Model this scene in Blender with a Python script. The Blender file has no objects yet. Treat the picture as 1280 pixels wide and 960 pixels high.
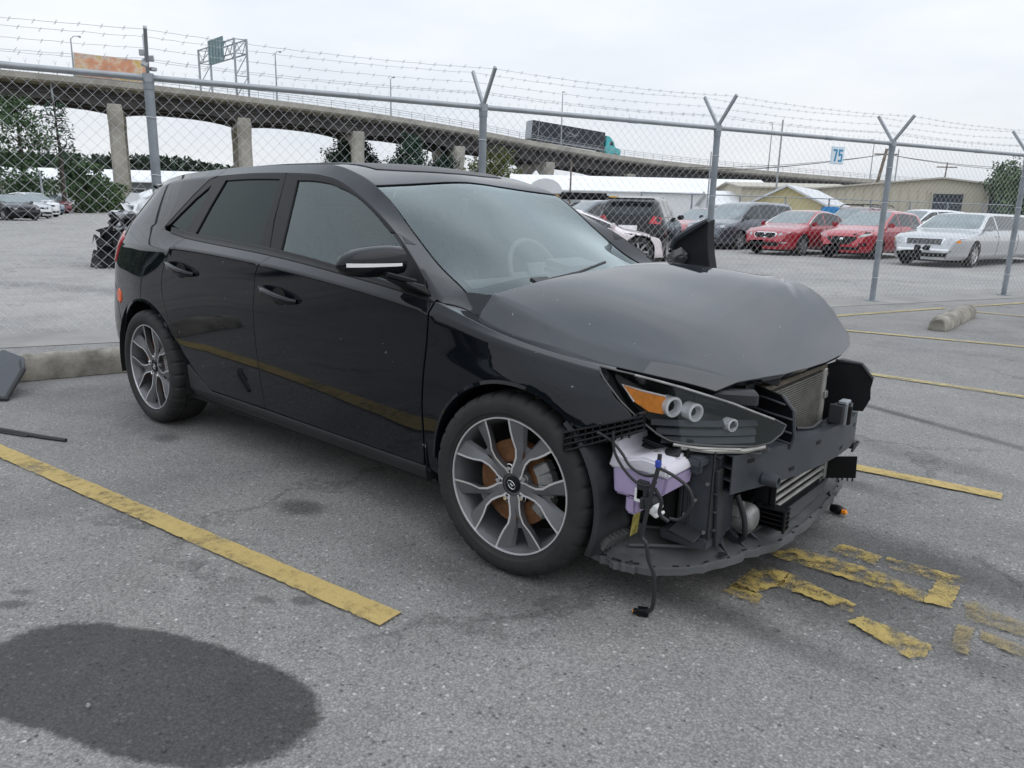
import bpy, bmesh, math, random
import numpy as np
from mathutils import Vector, Matrix
from mathutils.geometry import delaunay_2d_cdt
from mathutils.bvhtree import BVHTree

random.seed(7); rng = np.random.RandomState(7)
SC = bpy.context.scene
COL = SC.collection
R = math.radians

# ------------------------------------------------------------------ camera
cam = bpy.data.cameras.new("camera"); cam_o = bpy.data.objects.new("camera", cam); COL.objects.link(cam_o)
F_PX, CX, CY, CZ, YAW, PITCH, ROLL = 935.4, 2.873, -2.665, 1.219, 2.278, .228, .024
cam.sensor_width = 36; cam.lens = F_PX / 1280 * 36
cam.clip_start = .05; cam.clip_end = 6000
fw = Vector((math.cos(YAW)*math.cos(PITCH), math.sin(YAW)*math.cos(PITCH), -math.sin(PITCH)))
rt = Vector((math.sin(YAW), -math.cos(YAW), 0)); up = rt.cross(fw)
r2 = rt*math.cos(ROLL) + up*math.sin(ROLL); u2 = -rt*math.sin(ROLL) + up*math.cos(ROLL)
M = Matrix((r2, u2, -fw)).transposed().to_4x4(); M.translation = (CX, CY, CZ)
cam_o.matrix_world = M
SC.camera = cam_o

# ------------------------------------------------------------------ world: overcast sky over a Nishita sky
SUN_EL, SUN_AZ = R(58), R(15)      # azimuth of the sun direction measured from +x, counter-clockwise
w = bpy.data.worlds.new("World"); SC.world = w; w.use_nodes = True
nt = w.node_tree; N = nt.nodes; LK = nt.links; N.clear()
out = N.new('ShaderNodeOutputWorld'); bgn = N.new('ShaderNodeBackground'); LK.new(bgn.outputs[0], out.inputs[0])
sky = N.new('ShaderNodeTexSky'); sky.sky_type = 'NISHITA'; sky.sun_disc = False
sky.sun_elevation = SUN_EL; sky.sun_rotation = math.pi/2 - SUN_AZ
sky.air_density = 1.0; sky.dust_density = 4; sky.ozone_density = 1
tc = N.new('ShaderNodeTexCoord'); sep = N.new('ShaderNodeSeparateXYZ'); LK.new(tc.outputs['Generated'], sep.inputs[0])
# cloud deck: brighter towards the zenith as an overcast sky is, with soft cloud texture
mapn = N.new('ShaderNodeMapping'); mapn.inputs['Scale'].default_value = (1, 1, 3.2); LK.new(tc.outputs['Generated'], mapn.inputs[0])
no = N.new('ShaderNodeTexNoise'); no.inputs['Scale'].default_value = 2.3; no.inputs['Detail'].default_value = 6; no.inputs['Roughness'].default_value = .55
LK.new(mapn.outputs[0], no.inputs['Vector'])
cr = N.new('ShaderNodeValToRGB'); LK.new(no.outputs['Fac'], cr.inputs[0])
cr.color_ramp.elements[0].position = .3; cr.color_ramp.elements[0].color = (.70, .755, .83, 1)
cr.color_ramp.elements[1].position = .68; cr.color_ramp.elements[1].color = (.88, .905, .935, 1)
mr = N.new('ShaderNodeMapRange'); LK.new(sep.outputs['Z'], mr.inputs['Value'])
mr.inputs['From Min'].default_value = 0; mr.inputs['From Max'].default_value = 1
mr.inputs['To Min'].default_value = .95; mr.inputs['To Max'].default_value = 1.55
mul = N.new('ShaderNodeVectorMath'); mul.operation = 'SCALE'; LK.new(cr.outputs[0], mul.inputs[0]); LK.new(mr.outputs[0], mul.inputs['Scale'])
skm = N.new('ShaderNodeVectorMath'); skm.operation = 'SCALE'; skm.inputs['Scale'].default_value = .08; LK.new(sky.outputs[0], skm.inputs[0])
mx = N.new('ShaderNodeMix'); mx.data_type = 'RGBA'; mx.inputs[0].default_value = .9
LK.new(skm.outputs[0], mx.inputs[6]); LK.new(mul.outputs[0], mx.inputs[7]); zt_ = N.new('ShaderNodeMapRange'); LK.new(sep.outputs['Z'], zt_.inputs['Value']); zt_.inputs['From Min'].default_value = .05; zt_.inputs['From Max'].default_value = .7
ztc = N.new('ShaderNodeMix'); ztc.data_type = 'RGBA'; LK.new(zt_.outputs[0], ztc.inputs[0]); ztc.inputs[6].default_value = (1.02, 1.01, 1, 1); ztc.inputs[7].default_value = (.96, .99, 1.03, 1)
fin_ = N.new('ShaderNodeMix'); fin_.data_type = 'RGBA'; fin_.blend_type = 'MULTIPLY'; fin_.inputs[0].default_value = 1; LK.new(mx.outputs[2], fin_.inputs[6]); LK.new(ztc.outputs[2], fin_.inputs[7]); LK.new(fin_.outputs[2], bgn.inputs[0])
bgn.inputs[1].default_value = 1.0
sun = bpy.data.lights.new("sun", 'SUN'); sun.energy = .55; sun.angle = R(70); sun.color = (1, .97, .93)
sun_o = bpy.data.objects.new("sun", sun); COL.objects.link(sun_o)
sd = Vector((math.cos(SUN_AZ)*math.cos(SUN_EL), math.sin(SUN_AZ)*math.cos(SUN_EL), math.sin(SUN_EL)))
sun_o.rotation_euler = sd.to_track_quat('Z', 'Y').to_euler()
SC.view_settings.view_transform = 'Standard'; SC.view_settings.look = 'None'
SC.view_settings.exposure = .18; SC.view_settings.gamma = 1

# ------------------------------------------------------------------ materials
def newmat(name):
    m = bpy.data.materials.new(name); m.use_nodes = True
    return m, m.node_tree.nodes, m.node_tree.links, m.node_tree.nodes['Principled BSDF']
def noise_node(n, l, scale, detail=4, rough=.5, coord='Object', vec=None):
    t = n.new('ShaderNodeTexNoise'); t.inputs['Scale'].default_value = scale
    t.inputs['Detail'].default_value = detail; t.inputs['Roughness'].default_value = rough
    if vec is None:
        c = n.new('ShaderNodeTexCoord'); vec = c.outputs[coord]
    l.new(vec, t.inputs['Vector']); return t
def ramp(n, l, src, stops):
    r = n.new('ShaderNodeValToRGB'); l.new(src, r.inputs[0])
    e = r.color_ramp.elements
    while len(e) < len(stops): e.new(.5)
    for i, (p, c) in enumerate(stops):
        e[i].position = p; e[i].color = (c, c, c, 1) if isinstance(c, (int, float)) else (*c, 1)
    return r
def mat(name, col, rough=.5, metal=0, var=.12, scale=12, coat=0, bump=0, spec=.5, rvar=0):
    """A surface with mottled colour, optional fine relief."""
    m, n, l, b = newmat(name)
    t = noise_node(n, l, scale, 5, .6)
    c0 = tuple(max(0, c*(1-var)) for c in col); c1 = tuple(min(1, c*(1+var)) for c in col)
    r = ramp(n, l, t.outputs['Fac'], [(.3, c0), (.7, c1)])
    l.new(r.outputs[0], b.inputs['Base Color'])
    b.inputs['Roughness'].default_value = rough; b.inputs['Metallic'].default_value = metal
    b.inputs['Coat Weight'].default_value = coat; b.inputs['Coat Roughness'].default_value = .04
    b.inputs['Specular IOR Level'].default_value = spec
    if rvar:
        r3 = ramp(n, l, t.outputs['Fac'], [(.3, rough-rvar), (.75, rough+rvar)]); l.new(r3.outputs[0], b.inputs['Roughness'])
    if bump:
        t2 = noise_node(n, l, scale*9, 3); bp = n.new('ShaderNodeBump'); bp.inputs['Strength'].default_value = bump
        bp.inputs['Distance'].default_value = .004
        l.new(t2.outputs['Fac'], bp.inputs['Height']); l.new(bp.outputs[0], b.inputs['Normal'])
    return m
def paint(name, col, dust=.15, rough=.25, dustcol=(.30, .31, .32), metal=.0, ior=None):
    """Clear-coated car paint under a thin uneven film of dust."""
    m, n, l, b = newmat(name)
    b.inputs['Base Color'].default_value = (*col, 1); b.inputs['Roughness'].default_value = rough; b.inputs['Metallic'].default_value = metal
    if max(col) < .02: b.inputs['Specular IOR Level'].default_value = .0
    b.inputs['Coat Weight'].default_value = 1; b.inputs['Coat Roughness'].default_value = .02; b.inputs['Coat IOR'].default_value = ior or (1.4 if max(col) < .02 else 1.5)
    if dust:
        sp_t = noise_node(n, l, 34, 3, .5); sp_r = ramp(n, l, sp_t.outputs['Fac'], [(.735, 0), (.76, .5)])   # dried dirt specks
        t = noise_node(n, l, 2.2, 8, .62); t2 = noise_node(n, l, 60, 4, .7)
        ad = n.new('ShaderNodeMath'); ad.operation = 'MULTIPLY_ADD'; l.new(t2.outputs['Fac'], ad.inputs[0]); ad.inputs[1].default_value = .35; l.new(t.outputs['Fac'], ad.inputs[2])
        geo = n.new('ShaderNodeNewGeometry'); sp = n.new('ShaderNodeSeparateXYZ'); l.new(geo.outputs['Normal'], sp.inputs[0])
        # dust settles on faces that look up
        upf = n.new('ShaderNodeMapRange'); l.new(sp.outputs['Z'], upf.inputs['Value'])
        upf.inputs['From Min'].default_value = .1; upf.inputs['From Max'].default_value = 1; upf.inputs['To Min'].default_value = .12; upf.inputs['To Max'].default_value = 1
        rr = ramp(n, l, ad.outputs[0], [(.45, dust*.35), (.95, dust)])
        mu = n.new('ShaderNodeMath'); mu.operation = 'MULTIPLY_ADD'; mu.use_clamp = True; l.new(rr.outputs[0], mu.inputs[0]); l.new(upf.outputs[0], mu.inputs[1]); l.new(sp_r.outputs[0], mu.inputs[2])
        dif = n.new('ShaderNodeBsdfDiffuse'); dif.inputs[0].default_value = (*dustcol, 1)
        ms = n.new('ShaderNodeMixShader'); o = n['Material Output']
        l.new(mu.outputs[0], ms.inputs[0]); l.new(b.outputs[0], ms.inputs[1]); l.new(dif.outputs[0], ms.inputs[2]); l.new(ms.outputs[0], o.inputs[0])
        cr_ = ramp(n, l, ad.outputs[0], [(.4, .008), (1, .05)]); l.new(cr_.outputs[0], b.inputs['Coat Roughness'])
    return m
def glass(name, tint, boost=1.7, film=.0):
    """Thin vehicle glass: tinted see-through plus a two-surface reflection."""
    m, n, l, b = newmat(name); n.remove(b); o = n['Material Output']
    tr = n.new('ShaderNodeBsdfTransparent'); tr.inputs[0].default_value = (*tint, 1)
    gl = n.new('ShaderNodeBsdfGlossy'); gl.inputs['Roughness'].default_value = .015; gl.inputs[0].default_value = (.88, 1, 1, 1)
    fr = n.new('ShaderNodeFresnel'); fr.inputs[0].default_value = 1.5
    mu = n.new('ShaderNodeMath'); mu.operation = 'MULTIPLY'; mu.use_clamp = True; mu.inputs[1].default_value = boost; l.new(fr.outputs[0], mu.inputs[0])
    ms = n.new('ShaderNodeMixShader'); l.new(mu.outputs[0], ms.inputs[0]); l.new(tr.outputs[0], ms.inputs[1]); l.new(gl.outputs[0], ms.inputs[2])
    if film:
        t = noise_node(n, l, 3, 6, .6); rr = ramp(n, l, t.outputs['Fac'], [(.3, film*.5), (.8, film)])
        df = n.new('ShaderNodeBsdfDiffuse'); df.inputs[0].default_value = (.55, .62, .62, 1)
        m2 = n.new('ShaderNodeMixShader'); l.new(rr.outputs[0], m2.inputs[0]); l.new(ms.outputs[0], m2.inputs[1]); l.new(df.outputs[0], m2.inputs[2]); ms = m2
    l.new(ms.outputs[0], o.inputs[0]); return m
def worn(name, col, cover=.5, soft=.05, scale=26, base=None):
    """Road paint worn through to the asphalt in patches."""
    m, n, l, b = newmat(name); o = n['Material Output']
    c = n.new('ShaderNodeTexCoord')
    t = noise_node(n, l, scale, 8, .7, vec=c.outputs['Object']); t2 = noise_node(n, l, 3.5, 4, .6, vec=c.outputs['Object']); t3 = noise_node(n, l, 160, 3, .7, vec=c.outputs['Object'])
    ad = n.new('ShaderNodeMath'); ad.operation = 'ADD'; l.new(t.outputs['Fac'], ad.inputs[0]); l.new(t2.outputs['Fac'], ad.inputs[1])
    ad2 = n.new('ShaderNodeMath'); ad2.operation = 'MULTIPLY_ADD'; l.new(t3.outputs['Fac'], ad2.inputs[0]); ad2.inputs[1].default_value = .8; l.new(ad.outputs[0], ad2.inputs[2])
    thr = 1.4 + (cover-.5)*.9
    mrn = n.new('ShaderNodeMapRange'); l.new(ad2.outputs[0], mrn.inputs['Value'])
    mrn.inputs['From Min'].default_value = thr-soft; mrn.inputs['From Max'].default_value = thr+soft; mrn.inputs['To Min'].default_value = 1; mrn.inputs['To Max'].default_value = 0
    cc = ramp(n, l, t3.outputs['Fac'], [(.3, tuple(x*.72 for x in col)), (.7, col)]); l.new(cc.outputs[0], b.inputs['Base Color']); b.inputs['Roughness'].default_value = .85
    tr = n.new('ShaderNodeBsdfTransparent'); ms = n.new('ShaderNodeMixShader')
    l.new(mrn.outputs[0], ms.inputs[0]); l.new(tr.outputs[0], ms.inputs[1]); l.new(b.outputs[0], ms.inputs[2]); l.new(ms.outputs[0], o.inputs[0])
    bp = n.new('ShaderNodeBump'); bp.inputs['Strength'].default_value = .5; bp.inputs['Distance'].default_value = .003
    l.new(t3.outputs['Fac'], bp.inputs['Height']); l.new(bp.outputs[0], b.inputs['Normal'])
    return m

M_BLACK = paint('black_car_paint', (.005, .0065, .009), dust=.016, rough=.2)
M_HOOD = paint('dusty_hood_paint', (.005, .0065, .009), dust=.06, rough=.2, dustcol=(.34, .37, .41), ior=1.68)
M_TRIM = mat('black_trim', (.010, .010, .011), .32, var=.2, spec=.16)
M_PLAST = mat('grey_black_plastic', (.022, .023, .025), .6, var=.35, scale=7, rvar=.12, bump=.15)
M_DUSTY = mat('dusty_plastic', (.10, .10, .098), .75, var=.5, scale=5, rvar=.15, bump=.2)
M_STEELBLK = mat('dusty_black_steel', (.044, .050, .058), .5, var=.35, scale=5, rvar=.15, bump=.1, spec=.5)
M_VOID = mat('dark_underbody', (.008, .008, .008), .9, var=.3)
M_TYRE = mat('tyre_rubber', (.02, .0195, .019), .75, var=.35, scale=9, bump=.15)
M_RIM = mat('gunmetal_rim', (.15, .15, .156), .42, .45, var=.12, scale=14, rvar=.06)
M_BRIGHT = mat('machined_edge', (.72, .72, .73), .35, .6, var=.1)
M_RUST = mat('rusty_disc', (.17, .075, .03), .7, .2, var=.4, scale=22, bump=.3)
M_CAST = mat('cast_metal', (.28, .28, .27), .55, .6, var=.35, scale=16, bump=.3)
M_CHROME = mat('chrome', (.75, .75, .75), .12, 1, var=.05)
M_WHITEP = mat('white_plastic', (.80, .79, .78), .4, var=.08)
M_AMBER = mat('amber_reflector', (.80, .26, .015), .25, var=.2, scale=40, spec=.6)
M_ORANGE = mat('orange_red_reflector', (.75, .10, .02), .25, var=.15, scale=40)
M_REDLAMP = mat('red_lamp', (.45, .012, .02), .15, var=.25, scale=20, coat=.6)
M_PURPLE = mat('purple_washer_tank', (.42, .34, .52), .35, var=.12, scale=9)
M_TANKTOP = mat('white_tank_top', (.62, .60, .64), .4, var=.08, scale=9)
M_ALU = mat('condenser_fins', (.30, .29, .26), .5, .5, var=.25, scale=20)
M_ALUL = mat('pale_aluminium', (.42, .41, .38), .45, .5, var=.2, scale=16)
M_GLASS = glass('windscreen_glass', (.95, .99, .98), 1.6, film=.006)
M_GLASSF = glass('front_door_glass', (.84, .93, .93), 1.6, film=.004)
M_GLASSR = glass('privacy_glass', (.05, .06, .07), .62, film=.003)
M_LENS = glass('headlamp_lens', (.95, .96, .98), .7, film=.003)
M_INT = mat('interior_trim', (.085, .09, .095), .7, var=.25, scale=18)
M_SEAT = mat('seat_fabric', (.10, .105, .11), .85, var=.25, scale=30)
M_GALV = mat('galvanised_steel', (.34, .36, .38), .5, .55, var=.15, scale=6, rvar=.1)
M_GALVD = mat('weathered_galvanised_post', (.25, .275, .30), .55, .35, var=.18, scale=5, rvar=.1, bump=.1)
M_WIRE = mat('galvanised_wire', (.60, .61, .62), .6, .0, var=.15, scale=2)
M_BARB = mat('barbed_wire_steel', (.46, .47, .48), .6, .0, var=.3, scale=3)
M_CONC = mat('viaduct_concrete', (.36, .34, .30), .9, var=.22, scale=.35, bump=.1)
M_CONCD = mat('shaded_underdeck_concrete', (.075, .07, .068), .9, var=.35, scale=.4)  # concrete colour darkened to carry the shade beneath the deck overhang
M_TRAY = mat('dusty_tray', (.085, .087, .088), .8, var=.45, scale=4, rvar=.12, bump=.25)
M_PATCHBLK = mat('torn_panel_black', (.008, .008, .009), .55, var=.3, spec=.25)
M_CABLE = mat('black_cable', (.02, .02, .022), .5, var=.2)
M_YEL = worn('yellow_line_paint', (.54, .40, .15), cover=.72, soft=.22)
M_YELW = worn('worn_yellow_numerals', (.48, .35, .10), cover=.47, soft=.14, scale=14)
M_YELF = worn('faded_yellow_numerals', (.33, .26, .13), cover=.45, soft=.16, scale=18)
M_YELD = worn('pale_far_lines', (.50, .41, .20), cover=.62, soft=.22)

# ------------------------------------------------------------------ mesh helpers
def link(name, me, parent=None):
    o = bpy.data.objects.new(name, me); COL.objects.link(o)
    if parent is not None: o.parent = parent
    return o
def tag(o, label=None, cat=None, group=None, kind=None):
    if label: o['label'] = label
    if cat: o['category'] = cat
    if group: o['group'] = group
    if kind: o['kind'] = kind
    return o
def thing(name, label, cat, loc=(0, 0, 0), rz=0, group=None):
    o = bpy.data.objects.new(name, None); COL.objects.link(o)
    o.location = loc; o.rotation_euler = (0, 0, rz); o.empty_display_size = .2
    return tag(o, label, cat, group)
def rotm(rx=0, ry=0, rz=0):
    return np.array((Matrix.Rotation(rz, 3, 'Z') @ Matrix.Rotation(ry, 3, 'Y') @ Matrix.Rotation(rx, 3, 'X')))
class MB:
    def __init__(s): s.v = []; s.f = []; s.mi = []; s.n = 0
    def add(s, v, f, mi=0):
        v = [tuple(map(float, p)) for p in v]
        s.v += v; s.f += [tuple(i + s.n for i in q) for q in f]; s.mi += [mi]*len(f); s.n += len(v); return s
    def box(s, c, d, rot=None, mi=0):
        h = np.array(d)/2; P = np.array([(x, y, z) for x in (-1, 1) for y in (-1, 1) for z in (-1, 1)])*h
        if rot is not None: P = P @ np.array(rot).T
        P = P + np.array(c)
        return s.add(P, [(0, 1, 3, 2), (4, 6, 7, 5), (0, 4, 5, 1), (2, 3, 7, 6), (0, 2, 6, 4), (1, 5, 7, 3)], mi)
    def tube(s, pts, r, n=8, cap=True, mi=0):
        P = [Vector(p) for p in pts]; k = len(P); rr = r if hasattr(r, '__len__') else [r]*k
        V = []; prev = None
        for i in range(k):
            t = (P[min(i+1, k-1)] - P[max(i-1, 0)]).normalized()
            if prev is None:
                a = Vector((0, 0, 1)) if abs(t.z) < .9 else Vector((1, 0, 0))
                u = t.cross(a).normalized()
            else:
                u = (prev - t*prev.dot(t)).normalized()
            prev = u; w_ = t.cross(u)
            for j in range(n):
                an = 2*math.pi*j/n; V.append(P[i] + (u*math.cos(an) + w_*math.sin(an))*rr[i])
        F = [(i*n+j, i*n+(j+1) % n, (i+1)*n+(j+1) % n, (i+1)*n+j) for i in range(k-1) for j in range(n)]
        if cap: F += [tuple(range(n))[::-1], tuple((k-1)*n + j for j in range(n))]
        return s.add(V, F, mi)
    def lathe(s, prof, n=48, c=(0, 0, 0), axis='y', mi=0, closed=False, a0=0, a1=2*math.pi):
        """prof: (radius, along axis) pairs."""
        full = abs(a1-a0-2*math.pi) < 1e-6; m = n if full else n+1
        V = []
        for r, a in prof:
            for j in range(m):
                t = a0 + (a1-a0)*j/n
                p = {'y': (r*math.cos(t), a, r*math.sin(t)), 'z': (r*math.cos(t), r*math.sin(t), a), 'x': (a, r*math.cos(t), r*math.sin(t))}[axis]
                V.append((p[0]+c[0], p[1]+c[1], p[2]+c[2]))
        k = len(prof); F = []
        for i in range(k if closed else k-1):
            i2 = (i+1) % k
            for j in range(n):
                j2 = (j+1) % m if full else j+1
                F.append((i*m+j, i*m+j2, i2*m+j2, i2*m+j))
        return s.add(V, F, mi)
    def prism(s, poly, h, frame, mi=0, side_mi=None):
        """poly in 2-D; frame: (origin, ex, ey, en); extruded from 0 to h along en."""
        o, ex, ey, en = [np.array(q, float) for q in frame]
        n = len(poly); V = [o + ex*a + ey*b for a, b in poly] + [o + ex*a + ey*b + en*h for a, b in poly]
        s.add(V, [tuple(range(n))[::-1], tuple(range(n, 2*n))] + [(i, (i+1) % n, n+(i+1) % n, n+i) for i in range(n)], mi)
        if side_mi is not None:
            for q in range(n): s.mi[-1-q] = side_mi
        return s
    def build(s, name, mats, parent=None, bevel=0, seg=1, smooth=30):
        me = bpy.data.meshes.new(name); me.from_pydata(s.v, [], s.f)
        if not isinstance(mats, (list, tuple)): mats = [mats]
        for m in mats: me.materials.append(m)
        me.polygons.foreach_set('material_index', s.mi)
        bm = bmesh.new(); bm.from_mesh(me)
        bmesh.ops.recalc_face_normals(bm, faces=bm.faces)
        if bevel:
            ed = [e for e in bm.edges if len(e.link_faces) == 2 and e.calc_face_angle(0) > .5]
            bmesh.ops.bevel(bm, geom=ed, offset=bevel, segments=seg, affect='EDGES', clamp_overlap=True)
        bm.to_mesh(me); bm.free()
        if smooth is not None:
            me.shade_smooth(); me.set_sharp_from_angle(angle=R(smooth))
        return link(name, me, parent)
def sheet(name, poly, z, m, parent=None, kind=None):
    mb = MB(); mb.add([(x, y, z) for x, y in poly], [tuple(range(len(poly)))])
    o = mb.build(name, m, parent, smooth=None)
    for p in o.data.polygons:
        if p.normal.z < 0: p.flip()
    if kind: o['kind'] = kind
    return o

# ------------------------------------------------------------------ lofted bodywork
def pchip(xs, ys, x):
    xs = np.asarray(xs, float); ys = np.asarray(ys, float)
    h = np.diff(xs); d = np.diff(ys)/h; m = np.zeros_like(xs)
    for i in range(1, len(xs)-1):
        if d[i-1]*d[i] > 0:
            w1 = 2*h[i]+h[i-1]; w2 = h[i]+2*h[i-1]; m[i] = (w1+w2)/(w1/d[i-1]+w2/d[i])
    m[0] = d[0]; m[-1] = d[-1]
    x = np.clip(x, xs[0], xs[-1]); i = np.clip(np.searchsorted(xs, x)-1, 0, len(h)-1)
    t = (x-xs[i])/h[i]; H = h[i]
    return ys[i]*(1+2*t)*(1-t)**2 + m[i]*H*t*(1-t)**2 + ys[i+1]*t*t*(3-2*t) + m[i+1]*H*t*t*(t-1)
class Loft:
    """Half body: feature lines (x, z, half-width) joined round each section by a spline in v."""
    def __init__(s, feats, knots, creases, sig=.035, sigs=None):
        s.k = np.array(knots, float); s.cr = set(creases)
        s.x0 = min(f[0][0] for f in feats); s.x1 = max(f[-1][0] for f in feats)
        s.gx = np.linspace(s.x0, s.x1, 900); dx = s.gx[1]-s.gx[0]
        s.Z = []; s.W = []
        for fi, f in enumerate(feats):
            f = np.array(f, float); sg = (sigs or {}).get(fi, sig)
            kk = np.arange(-int(3*sg/dx)-1, int(3*sg/dx)+2); g = np.exp(-.5*(kk*dx/sg)**2); g /= g.sum()
            for arr, col in ((s.Z, 1), (s.W, 2)):
                y = pchip(f[:, 0], f[:, col], s.gx)
                n = len(kk)//2
                yp = np.concatenate([2*y[0]-y[n:0:-1], y, 2*y[-1]-y[-2:-n-2:-1]])
                arr.append(np.convolve(yp, g, 'valid'))
        s.Z = np.array(s.Z); s.W = np.array(s.W)
    def ev(s, x, v):
        x = np.atleast_1d(np.asarray(x, float)); v = np.atleast_1d(np.asarray(v, float))
        z = np.array([np.interp(x, s.gx, a) for a in s.Z]); w_ = np.array([np.interp(x, s.gx, a) for a in s.W])
        K = len(s.k); out = []
        i = np.clip(np.searchsorted(s.k, v)-1, 0, K-2)
        for A in (z, w_):
            d = np.diff(A, axis=0)/np.diff(s.k)[:, None]
            mL = np.zeros_like(A); mR = np.zeros_like(A)   # slope seen from the segment after / before the knot
            for q in range(K):
                if q == 0: t = d[0]
                elif q == K-1: t = d[-1]*0 if A is w_ and False else d[-1]
                else:
                    a = s.k[q]-s.k[q-1]; b = s.k[q+1]-s.k[q]; t = (d[q-1]*b + d[q]*a)/(a+b)
                mL[q] = t; mR[q] = t
                if q in s.cr and 0 < q < K-1:
                    mL[q] = d[q]; mR[q] = d[q-1]
            if A is z: mL[K-1] = mR[K-1] = 0
            ii = np.arange(len(x)); h = s.k[i+1]-s.k[i]; t = np.clip((v-s.k[i])/h, 0, 1)
            out.append(A[i, ii]*(1+2*t)*(1-t)**2 + mL[i, ii]*h*t*(1-t)**2 + A[i+1, ii]*t*t*(3-2*t) + mR[i+1, ii]*h*t*t*(t-1))
        return np.stack([x, out[1], out[0]], 1)      # x, half-width, z
    def v_of_z(s, x, z, lo=0, hi=None):
        hi = s.k[9] if hi is None else hi
        vs = np.linspace(lo, hi, 400); P = s.ev(np.full(400, x), vs)
        return float(vs[np.argmin(np.abs(P[:, 2]-z))])
    def v_of_w(s, x, w_, lo, hi):
        vs = np.linspace(lo, hi, 400); P = s.ev(np.full(400, x), vs)
        return float(vs[np.argmin(np.abs(P[:, 1]-w_))])
def dense(poly, step):
    out = []
    for i, a in enumerate(poly):
        b = poly[(i+1) % len(poly)]; a = np.array(a, float); b = np.array(b, float)
        n = max(1, int(np.ceil(np.linalg.norm(b-a)/step)))
        out += [a+(b-a)*j/n for j in range(n)]
    return np.array(out)
def inset(P, d):
    A = np.array(P); nx = np.roll(A, -1, 0)-A; pv = A-np.roll(A, 1, 0)
    area = .5*np.sum(A[:, 0]*np.roll(A[:, 1], -1)-np.roll(A[:, 0], -1)*A[:, 1])
    def nrm(e):
        L = np.linalg.norm(e, axis=1, keepdims=True); L[L == 0] = 1; e = e/L
        return np.stack([-e[:, 1], e[:, 0]], 1)*(1 if area > 0 else -1)
    a = nrm(pv); b = nrm(nx); m = a+b; den = np.maximum(.35, 1+np.sum(a*b, 1))[:, None]
    return A + m/den*d
def cdt(P, res):
    P = [Vector(p) for p in P]; n = len(P)
    xs = [p.x for p in P]; ys = [p.y for p in P]
    A = np.array([(p.x, p.y) for p in P]); B = np.roll(A, -1, 0)
    pts = []
    gy = np.arange(min(ys)+res*.5, max(ys), res*.87)
    for r_, y in enumerate(gy):
        gx = np.arange(min(xs)+(res*.5 if r_ % 2 else res*.1), max(xs), res)
        for x in gx:
            c = ((A[:, 1] > y) != (B[:, 1] > y)) & (x < (B[:, 0]-A[:, 0])*(y-A[:, 1])/np.where(B[:, 1] == A[:, 1], 1e-9, B[:, 1]-A[:, 1])+A[:, 0])
            if c.sum() % 2:
                e = B-A; t = np.clip(((x-A[:, 0])*e[:, 0]+(y-A[:, 1])*e[:, 1])/np.maximum(1e-12, (e**2).sum(1)), 0, 1)
                if np.min((A[:, 0]+t*e[:, 0]-x)**2+(A[:, 1]+t*e[:, 1]-y)**2) > (res*.45)**2: pts.append(Vector((x, y)))
    V, E, Fc, ov, oe, of = delaunay_2d_cdt(P+pts, [], [list(range(n))], 1, 1e-6)
    V = np.array([(v.x, v.y) for v in V])
    # outline in output order
    imap = {}
    for k, o in enumerate(ov):
        for q in o: imap[q] = k
    return V, [tuple(f) for f in Fc], [imap[i] for i in range(n) if i in imap]
def surf_mesh(S, V2, F, loop, skirt, gap_round=.0025, off=0.):
    """S: function of (n,2) -> (n,3), with analytic normals by differences. Returns verts, faces, normals."""
    e = 2e-3
    P = S(V2); dx = (S(V2+[e, 0])-S(V2-[e, 0])); dy = (S(V2+[0, e])-S(V2-[0, e]))
    n = np.cross(dx, dy); n /= np.maximum(1e-12, np.linalg.norm(n, axis=1, keepdims=True))
    P = P + n*off
    F = list(F)
    # make the face winding agree with n
    a, b, c = F[0][:3]
    if np.dot(np.cross(P[b]-P[a], P[c]-P[a]), n[a]) < 0: F = [f[::-1] for f in F]
    V = list(P); Nn = list(n)
    if skirt:
        L = np.array(loop); p = P[L]; nn = n[L]
        t = np.roll(p, -1, 0)-np.roll(p, 1, 0); t /= np.maximum(1e-9, np.linalg.norm(t, axis=1, keepdims=True))
        o = np.cross(t, nn); o /= np.maximum(1e-9, np.linalg.norm(o, axis=1, keepdims=True))
        cen = p.mean(0)
        A2 = V2[L]; area = .5*np.sum(A2[:, 0]*np.roll(A2[:, 1], -1)-np.roll(A2[:, 0], -1)*A2[:, 1])
        # orientation: outward in the tangent plane
        s_ = np.sign(np.sum(np.cross(dx[L], dy[L])*nn, 1).mean())*np.sign(area)
        o *= s_
        g = gap_round; base = len(V); m = len(L)
        rings = [(p+o*g-nn*g*.35, nn*.75+o*.65), (p+o*g*1.3-nn*g*1.2, o*.95+nn*.2), (p+o*g*1.3-nn*skirt, o)]
        prev = list(L)
        for q, (rp, rn) in enumerate(rings):
            rn = rn/np.maximum(1e-9, np.linalg.norm(rn, axis=1, keepdims=True))
            st = len(V); V += list(rp); Nn += list(rn); cur = list(range(st, st+m))
            for i in range(m):
                j = (i+1) % m
                f = (prev[i], prev[j], cur[j], cur[i])
                F.append(f if s_*1 < 0 else f[::-1])
            prev = cur
        # winding of skirt against its normals
        f = F[-m*3]; q = [np.array(V[i]) for i in f]
        if np.dot(np.cross(q[1]-q[0], q[3]-q[0]), np.array(Nn[f[2]])) < 0:
            k = len(F)-m*3; F = F[:k]+[f[::-1] for f in F[k:]]
    return np.array(V), F, np.array(Nn)
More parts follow.
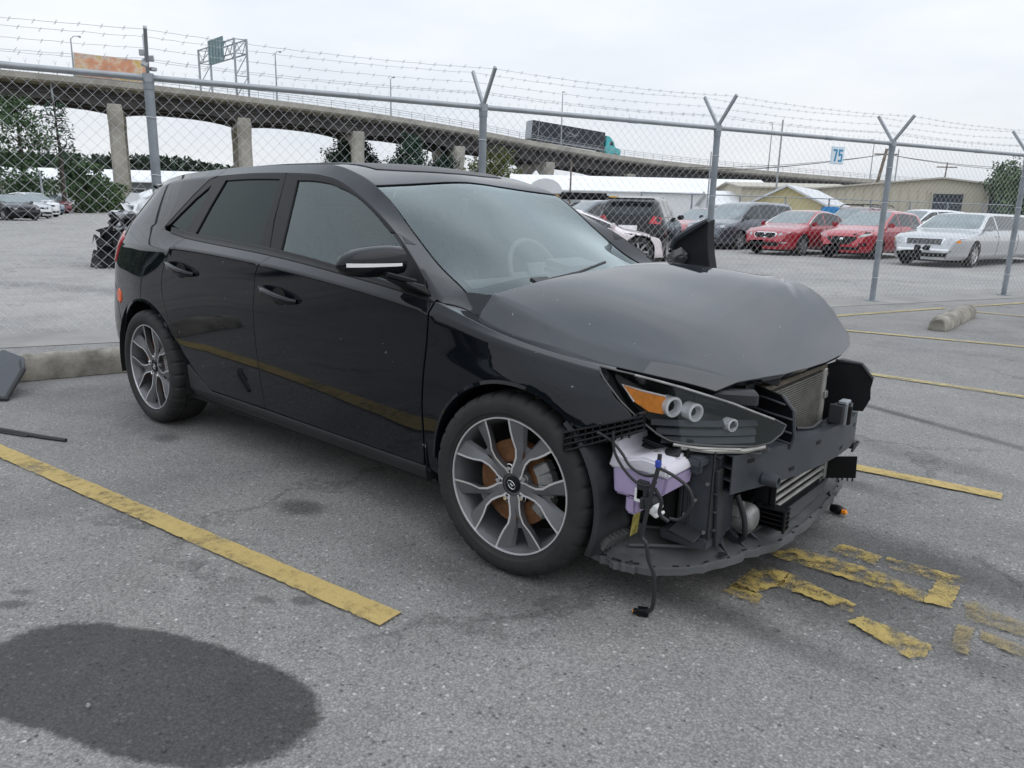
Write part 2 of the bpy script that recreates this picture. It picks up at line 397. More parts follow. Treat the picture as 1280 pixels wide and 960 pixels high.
def obj_from(name, V, F, Nn, m, parent):
    Nn = np.nan_to_num(np.asarray(Nn, float)); Nn[np.linalg.norm(Nn, axis=1) < .1] = (0, 0, 1)
    F = [f for f in F if len(set(f)) == len(f)]; nv = len(V)
    me = bpy.data.meshes.new(name); me.from_pydata([tuple(v) for v in V], [], F); me.materials.append(m)
    me.validate(); me.update(); me.shade_smooth()
    if len(me.vertices) == nv: me.normals_split_custom_set_from_vertices([tuple(x) for x in Nn])
    return link(name, me, parent)
VS = 1.0
def panel(name, L, pts, m, parent, sides=(-1,), res=.035, gap=.0035, skirt=.02, off=0., step=.02):
    """pts: list of (x, value[, kind]) where kind is 'z', 'v' or 'w'; the panel lies on the loft L."""
    D = []
    for p in pts:
        k = p[2] if len(p) > 2 else 'z'
        v = p[1] if k == 'v' else (L.v_of_z(p[0], p[1]) if k == 'z' else L.v_of_w(p[0], p[1], L.k[8], L.k[-1]))
        D.append((p[0], v*VS))
    D = dense(D, step); D = inset(D, gap) if gap else D
    D[:, 1] = np.clip(D[:, 1], 0, L.k[-1]*VS)
    V2, F, loop = cdt(D, res)
    TV = []; TF = []; TN = []
    for sd_ in sides:
        S = lambda q: L.ev(q[:, 0], q[:, 1]/VS)*[1, sd_, 1]
        V, Fc, Nn = surf_mesh(S, V2, F, loop, skirt, off=0)
        cx_ = np.array([0, 0, .6])
        # normals must look outwards
        k = len(V2); outw = np.sum(Nn[:k]*(V[:k]-np.array([V[:k, 0].mean(), 0, .55])), 1).mean()
        if outw < 0:
            # rebuild with the normal reversed by swapping parameters
            S2 = lambda q: L.ev(q[:, 1], q[:, 0]/VS)*[1, sd_, 1]
            V, Fc, Nn = surf_mesh(S2, V2[:, ::-1], F, loop, skirt)
        if off: V = V + Nn*off
        b = len(TV); TV += list(V); TN += list(Nn); TF += [tuple(i+b for i in f) for f in Fc]
    return obj_from(name, TV, TF, TN, m, parent)
def along(f, x0, x1, n=14):
    return [(x, f) for x in np.linspace(x0, x1, n)]
# ------------------------------------------------------------------ the damaged black hatchback
CAR = thing('damaged_hatchback', 'black five-door hatchback with its front bumper and grille torn off', 'car')
FE = [
 [(-2.14,.28,.45),(-2.08,.26,.60),(-1.95,.24,.70),(-1.7,.22,.76),(-1.3,.205,.79),(0,.20,.80),(1,.20,.80),(1.6,.2,.78),(1.85,.2,.66)],
 [(-2.14,.36,.50),(-2.08,.34,.65),(-1.95,.31,.755),(-1.7,.29,.815),(-1.3,.27,.845),(-.7,.265,.852),(.9,.26,.855),(1.6,.27,.84),(1.85,.28,.72)],
 [(-2.14,.42,.53),(-2.08,.41,.68),(-1.95,.40,.785),(-1.7,.40,.84),(-1.3,.40,.868),(-.7,.39,.864),(.9,.385,.866),(1.3,.40,.878),(1.6,.41,.858),(1.85,.42,.74)],
 [(-2.14,.58,.55),(-2.08,.57,.69),(-1.95,.56,.792),(-1.7,.56,.85),(-1.3,.56,.884),(-.7,.55,.876),(0,.55,.879),(.9,.55,.883),(1.3,.56,.893),(1.6,.56,.862),(1.85,.56,.73)],
 [(-2.14,.74,.53),(-2.08,.73,.66),(-1.95,.72,.775),(-1.7,.71,.845),(-1.3,.71,.885),(-.7,.70,.884),(0,.70,.887),(.9,.68,.888),(1.3,.66,.890),(1.6,.645,.845),(1.85,.62,.70)],
 [(-2.14,.88,.50),(-2.08,.87,.62),(-1.95,.865,.755),(-1.7,.865,.832),(-1.3,.865,.874),(-.7,.85,.884),(0,.83,.887),(.9,.77,.886),(1.3,.74,.874),(1.6,.695,.825),(1.85,.66,.67)],
 [(-2.14,.97,.46),(-2.08,.975,.57),(-1.95,.98,.72),(-1.7,.985,.808),(-1.3,.989,.858),(-.856,.987,.879),(-.104,.962,.885),(.484,.917,.886),(.946,.866,.884),(1.25,.808,.865),(1.5,.762,.815),(1.7,.73,.752),(1.85,.70,.65)],
 [(-2.14,1.01,.43),(-2.08,1.03,.53),(-1.95,1.055,.665),(-1.7,1.085,.745),(-1.3,1.085,.785),(-.91,1.046,.802),(-.105,1.003,.822),(.389,.964,.838),(.963,.902,.856),(1.06,.876,.850),(1.25,.818,.825),(1.5,.768,.775),(1.7,.735,.71),(1.85,.706,.62)],
 [(-2.14,1.03,.42),(-2.08,1.06,.50),(-1.95,1.155,.565),(-1.75,1.255,.595),(-1.5,1.318,.618),(-1.17,1.346,.63),(-.9,1.355,.632),(-.5,1.366,.632),(-.1,1.358,.636),(.1,1.336,.645),(.33,1.262,.68),(.5,1.19,.714),(.667,1.105,.757),(.85,.985,.81),(.963,.908,.845),(1.06,.872,.818),(1.25,.815,.788),(1.5,.767,.742),(1.7,.737,.685),(1.85,.709,.60)],
 [(-2.14,1.04,.41),(-2.08,1.08,.475),(-1.95,1.185,.525),(-1.75,1.31,.55),(-1.5,1.362,.562),(-1.17,1.386,.57),(-.5,1.404,.572),(0,1.398,.576),(.2,1.358,.59),(.362,1.300,.612),(.447,1.248,.62),(.628,1.112,.641),(.795,1.0,.666),(.894,.955,.685),(.965,.926,.705),(1.06,.852,.738),(1.25,.799,.725),(1.4,.782,.715),(1.56,.754,.70),(1.7,.736,.66),(1.85,.716,.58)],
 [(-2.14,1.05,.2),(-2.08,1.1,.25),(-1.95,1.20,.28),(-1.8,1.325,.29),(-1.7,1.352,.30),(-1.5,1.386,.30),(-1.17,1.411,.30),(-.5,1.428,.30),(-.05,1.418,.30),(.15,1.380,.31),(.28,1.335,.32),(.4,1.274,.33),(.6,1.160,.34),(.8,1.055,.35),(1.0,.962,.36),(1.06,.94,.36),(1.1,.92,.36),(1.85,.72,.3)],
 [(-2.14,1.05,0),(-2.08,1.1,0),(-1.95,1.205,0),(-1.8,1.33,0),(-1.7,1.358,0),(-1.5,1.392,0),(-1.17,1.418,0),(-.5,1.435,0),(-.05,1.426,0),(.15,1.390,0),(.28,1.345,0),(.4,1.285,0),(.6,1.174,0),(.8,1.07,0),(1.0,.975,0),(1.06,.945,0),(1.1,.925,0),(1.85,.72,0)]]
KN = [0, .08, .20, .36, .50, .64, .74, .84, 1.22, 1.30, 1.58, 1.88]
BL = Loft(FE, KN, {1, 6, 7, 8, 9}, sig=.035, sigs={6: .05, 7: .03, 8: .03, 9: .022, 10: .03, 11: .03})
V6, V7, V8, V9, V11 = .74, .84, 1.22, 1.30, 1.88
def arc(cx, cz, r, a0, a1, n=26):
    return [(cx+r*math.cos(R(a)), cz+r*math.sin(R(a))) for a in np.linspace(a0, a1, n)]
NEAR, FAR, BOTH = (-1,), (1,), (-1, 1)
# --- doors
DR_B = [(-.105, V7, 'v'), (-.125, .96), (-.153, .921), (-.182, .78), (-.189, .638), (-.187, .45), (-.18, .295)]
FRONT_E = [(.905, .285), (.915, .512), (.941, .7), (.952, .82), (.954, .866), (.958, V7, 'v')]
REAR_E = [(-.70, .31), (-.80, .375), (-.90, .455), (-.961, .52), (-1.03, .625), (-1.075, .735), (-1.083, .80), (-1.068, .86), (-1.036, .905), (-.985, .965), (-.93, V7, 'v')]
for sides, nm in ((NEAR, 1), (FAR, 2)):
    fd = panel('front_door', BL, DR_B[::-1]+FRONT_E[::-1][::-1], M_BLACK, CAR, sides) if False else panel('front_door', BL, DR_B+FRONT_E, M_BLACK, CAR, sides)
    rd = panel('rear_door', BL, [(-.70, .295)]+[(-.18, .295)]+[(p[0],)+tuple(p[1:]) for p in DR_B[::-1][1:]]+REAR_E[::-1], M_BLACK, CAR, sides)
    panel('rocker_sill', BL, [(-.93, .212), (.93, .208), (.93, .283), (-.15, .287), (-.68, .287), (-.90, .40)], M_PLAST, CAR, sides, gap=.004, skirt=.06)
    if nm == 1: FD, RD = fd, rd
    # belt moulding
    panel('belt_moulding', BL, along(V7-.012, -.93, .955)and[(x, V7-.006, 'v') for x in np.linspace(-1.1, .955, 16)]+[(x, V7+.022, 'v') for x in np.linspace(.90, -1.12, 16)], M_TRIM, CAR, sides, res=.05, gap=.0, skirt=.01, off=.004)
    # side glass
    panel('front_door_glass', BL, [(-.058, V7+.02, 'v'), (.70, V7+.02, 'v'), (.707, 1.045), (.682, 1.082), (.60, 1.127), (.512, 1.172), (.43, 1.212), (.341, 1.249), (.26, 1.276), (.175, 1.297), (.10, 1.313), (.016, 1.323), (-.07, 1.327), (-.151, 1.328)], M_GLASSF, CAR, sides, gap=0, skirt=.004, off=-.006)
    panel('rear_door_glass', BL, [(-.239, V7+.02, 'v'), (-.297, 1.334), (-.55, 1.338), (-.79, 1.334), (-.83, 1.20), (-.858, V7+.02, 'v')], M_GLASSR, CAR, sides, gap=0, skirt=.004, off=-.006)
    panel('quarter_glass', BL, [(-.915, 1.312), (-.93, 1.20), (-.975, V7+.022, 'v'), (-1.12, 1.098), (-1.155, 1.108), (-1.10, 1.165), (-1.02, 1.24)], M_GLASSR, CAR, sides, gap=0, skirt=.004, off=-.006)
    # gloss-black window surrounds
    panel('window_surround', BL, [(-.258, V8-.004, 'v'), (-.08, V8-.004, 'v'), (.1, V8-.004, 'v'), (.33, V8-.004, 'v'), (.5, V8-.004, 'v'), (.667, V8-.004, 'v'), (.8, V8-.006, 'v'), (.87, V8-.012, 'v'), (.935, V7+.05, 'v'), (.945, V7+.02, 'v'), (.70, V7+.02, 'v'), (.707, 1.045), (.682, 1.082), (.60, 1.127), (.512, 1.172), (.43, 1.212), (.341, 1.249), (.26, 1.276), (.175, 1.297), (.10, 1.313), (.016, 1.323), (-.07, 1.327), (-.151, 1.328), (-.058, V7+.02, 'v'), (-.142, V7+.02, 'v'), (-.20, 1.15)], M_TRIM, CAR, sides, gap=.0015, skirt=.014, off=.001)
    panel('window_surround', BL, [(-.262, V8-.004, 'v'), (-.21, 1.15), (-.15, V7+.02, 'v'), (-.239, V7+.02, 'v'), (-.297, 1.334), (-.55, 1.338), (-.79, 1.334), (-.83, 1.20), (-.858, V7+.02, 'v'), (-.975, V7+.02, 'v'), (-.93, 1.20), (-.915, 1.312), (-1.02, 1.24), (-1.10, 1.165), (-1.155, 1.108), (-1.19, 1.093), (-1.14, 1.16), (-1.05, 1.26), (-.96, V8-.022, 'v'), (-.88, V8-.006, 'v'), (-.5, V8-.004, 'v')], M_TRIM, CAR, sides, gap=.0015, skirt=.014, off=.001)
    # quarter panel with C pillar
    ra = arc(-1.325, .318, .372, 178, 38, 30)
    panel('quarter_panel', BL, [(-.705, .30), (-.81, .365), (-.91, .445), (-.95, .497)]+[(x, z) for x, z in ra[::-1] if z > .49 and x < -1.0]+[(-1.70, .50), (-1.745, .62), (-1.79, .725), (-1.95, .76), (-2.02, .80), (-1.99, .90), (-1.93, 1.0), (-1.90, 1.06), (-1.88, V8, 'v'), (-1.83, V9, 'v'), (-1.5, V9, 'v'), (-1.17, V9, 'v'), (-.9, V9, 'v'), (-.9, V8, 'v'), (-.97, V8-.02, 'v'), (-1.06, 1.262), (-1.15, 1.162), (-1.205, 1.09), (-1.18, 1.074), (-1.05, V7-.004, 'v'), (-.93, V7-.004, 'v')]+REAR_E[::-1][1:], M_BLACK, CAR, sides)
    panel('rear_bumper', BL, [(-1.705, .49), (-1.69, .36), (-1.66, .22), (-2.135, .29), (-2.135, .72), (-2.02, .79), (-1.95, .752), (-1.79, .715), (-1.75, .62)], M_BLACK, CAR, sides)
    # roof side rail and A pillar down to the scuttle
    panel('roof_side_rail', BL, [(-.9, V9, 'v')]+[(x, V9, 'v') for x in (-.5, 0, .2, .362, .45, .628, .795, .9, .965, 1.05)]+[(1.06, V9-.006, 'v'), (1.0, V8+.01, 'v'), (.962, V8-.03, 'v'), (.958, V7+.01, 'v'), (.93, V7+.06, 'v'), (.88, V8-.014, 'v')]+[(x, V8, 'v') for x in (.8, .667, .5, .33, .1, -.08, -.5, -.9)], M_BLACK, CAR, sides)
    panel('tail_lamp', BL, [(-1.84, .87), (-1.995, .885), (-1.94, 1.0), (-1.90, 1.045), (-1.72, 1.01)], M_REDLAMP, CAR, sides, gap=.003, skirt=.004, off=.007)
    panel('side_reflector', BL, [(-1.675, .665), (-1.70, .645), (-1.745, .655), (-1.752, .695), (-1.72, .715), (-1.685, .70)], M_ORANGE, CAR, sides, gap=0, skirt=.003, off=.006, res=.02)
# --- front fender
fa = arc(1.338, .305, .368, 12, 172, 34)
def fender(sides):
    lo = [(x, z) for x, z in fa if x < 1.58]
    return panel('front_fender', BL, [(.912, .285), (.995, .26)]+[(x, z) for x, z in fa[::-1] if z > .30 and x < 1.575]+[(1.60, .572), (1.68, .598), (1.745, .617), (1.70, .66), (1.648, .722), (1.632, .752), (1.61, V9-.004, 'v'), (1.5, V9, 'v'), (1.4, V9, 'v'), (1.25, V9, 'v'), (1.12, V9, 'v'), (1.062, V9-.008, 'v'), (1.005, V8+.004, 'v'), (.964, V7+.002, 'v'), (.961, .866), (.959, .82), (.948, .7), (.922, .512)], M_BLACK, CAR, sides)
fender(NEAR)
# --- wheel-arch lips
def arch_lip(name, cx, cz, r, a0, a1, sides, w0):
    mb = MB()
    for sd_ in sides:
        A = np.linspace(R(a0), R(a1), 40); V = []
        for a in A:
            x, z = cx+r*math.cos(a), cz+r*math.sin(a)
            p = BL.ev([x], [BL.v_of_z(x, z, 0, V7)])[0]
            for dr, dw in ((.012, .002), (0, .005), (-.004, -.002), (-.004, -.05)):
                V.append((cx+(r+dr)*math.cos(a), sd_*(p[1]+dw), cz+(r+dr)*math.sin(a)))
        n = 4
        mb.add(V, [(i*n+j, i*n+j+1, (i+1)*n+j+1, (i+1)*n+j) for i in range(39) for j in range(3)])
    return mb.build(name, M_BLACK, CAR, smooth=50)
for sd_ in (NEAR, FAR):
    arch_lip('wheel_arch_lip', 1.338, .305, .366, 48, 176, sd_, .89)
    arch_lip('wheel_arch_lip', -1.325, .318, .370, 32, 172, sd_, .89)
# --- roof, windscreen, hatch
def both(name, pts, m, skirt=.02, gap=.003, off=0., res=.05):
    """A panel across the whole width: outline given for one half from edge to centre line."""
    D = [(p[0], (p[1] if (len(p) > 2 and p[2] == 'v') else BL.v_of_w(p[0], p[1], V9, V11))) for p in pts]
    full = [(x, v-V11) for x, v in D]+[(x, V11-v) for x, v in D[::-1]]
    D = inset(dense(full, .03), gap) if gap else dense(full, .03)
    V2, F, loop = cdt(D, res)
    def S(q):
        sg = np.where(q[:, 1] < 0, -1, 1)
        P = BL.ev(q[:, 0], np.clip(V11-np.abs(q[:, 1]), 0, V11)); P[:, 1] *= sg; return P
    V, Fc, Nn = surf_mesh(S, V2, F, loop, skirt)
    if Nn[:len(V2), 2].mean() < 0 and Nn[:len(V2), 0].mean() < .3: Nn = -Nn; Fc = [f[::-1] for f in Fc]
    if off: V = V+Nn*off
    return obj_from(name, V, Fc, Nn, m, CAR)
hdr = lambda o: [(.345+o, V9, 'v'), (.315+o, .45), (.292+o, .3), (.28+o, .15), (.275+o, .001)]
roof = both('roof', [(-1.80, .001), (-1.80, .3), (-1.82, V9, 'v'), (-1.5, V9, 'v'), (-.9, V9, 'v'), (-.4, V9, 'v'), (0, V9, 'v'), (.2, V9, 'v')]+hdr(0), M_BLACK)
both('sunroof_panel', [(-.55, .001), (-.55, .40), (-.50, .44), (0, .45), (.12, .42), (.16, .001)], M_TRIM, gap=.0, skirt=.004, off=.004)
both('sunroof_panel', [(-1.2, .001), (-1.2, .40), (-1.14, .44), (-.62, .44), (-.575, .40), (-.575, .001)], M_TRIM, gap=.0, skirt=.004, off=.004)
base = [(.985, V9+.004, 'v'), (1.03, .6), (1.06, .45), (1.085, .3), (1.095, .15), (1.098, .001)]
hd = hdr(.012)[::-1]
WS = both('windscreen', hd+[(.447, V9+.004, 'v'), (.628, V9+.004, 'v'), (.795, V9+.004, 'v'), (.90, V9+.004, 'v')]+base, M_GLASS, gap=.004, skirt=.005, off=-.003)
# ceramic frit border of the windscreen
def frit():
    mb = MB()
    ev = lambda x, v, s: BL.ev([x], [v])[0]*np.array([1, s, 1])+np.array([-.003, 0, -.006])
    for s in (-1, 1):
        xs = np.linspace(.36, .99, 24)
        V = [ev(x, V9+a, s) for x in xs for a in (.004, .040)]
        mb.add(V, [(i*2, i*2+1, i*2+3, i*2+2) for i in range(23)])
        ws = np.linspace(0, .60, 14)
        for f0, f1 in ((lambda w_: .288+.06*(w_/.6)**2, lambda w_: .335+.055*(w_/.6)**2), (lambda w_: .99-.03*(w_/.6)**2, lambda w_: 1.10-.075*(w_/.6)**2)):
            V = []
            for w_ in ws:
                for f in (f0, f1):
                    x = f(w_); V.append(ev(x, BL.v_of_w(x, w_, V9, V11), s))
            mb.add(V, [(i*2, i*2+1, i*2+3, i*2+2) for i in range(13)])
    mb.box((.40, 0, 1.262), (.11, .20, .02), rotm(0, R(27), 0))
    o = mb.build('windscreen_frit', M_TRIM, WS, smooth=40); return o
frit()
# hatch and rear bumper close the tail
def hatch():
    mb = MB()
    xs = [-2.14, -2.10, -2.05, -2.0, -1.95, -1.88, -1.815]
    vs = np.linspace(V6-.1, V11, 20)
    for s in (-1, 1):
        V = [BL.ev([x], [max(v, V8 if x > -1.9 else v)])[0]*np.array([1, s, 1]) for x in xs for v in vs]; k = len(vs)
        mb.add(V, [(i*k+j, i*k+j+1, (i+1)*k+j+1, (i+1)*k+j) for i in range(len(xs)-1) for j in range(k-1)])
        V = [BL.ev([-2.14], [v])[0]*np.array([1, s, 1]) for v in np.linspace(0, V11, 22)]
        V += [(-2.16, 0, p[2]) for p in V]
        mb.add(V, [(i, i+1, 22+i+1, 22+i) for i in range(21)])
    mb.build('tailgate', M_BLACK, CAR, smooth=40)
    m2 = MB(); m2.box((-1.86, 0, 1.30), (.16, 1.0, .03), rotm(0, R(10), 0)); m2.build('roof_spoiler', M_BLACK, CAR, bevel=.008)
hatch()
# antenna fin, wipers, scuttle
m = MB(); m.add([(-1.62, -.02, 1.37), (-1.62, .02, 1.37), (-1.45, 0, 1.39), (-1.60, 0, 1.43)], [(0, 1, 3), (1, 2, 3), (2, 0, 3), (0, 2, 1)]); m.build('antenna_fin', M_BLACK, CAR)
m = MB()
for s in (-1, 1):
    ys = np.linspace(0, .685, 15)
    V = []
    for y in ys:
        xe = 1.055+.045*(1-(y/.7)**2)
        x0 = 1.075-.075*(y/.6)**2
        z0 = BL.ev([min(x0, 1.09)], [BL.v_of_w(min(x0, 1.09), min(y, .68), V9, V11)])[0][2]
        V += [(x0-.05, s*y, z0+.012), (xe+.03, s*y, z0-.052)]
    m.add(V, [(i*2, i*2+1, i*2+3, i*2+2) for i in range(14)])
m.build('scuttle_panel', M_TRIM, CAR)
m = MB(); m.tube([(1.075, -.50, .925), (1.06, -.38, .955), (1.035, -.1, .975), (.98, .17, 1.003)], .006, 6); m.box((1.06, -.38, .955), (.04, .10, .014), rotm(0, .4, 0))
m.build('wiper', M_CABLE, CAR)
m = MB(); m.tube([(1.08, .15, .94), (1.05, .3, .962), (.97, .62, .955)], .006, 6); m.build('wiper', M_CABLE, CAR)

for s in (-1, 1):
    m = MB(); m.add([(.955, s*.708, .926), (1.062, s*.655, .918), (1.064, s*.728, .846), (1.0, s*.742, .878), (.955, s*.715, .915)], [(0, 1, 2, 3, 4)])
    m.build('scuttle_corner', M_BLACK, CAR)
# --- hood: raised and buckled on the far side
HF = [[(1.05, .843, .735), (1.225, .798, .726), (1.4, .781, .714), (1.56, .752, .698), (1.7, .735, .66), (1.85, .708, .585), (1.95, .672, .51), (2.03, .64, .43)],
      [(1.05, .928, .665), (1.2, .882, .66), (1.3, .852, .652), (1.45, .815, .64), (1.63, .784, .615), (1.8, .755, .555), (1.9, .726, .49), (1.98, .692, .44), (2.03, .665, .41)],
      [(1.05, .958, .45), (1.1, .953, .45), (1.3, .915, .45), (1.5, .873, .44), (1.7, .822, .41), (1.85, .768, .37), (1.95, .725, .34), (2.03, .68, .32)],
      [(1.05, .98, 0), (1.1, .975, 0), (1.3, .940, 0), (1.5, .896, 0), (1.7, .842, 0), (1.85, .788, 0), (1.95, .74, 0), (2.0, .708, 0), (2.03, .685, 0)]]
HL = Loft(HF, [0, .11, .33, .76], {1}, sig=.03)
HV = .76
def hood_S(q):
    sg = np.where(q[:, 1] < 0, -1., 1.)
    P = HL.ev(q[:, 0], np.clip(HV-np.abs(q[:, 1]), 0, HV)); P[:, 1] *= sg
    t = np.clip(q[:, 1]/HV, 0, 1); x = q[:, 0]
    A = np.interp(x, [1.05, 1.15, 1.29, 1.46, 1.607, 1.70, 1.769, 1.83, 1.88, 1.94, 2.03], [.058, .084, .116, .150, .170, .173, .163, .145, .124, .088, .045])
    s_ = np.clip((q[:, 1]+.50)/1.14, 0, 1); P[:, 2] += A*s_**1.85
    # slight wrinkles at the far front corner
    k = np.clip((q[:, 1]-.35)/.2, 0, 1); d = (x-1.70)*.8+(q[:, 1]-.52)*.6
    P[:, 2] += (-.004*np.exp(-(d/.022)**2)+.004*np.exp(-((d+.045)/.03)**2))*k
    return P
hp = [(1.052+.045*(1-(s/HV)**2), s) for s in np.linspace(HV, -HV, 31)]
front = [(1.895, -HV), (1.925, -.66), (1.955, -.5), (1.985, -.3), (2.002, -.1), (2.012, .1), (2.014, .3), (2.0, .52), (1.975, .66), (1.945, HV)]
D = inset(dense(hp+front, .025), .002); V2, F, loop = cdt(D, .035)
V, Fc, Nn = surf_mesh(hood_S, V2, F, loop, .02)
if Nn[:len(V2), 2].mean() < 0: Nn = -Nn; Fc = [f[::-1] for f in Fc]
HOOD = obj_from('hood', V, Fc, Nn, M_HOOD, CAR)
# underside of the hood
m = MB(); gx = np.linspace(1.1, 1.93, 18); gs = np.linspace(-.68, .68, 24)
q = np.array([(x, s*(1-.25*max(0, x-1.7)/.25)) for x in gx for s in gs]); P = hood_S(q)-[0, 0, .035]
m.add(P, [(i*24+j, i*24+j+1, (i+1)*24+j+1, (i+1)*24+j) for i in range(17) for j in range(23)]); m.build('hood_liner', M_VOID, CAR)

# --- torn far fender standing up beside the hood
m = MB()
P = [(1.235, .72, .90), (1.185, .76, 1.02), (1.155, .79, 1.125), (1.150, .80, 1.19), (1.08, .82, 1.155), (.96, .84, 1.09), (.925, .86, 1.0), (.94, .84, .90)]
V = [Vector(p) for p in P]+[Vector(p)+Vector((.01, .055, .012)) for p in P]
n = len(P); cen = sum((Vector(p) for p in P), Vector())/n
V += [cen+Vector((0, .02, 0)), cen+Vector((.01, .05, 0))]
F = []
for i in range(n):
    j = (i+1) % n; F += [(i, j, 2*n), (n+j, n+i, 2*n+1), (i, n+i, n+j, j)]
m.add(V, F); FF = m.build('torn_fender', M_PATCHBLK, CAR, bevel=.004)
m = MB()
for k in range(9):
    a = rng.rand(3); m.box((.955+.05*a[0], .82+.03*a[1], .92+.16*a[2]), (.05+.04*a[1], .05, .03+.03*a[0]), rotm(*(rng.rand(3)*2-1)))
m.build('crushed_bracket', M_DUSTY, FF, bevel=.004)
m = MB(); m.tube([(1.150, .80, 1.195), (1.08, .82, 1.162), (.96, .84, 1.097), (.93, .85, 1.05)], [.012, .018, .020, .014], 8); m.build('folded_edge', M_STEELBLK, FF)

# --- mirrors, handles, fuel flap
def mirror(s):
    m = MB(); prof = []
    # squashed egg: lofted rings from the inner end to the outer tip
    ring = []
    ts = np.linspace(0, 1, 13)
    for t in ts:
        y = .865+.235*t
        k = (1-max(0, (t-.25)/.75)**2.6)**.5 if t < 1 else .05
        k = max(k, .06)*(.90+.10*min(1, t/.2))
        cx = .765-.035*t; cz = 1.030-.012*t
        for j in range(20):
            a = 2*math.pi*j/20; ca, sa = math.cos(a), math.sin(a)
            dx = .072*np.sign(ca)*abs(ca)**.75 * (1.0 if ca > 0 else .55)
            dz = (.062 if sa > 0 else .050)*np.sign(sa)*abs(sa)**.8
            ring.append((cx+dx*k, s*y, cz+dz*k))
    m.add(ring, [(i*20+j, i*20+(j+1) % 20, (i+1)*20+(j+1) % 20, (i+1)*20+j) for i in range(12) for j in range(20)]+[tuple(range(20))[::-1], tuple(range(240, 260))])
    o = m.build('door_mirror', M_BLACK, CAR, smooth=45)
    m = MB(); m.add([(.84, s*.845, .945), (.90, s*.845, .955), (.94, s*.85, .915), (.80, s*.852, .93), (.72, s*.93, .985), (.80, s*.93, .985), (.80, s*.90, .975), (.72, s*.90, .972)],
                    [(0, 1, 5, 6), (0, 6, 7, 3), (1, 2, 5), (3, 7, 4), (4, 5, 2, 3), (4, 7, 6, 5)])
    m.box((.80, s*.90, .975), (.11, .13, .022), rotm(s*.25, 0, s*.15)); m.build('mirror_arm', M_TRIM, o, bevel=.006)
    m = MB(); V = []
    for t in np.linspace(.10, .93, 14):
        y = .865+.235*t; k = (1-max(0, (t-.25)/.75)**2.6)**.5*(.90+.10*min(1, t/.2)); cx = .765-.035*t; cz = 1.030-.012*t
        for h in (-.008+.010*t, .002+.014*t):
            V.append((cx+(.0735)*k*.995+.001, s*(y+.001), cz+h-.004))
    m.add(V, [(i*2, i*2+1, i*2+3, i*2+2) for i in range(13)]); m.build('indicator_strip', M_WHITEP, o)
    # sail triangle at the window corner
mirror(-1)
def handle(x, z, door, s=-1):
    p = lambda x_, z_, d: (x_, s*(BL.ev([x_], [BL.v_of_z(x_, z_, 0, V7)])[0][1]+d), z_)
    m = MB(); m.tube([p(x-.125, z+.018, .002), p(x-.115, z+.017, .022), p(x-.06, z+.010, .036), p(x, z, .040), p(x+.06, z-.010, .036), p(x+.105, z-.018, .024), p(x+.122, z-.02, .002)], [.013, .016, .017, .017, .017, .015, .011], 10)
    o = m.build('door_handle', M_BLACK, door, smooth=60)
    m = MB(); V = [p(x, z-.004, .0015)]; 
    for j in range(24):
        a = 2*math.pi*j/24; V.append(p(x-.005+.052*math.cos(a), z-.008+.038*math.sin(a), .0025))
    V2_ = [V[0]]; m.add(V, [(0, 1+j, 1+(j+1) % 24) for j in range(24)]); m.build('handle_cup', M_VOID, door)
handle(.035, .845, FD); handle(-.845, .895, RD)

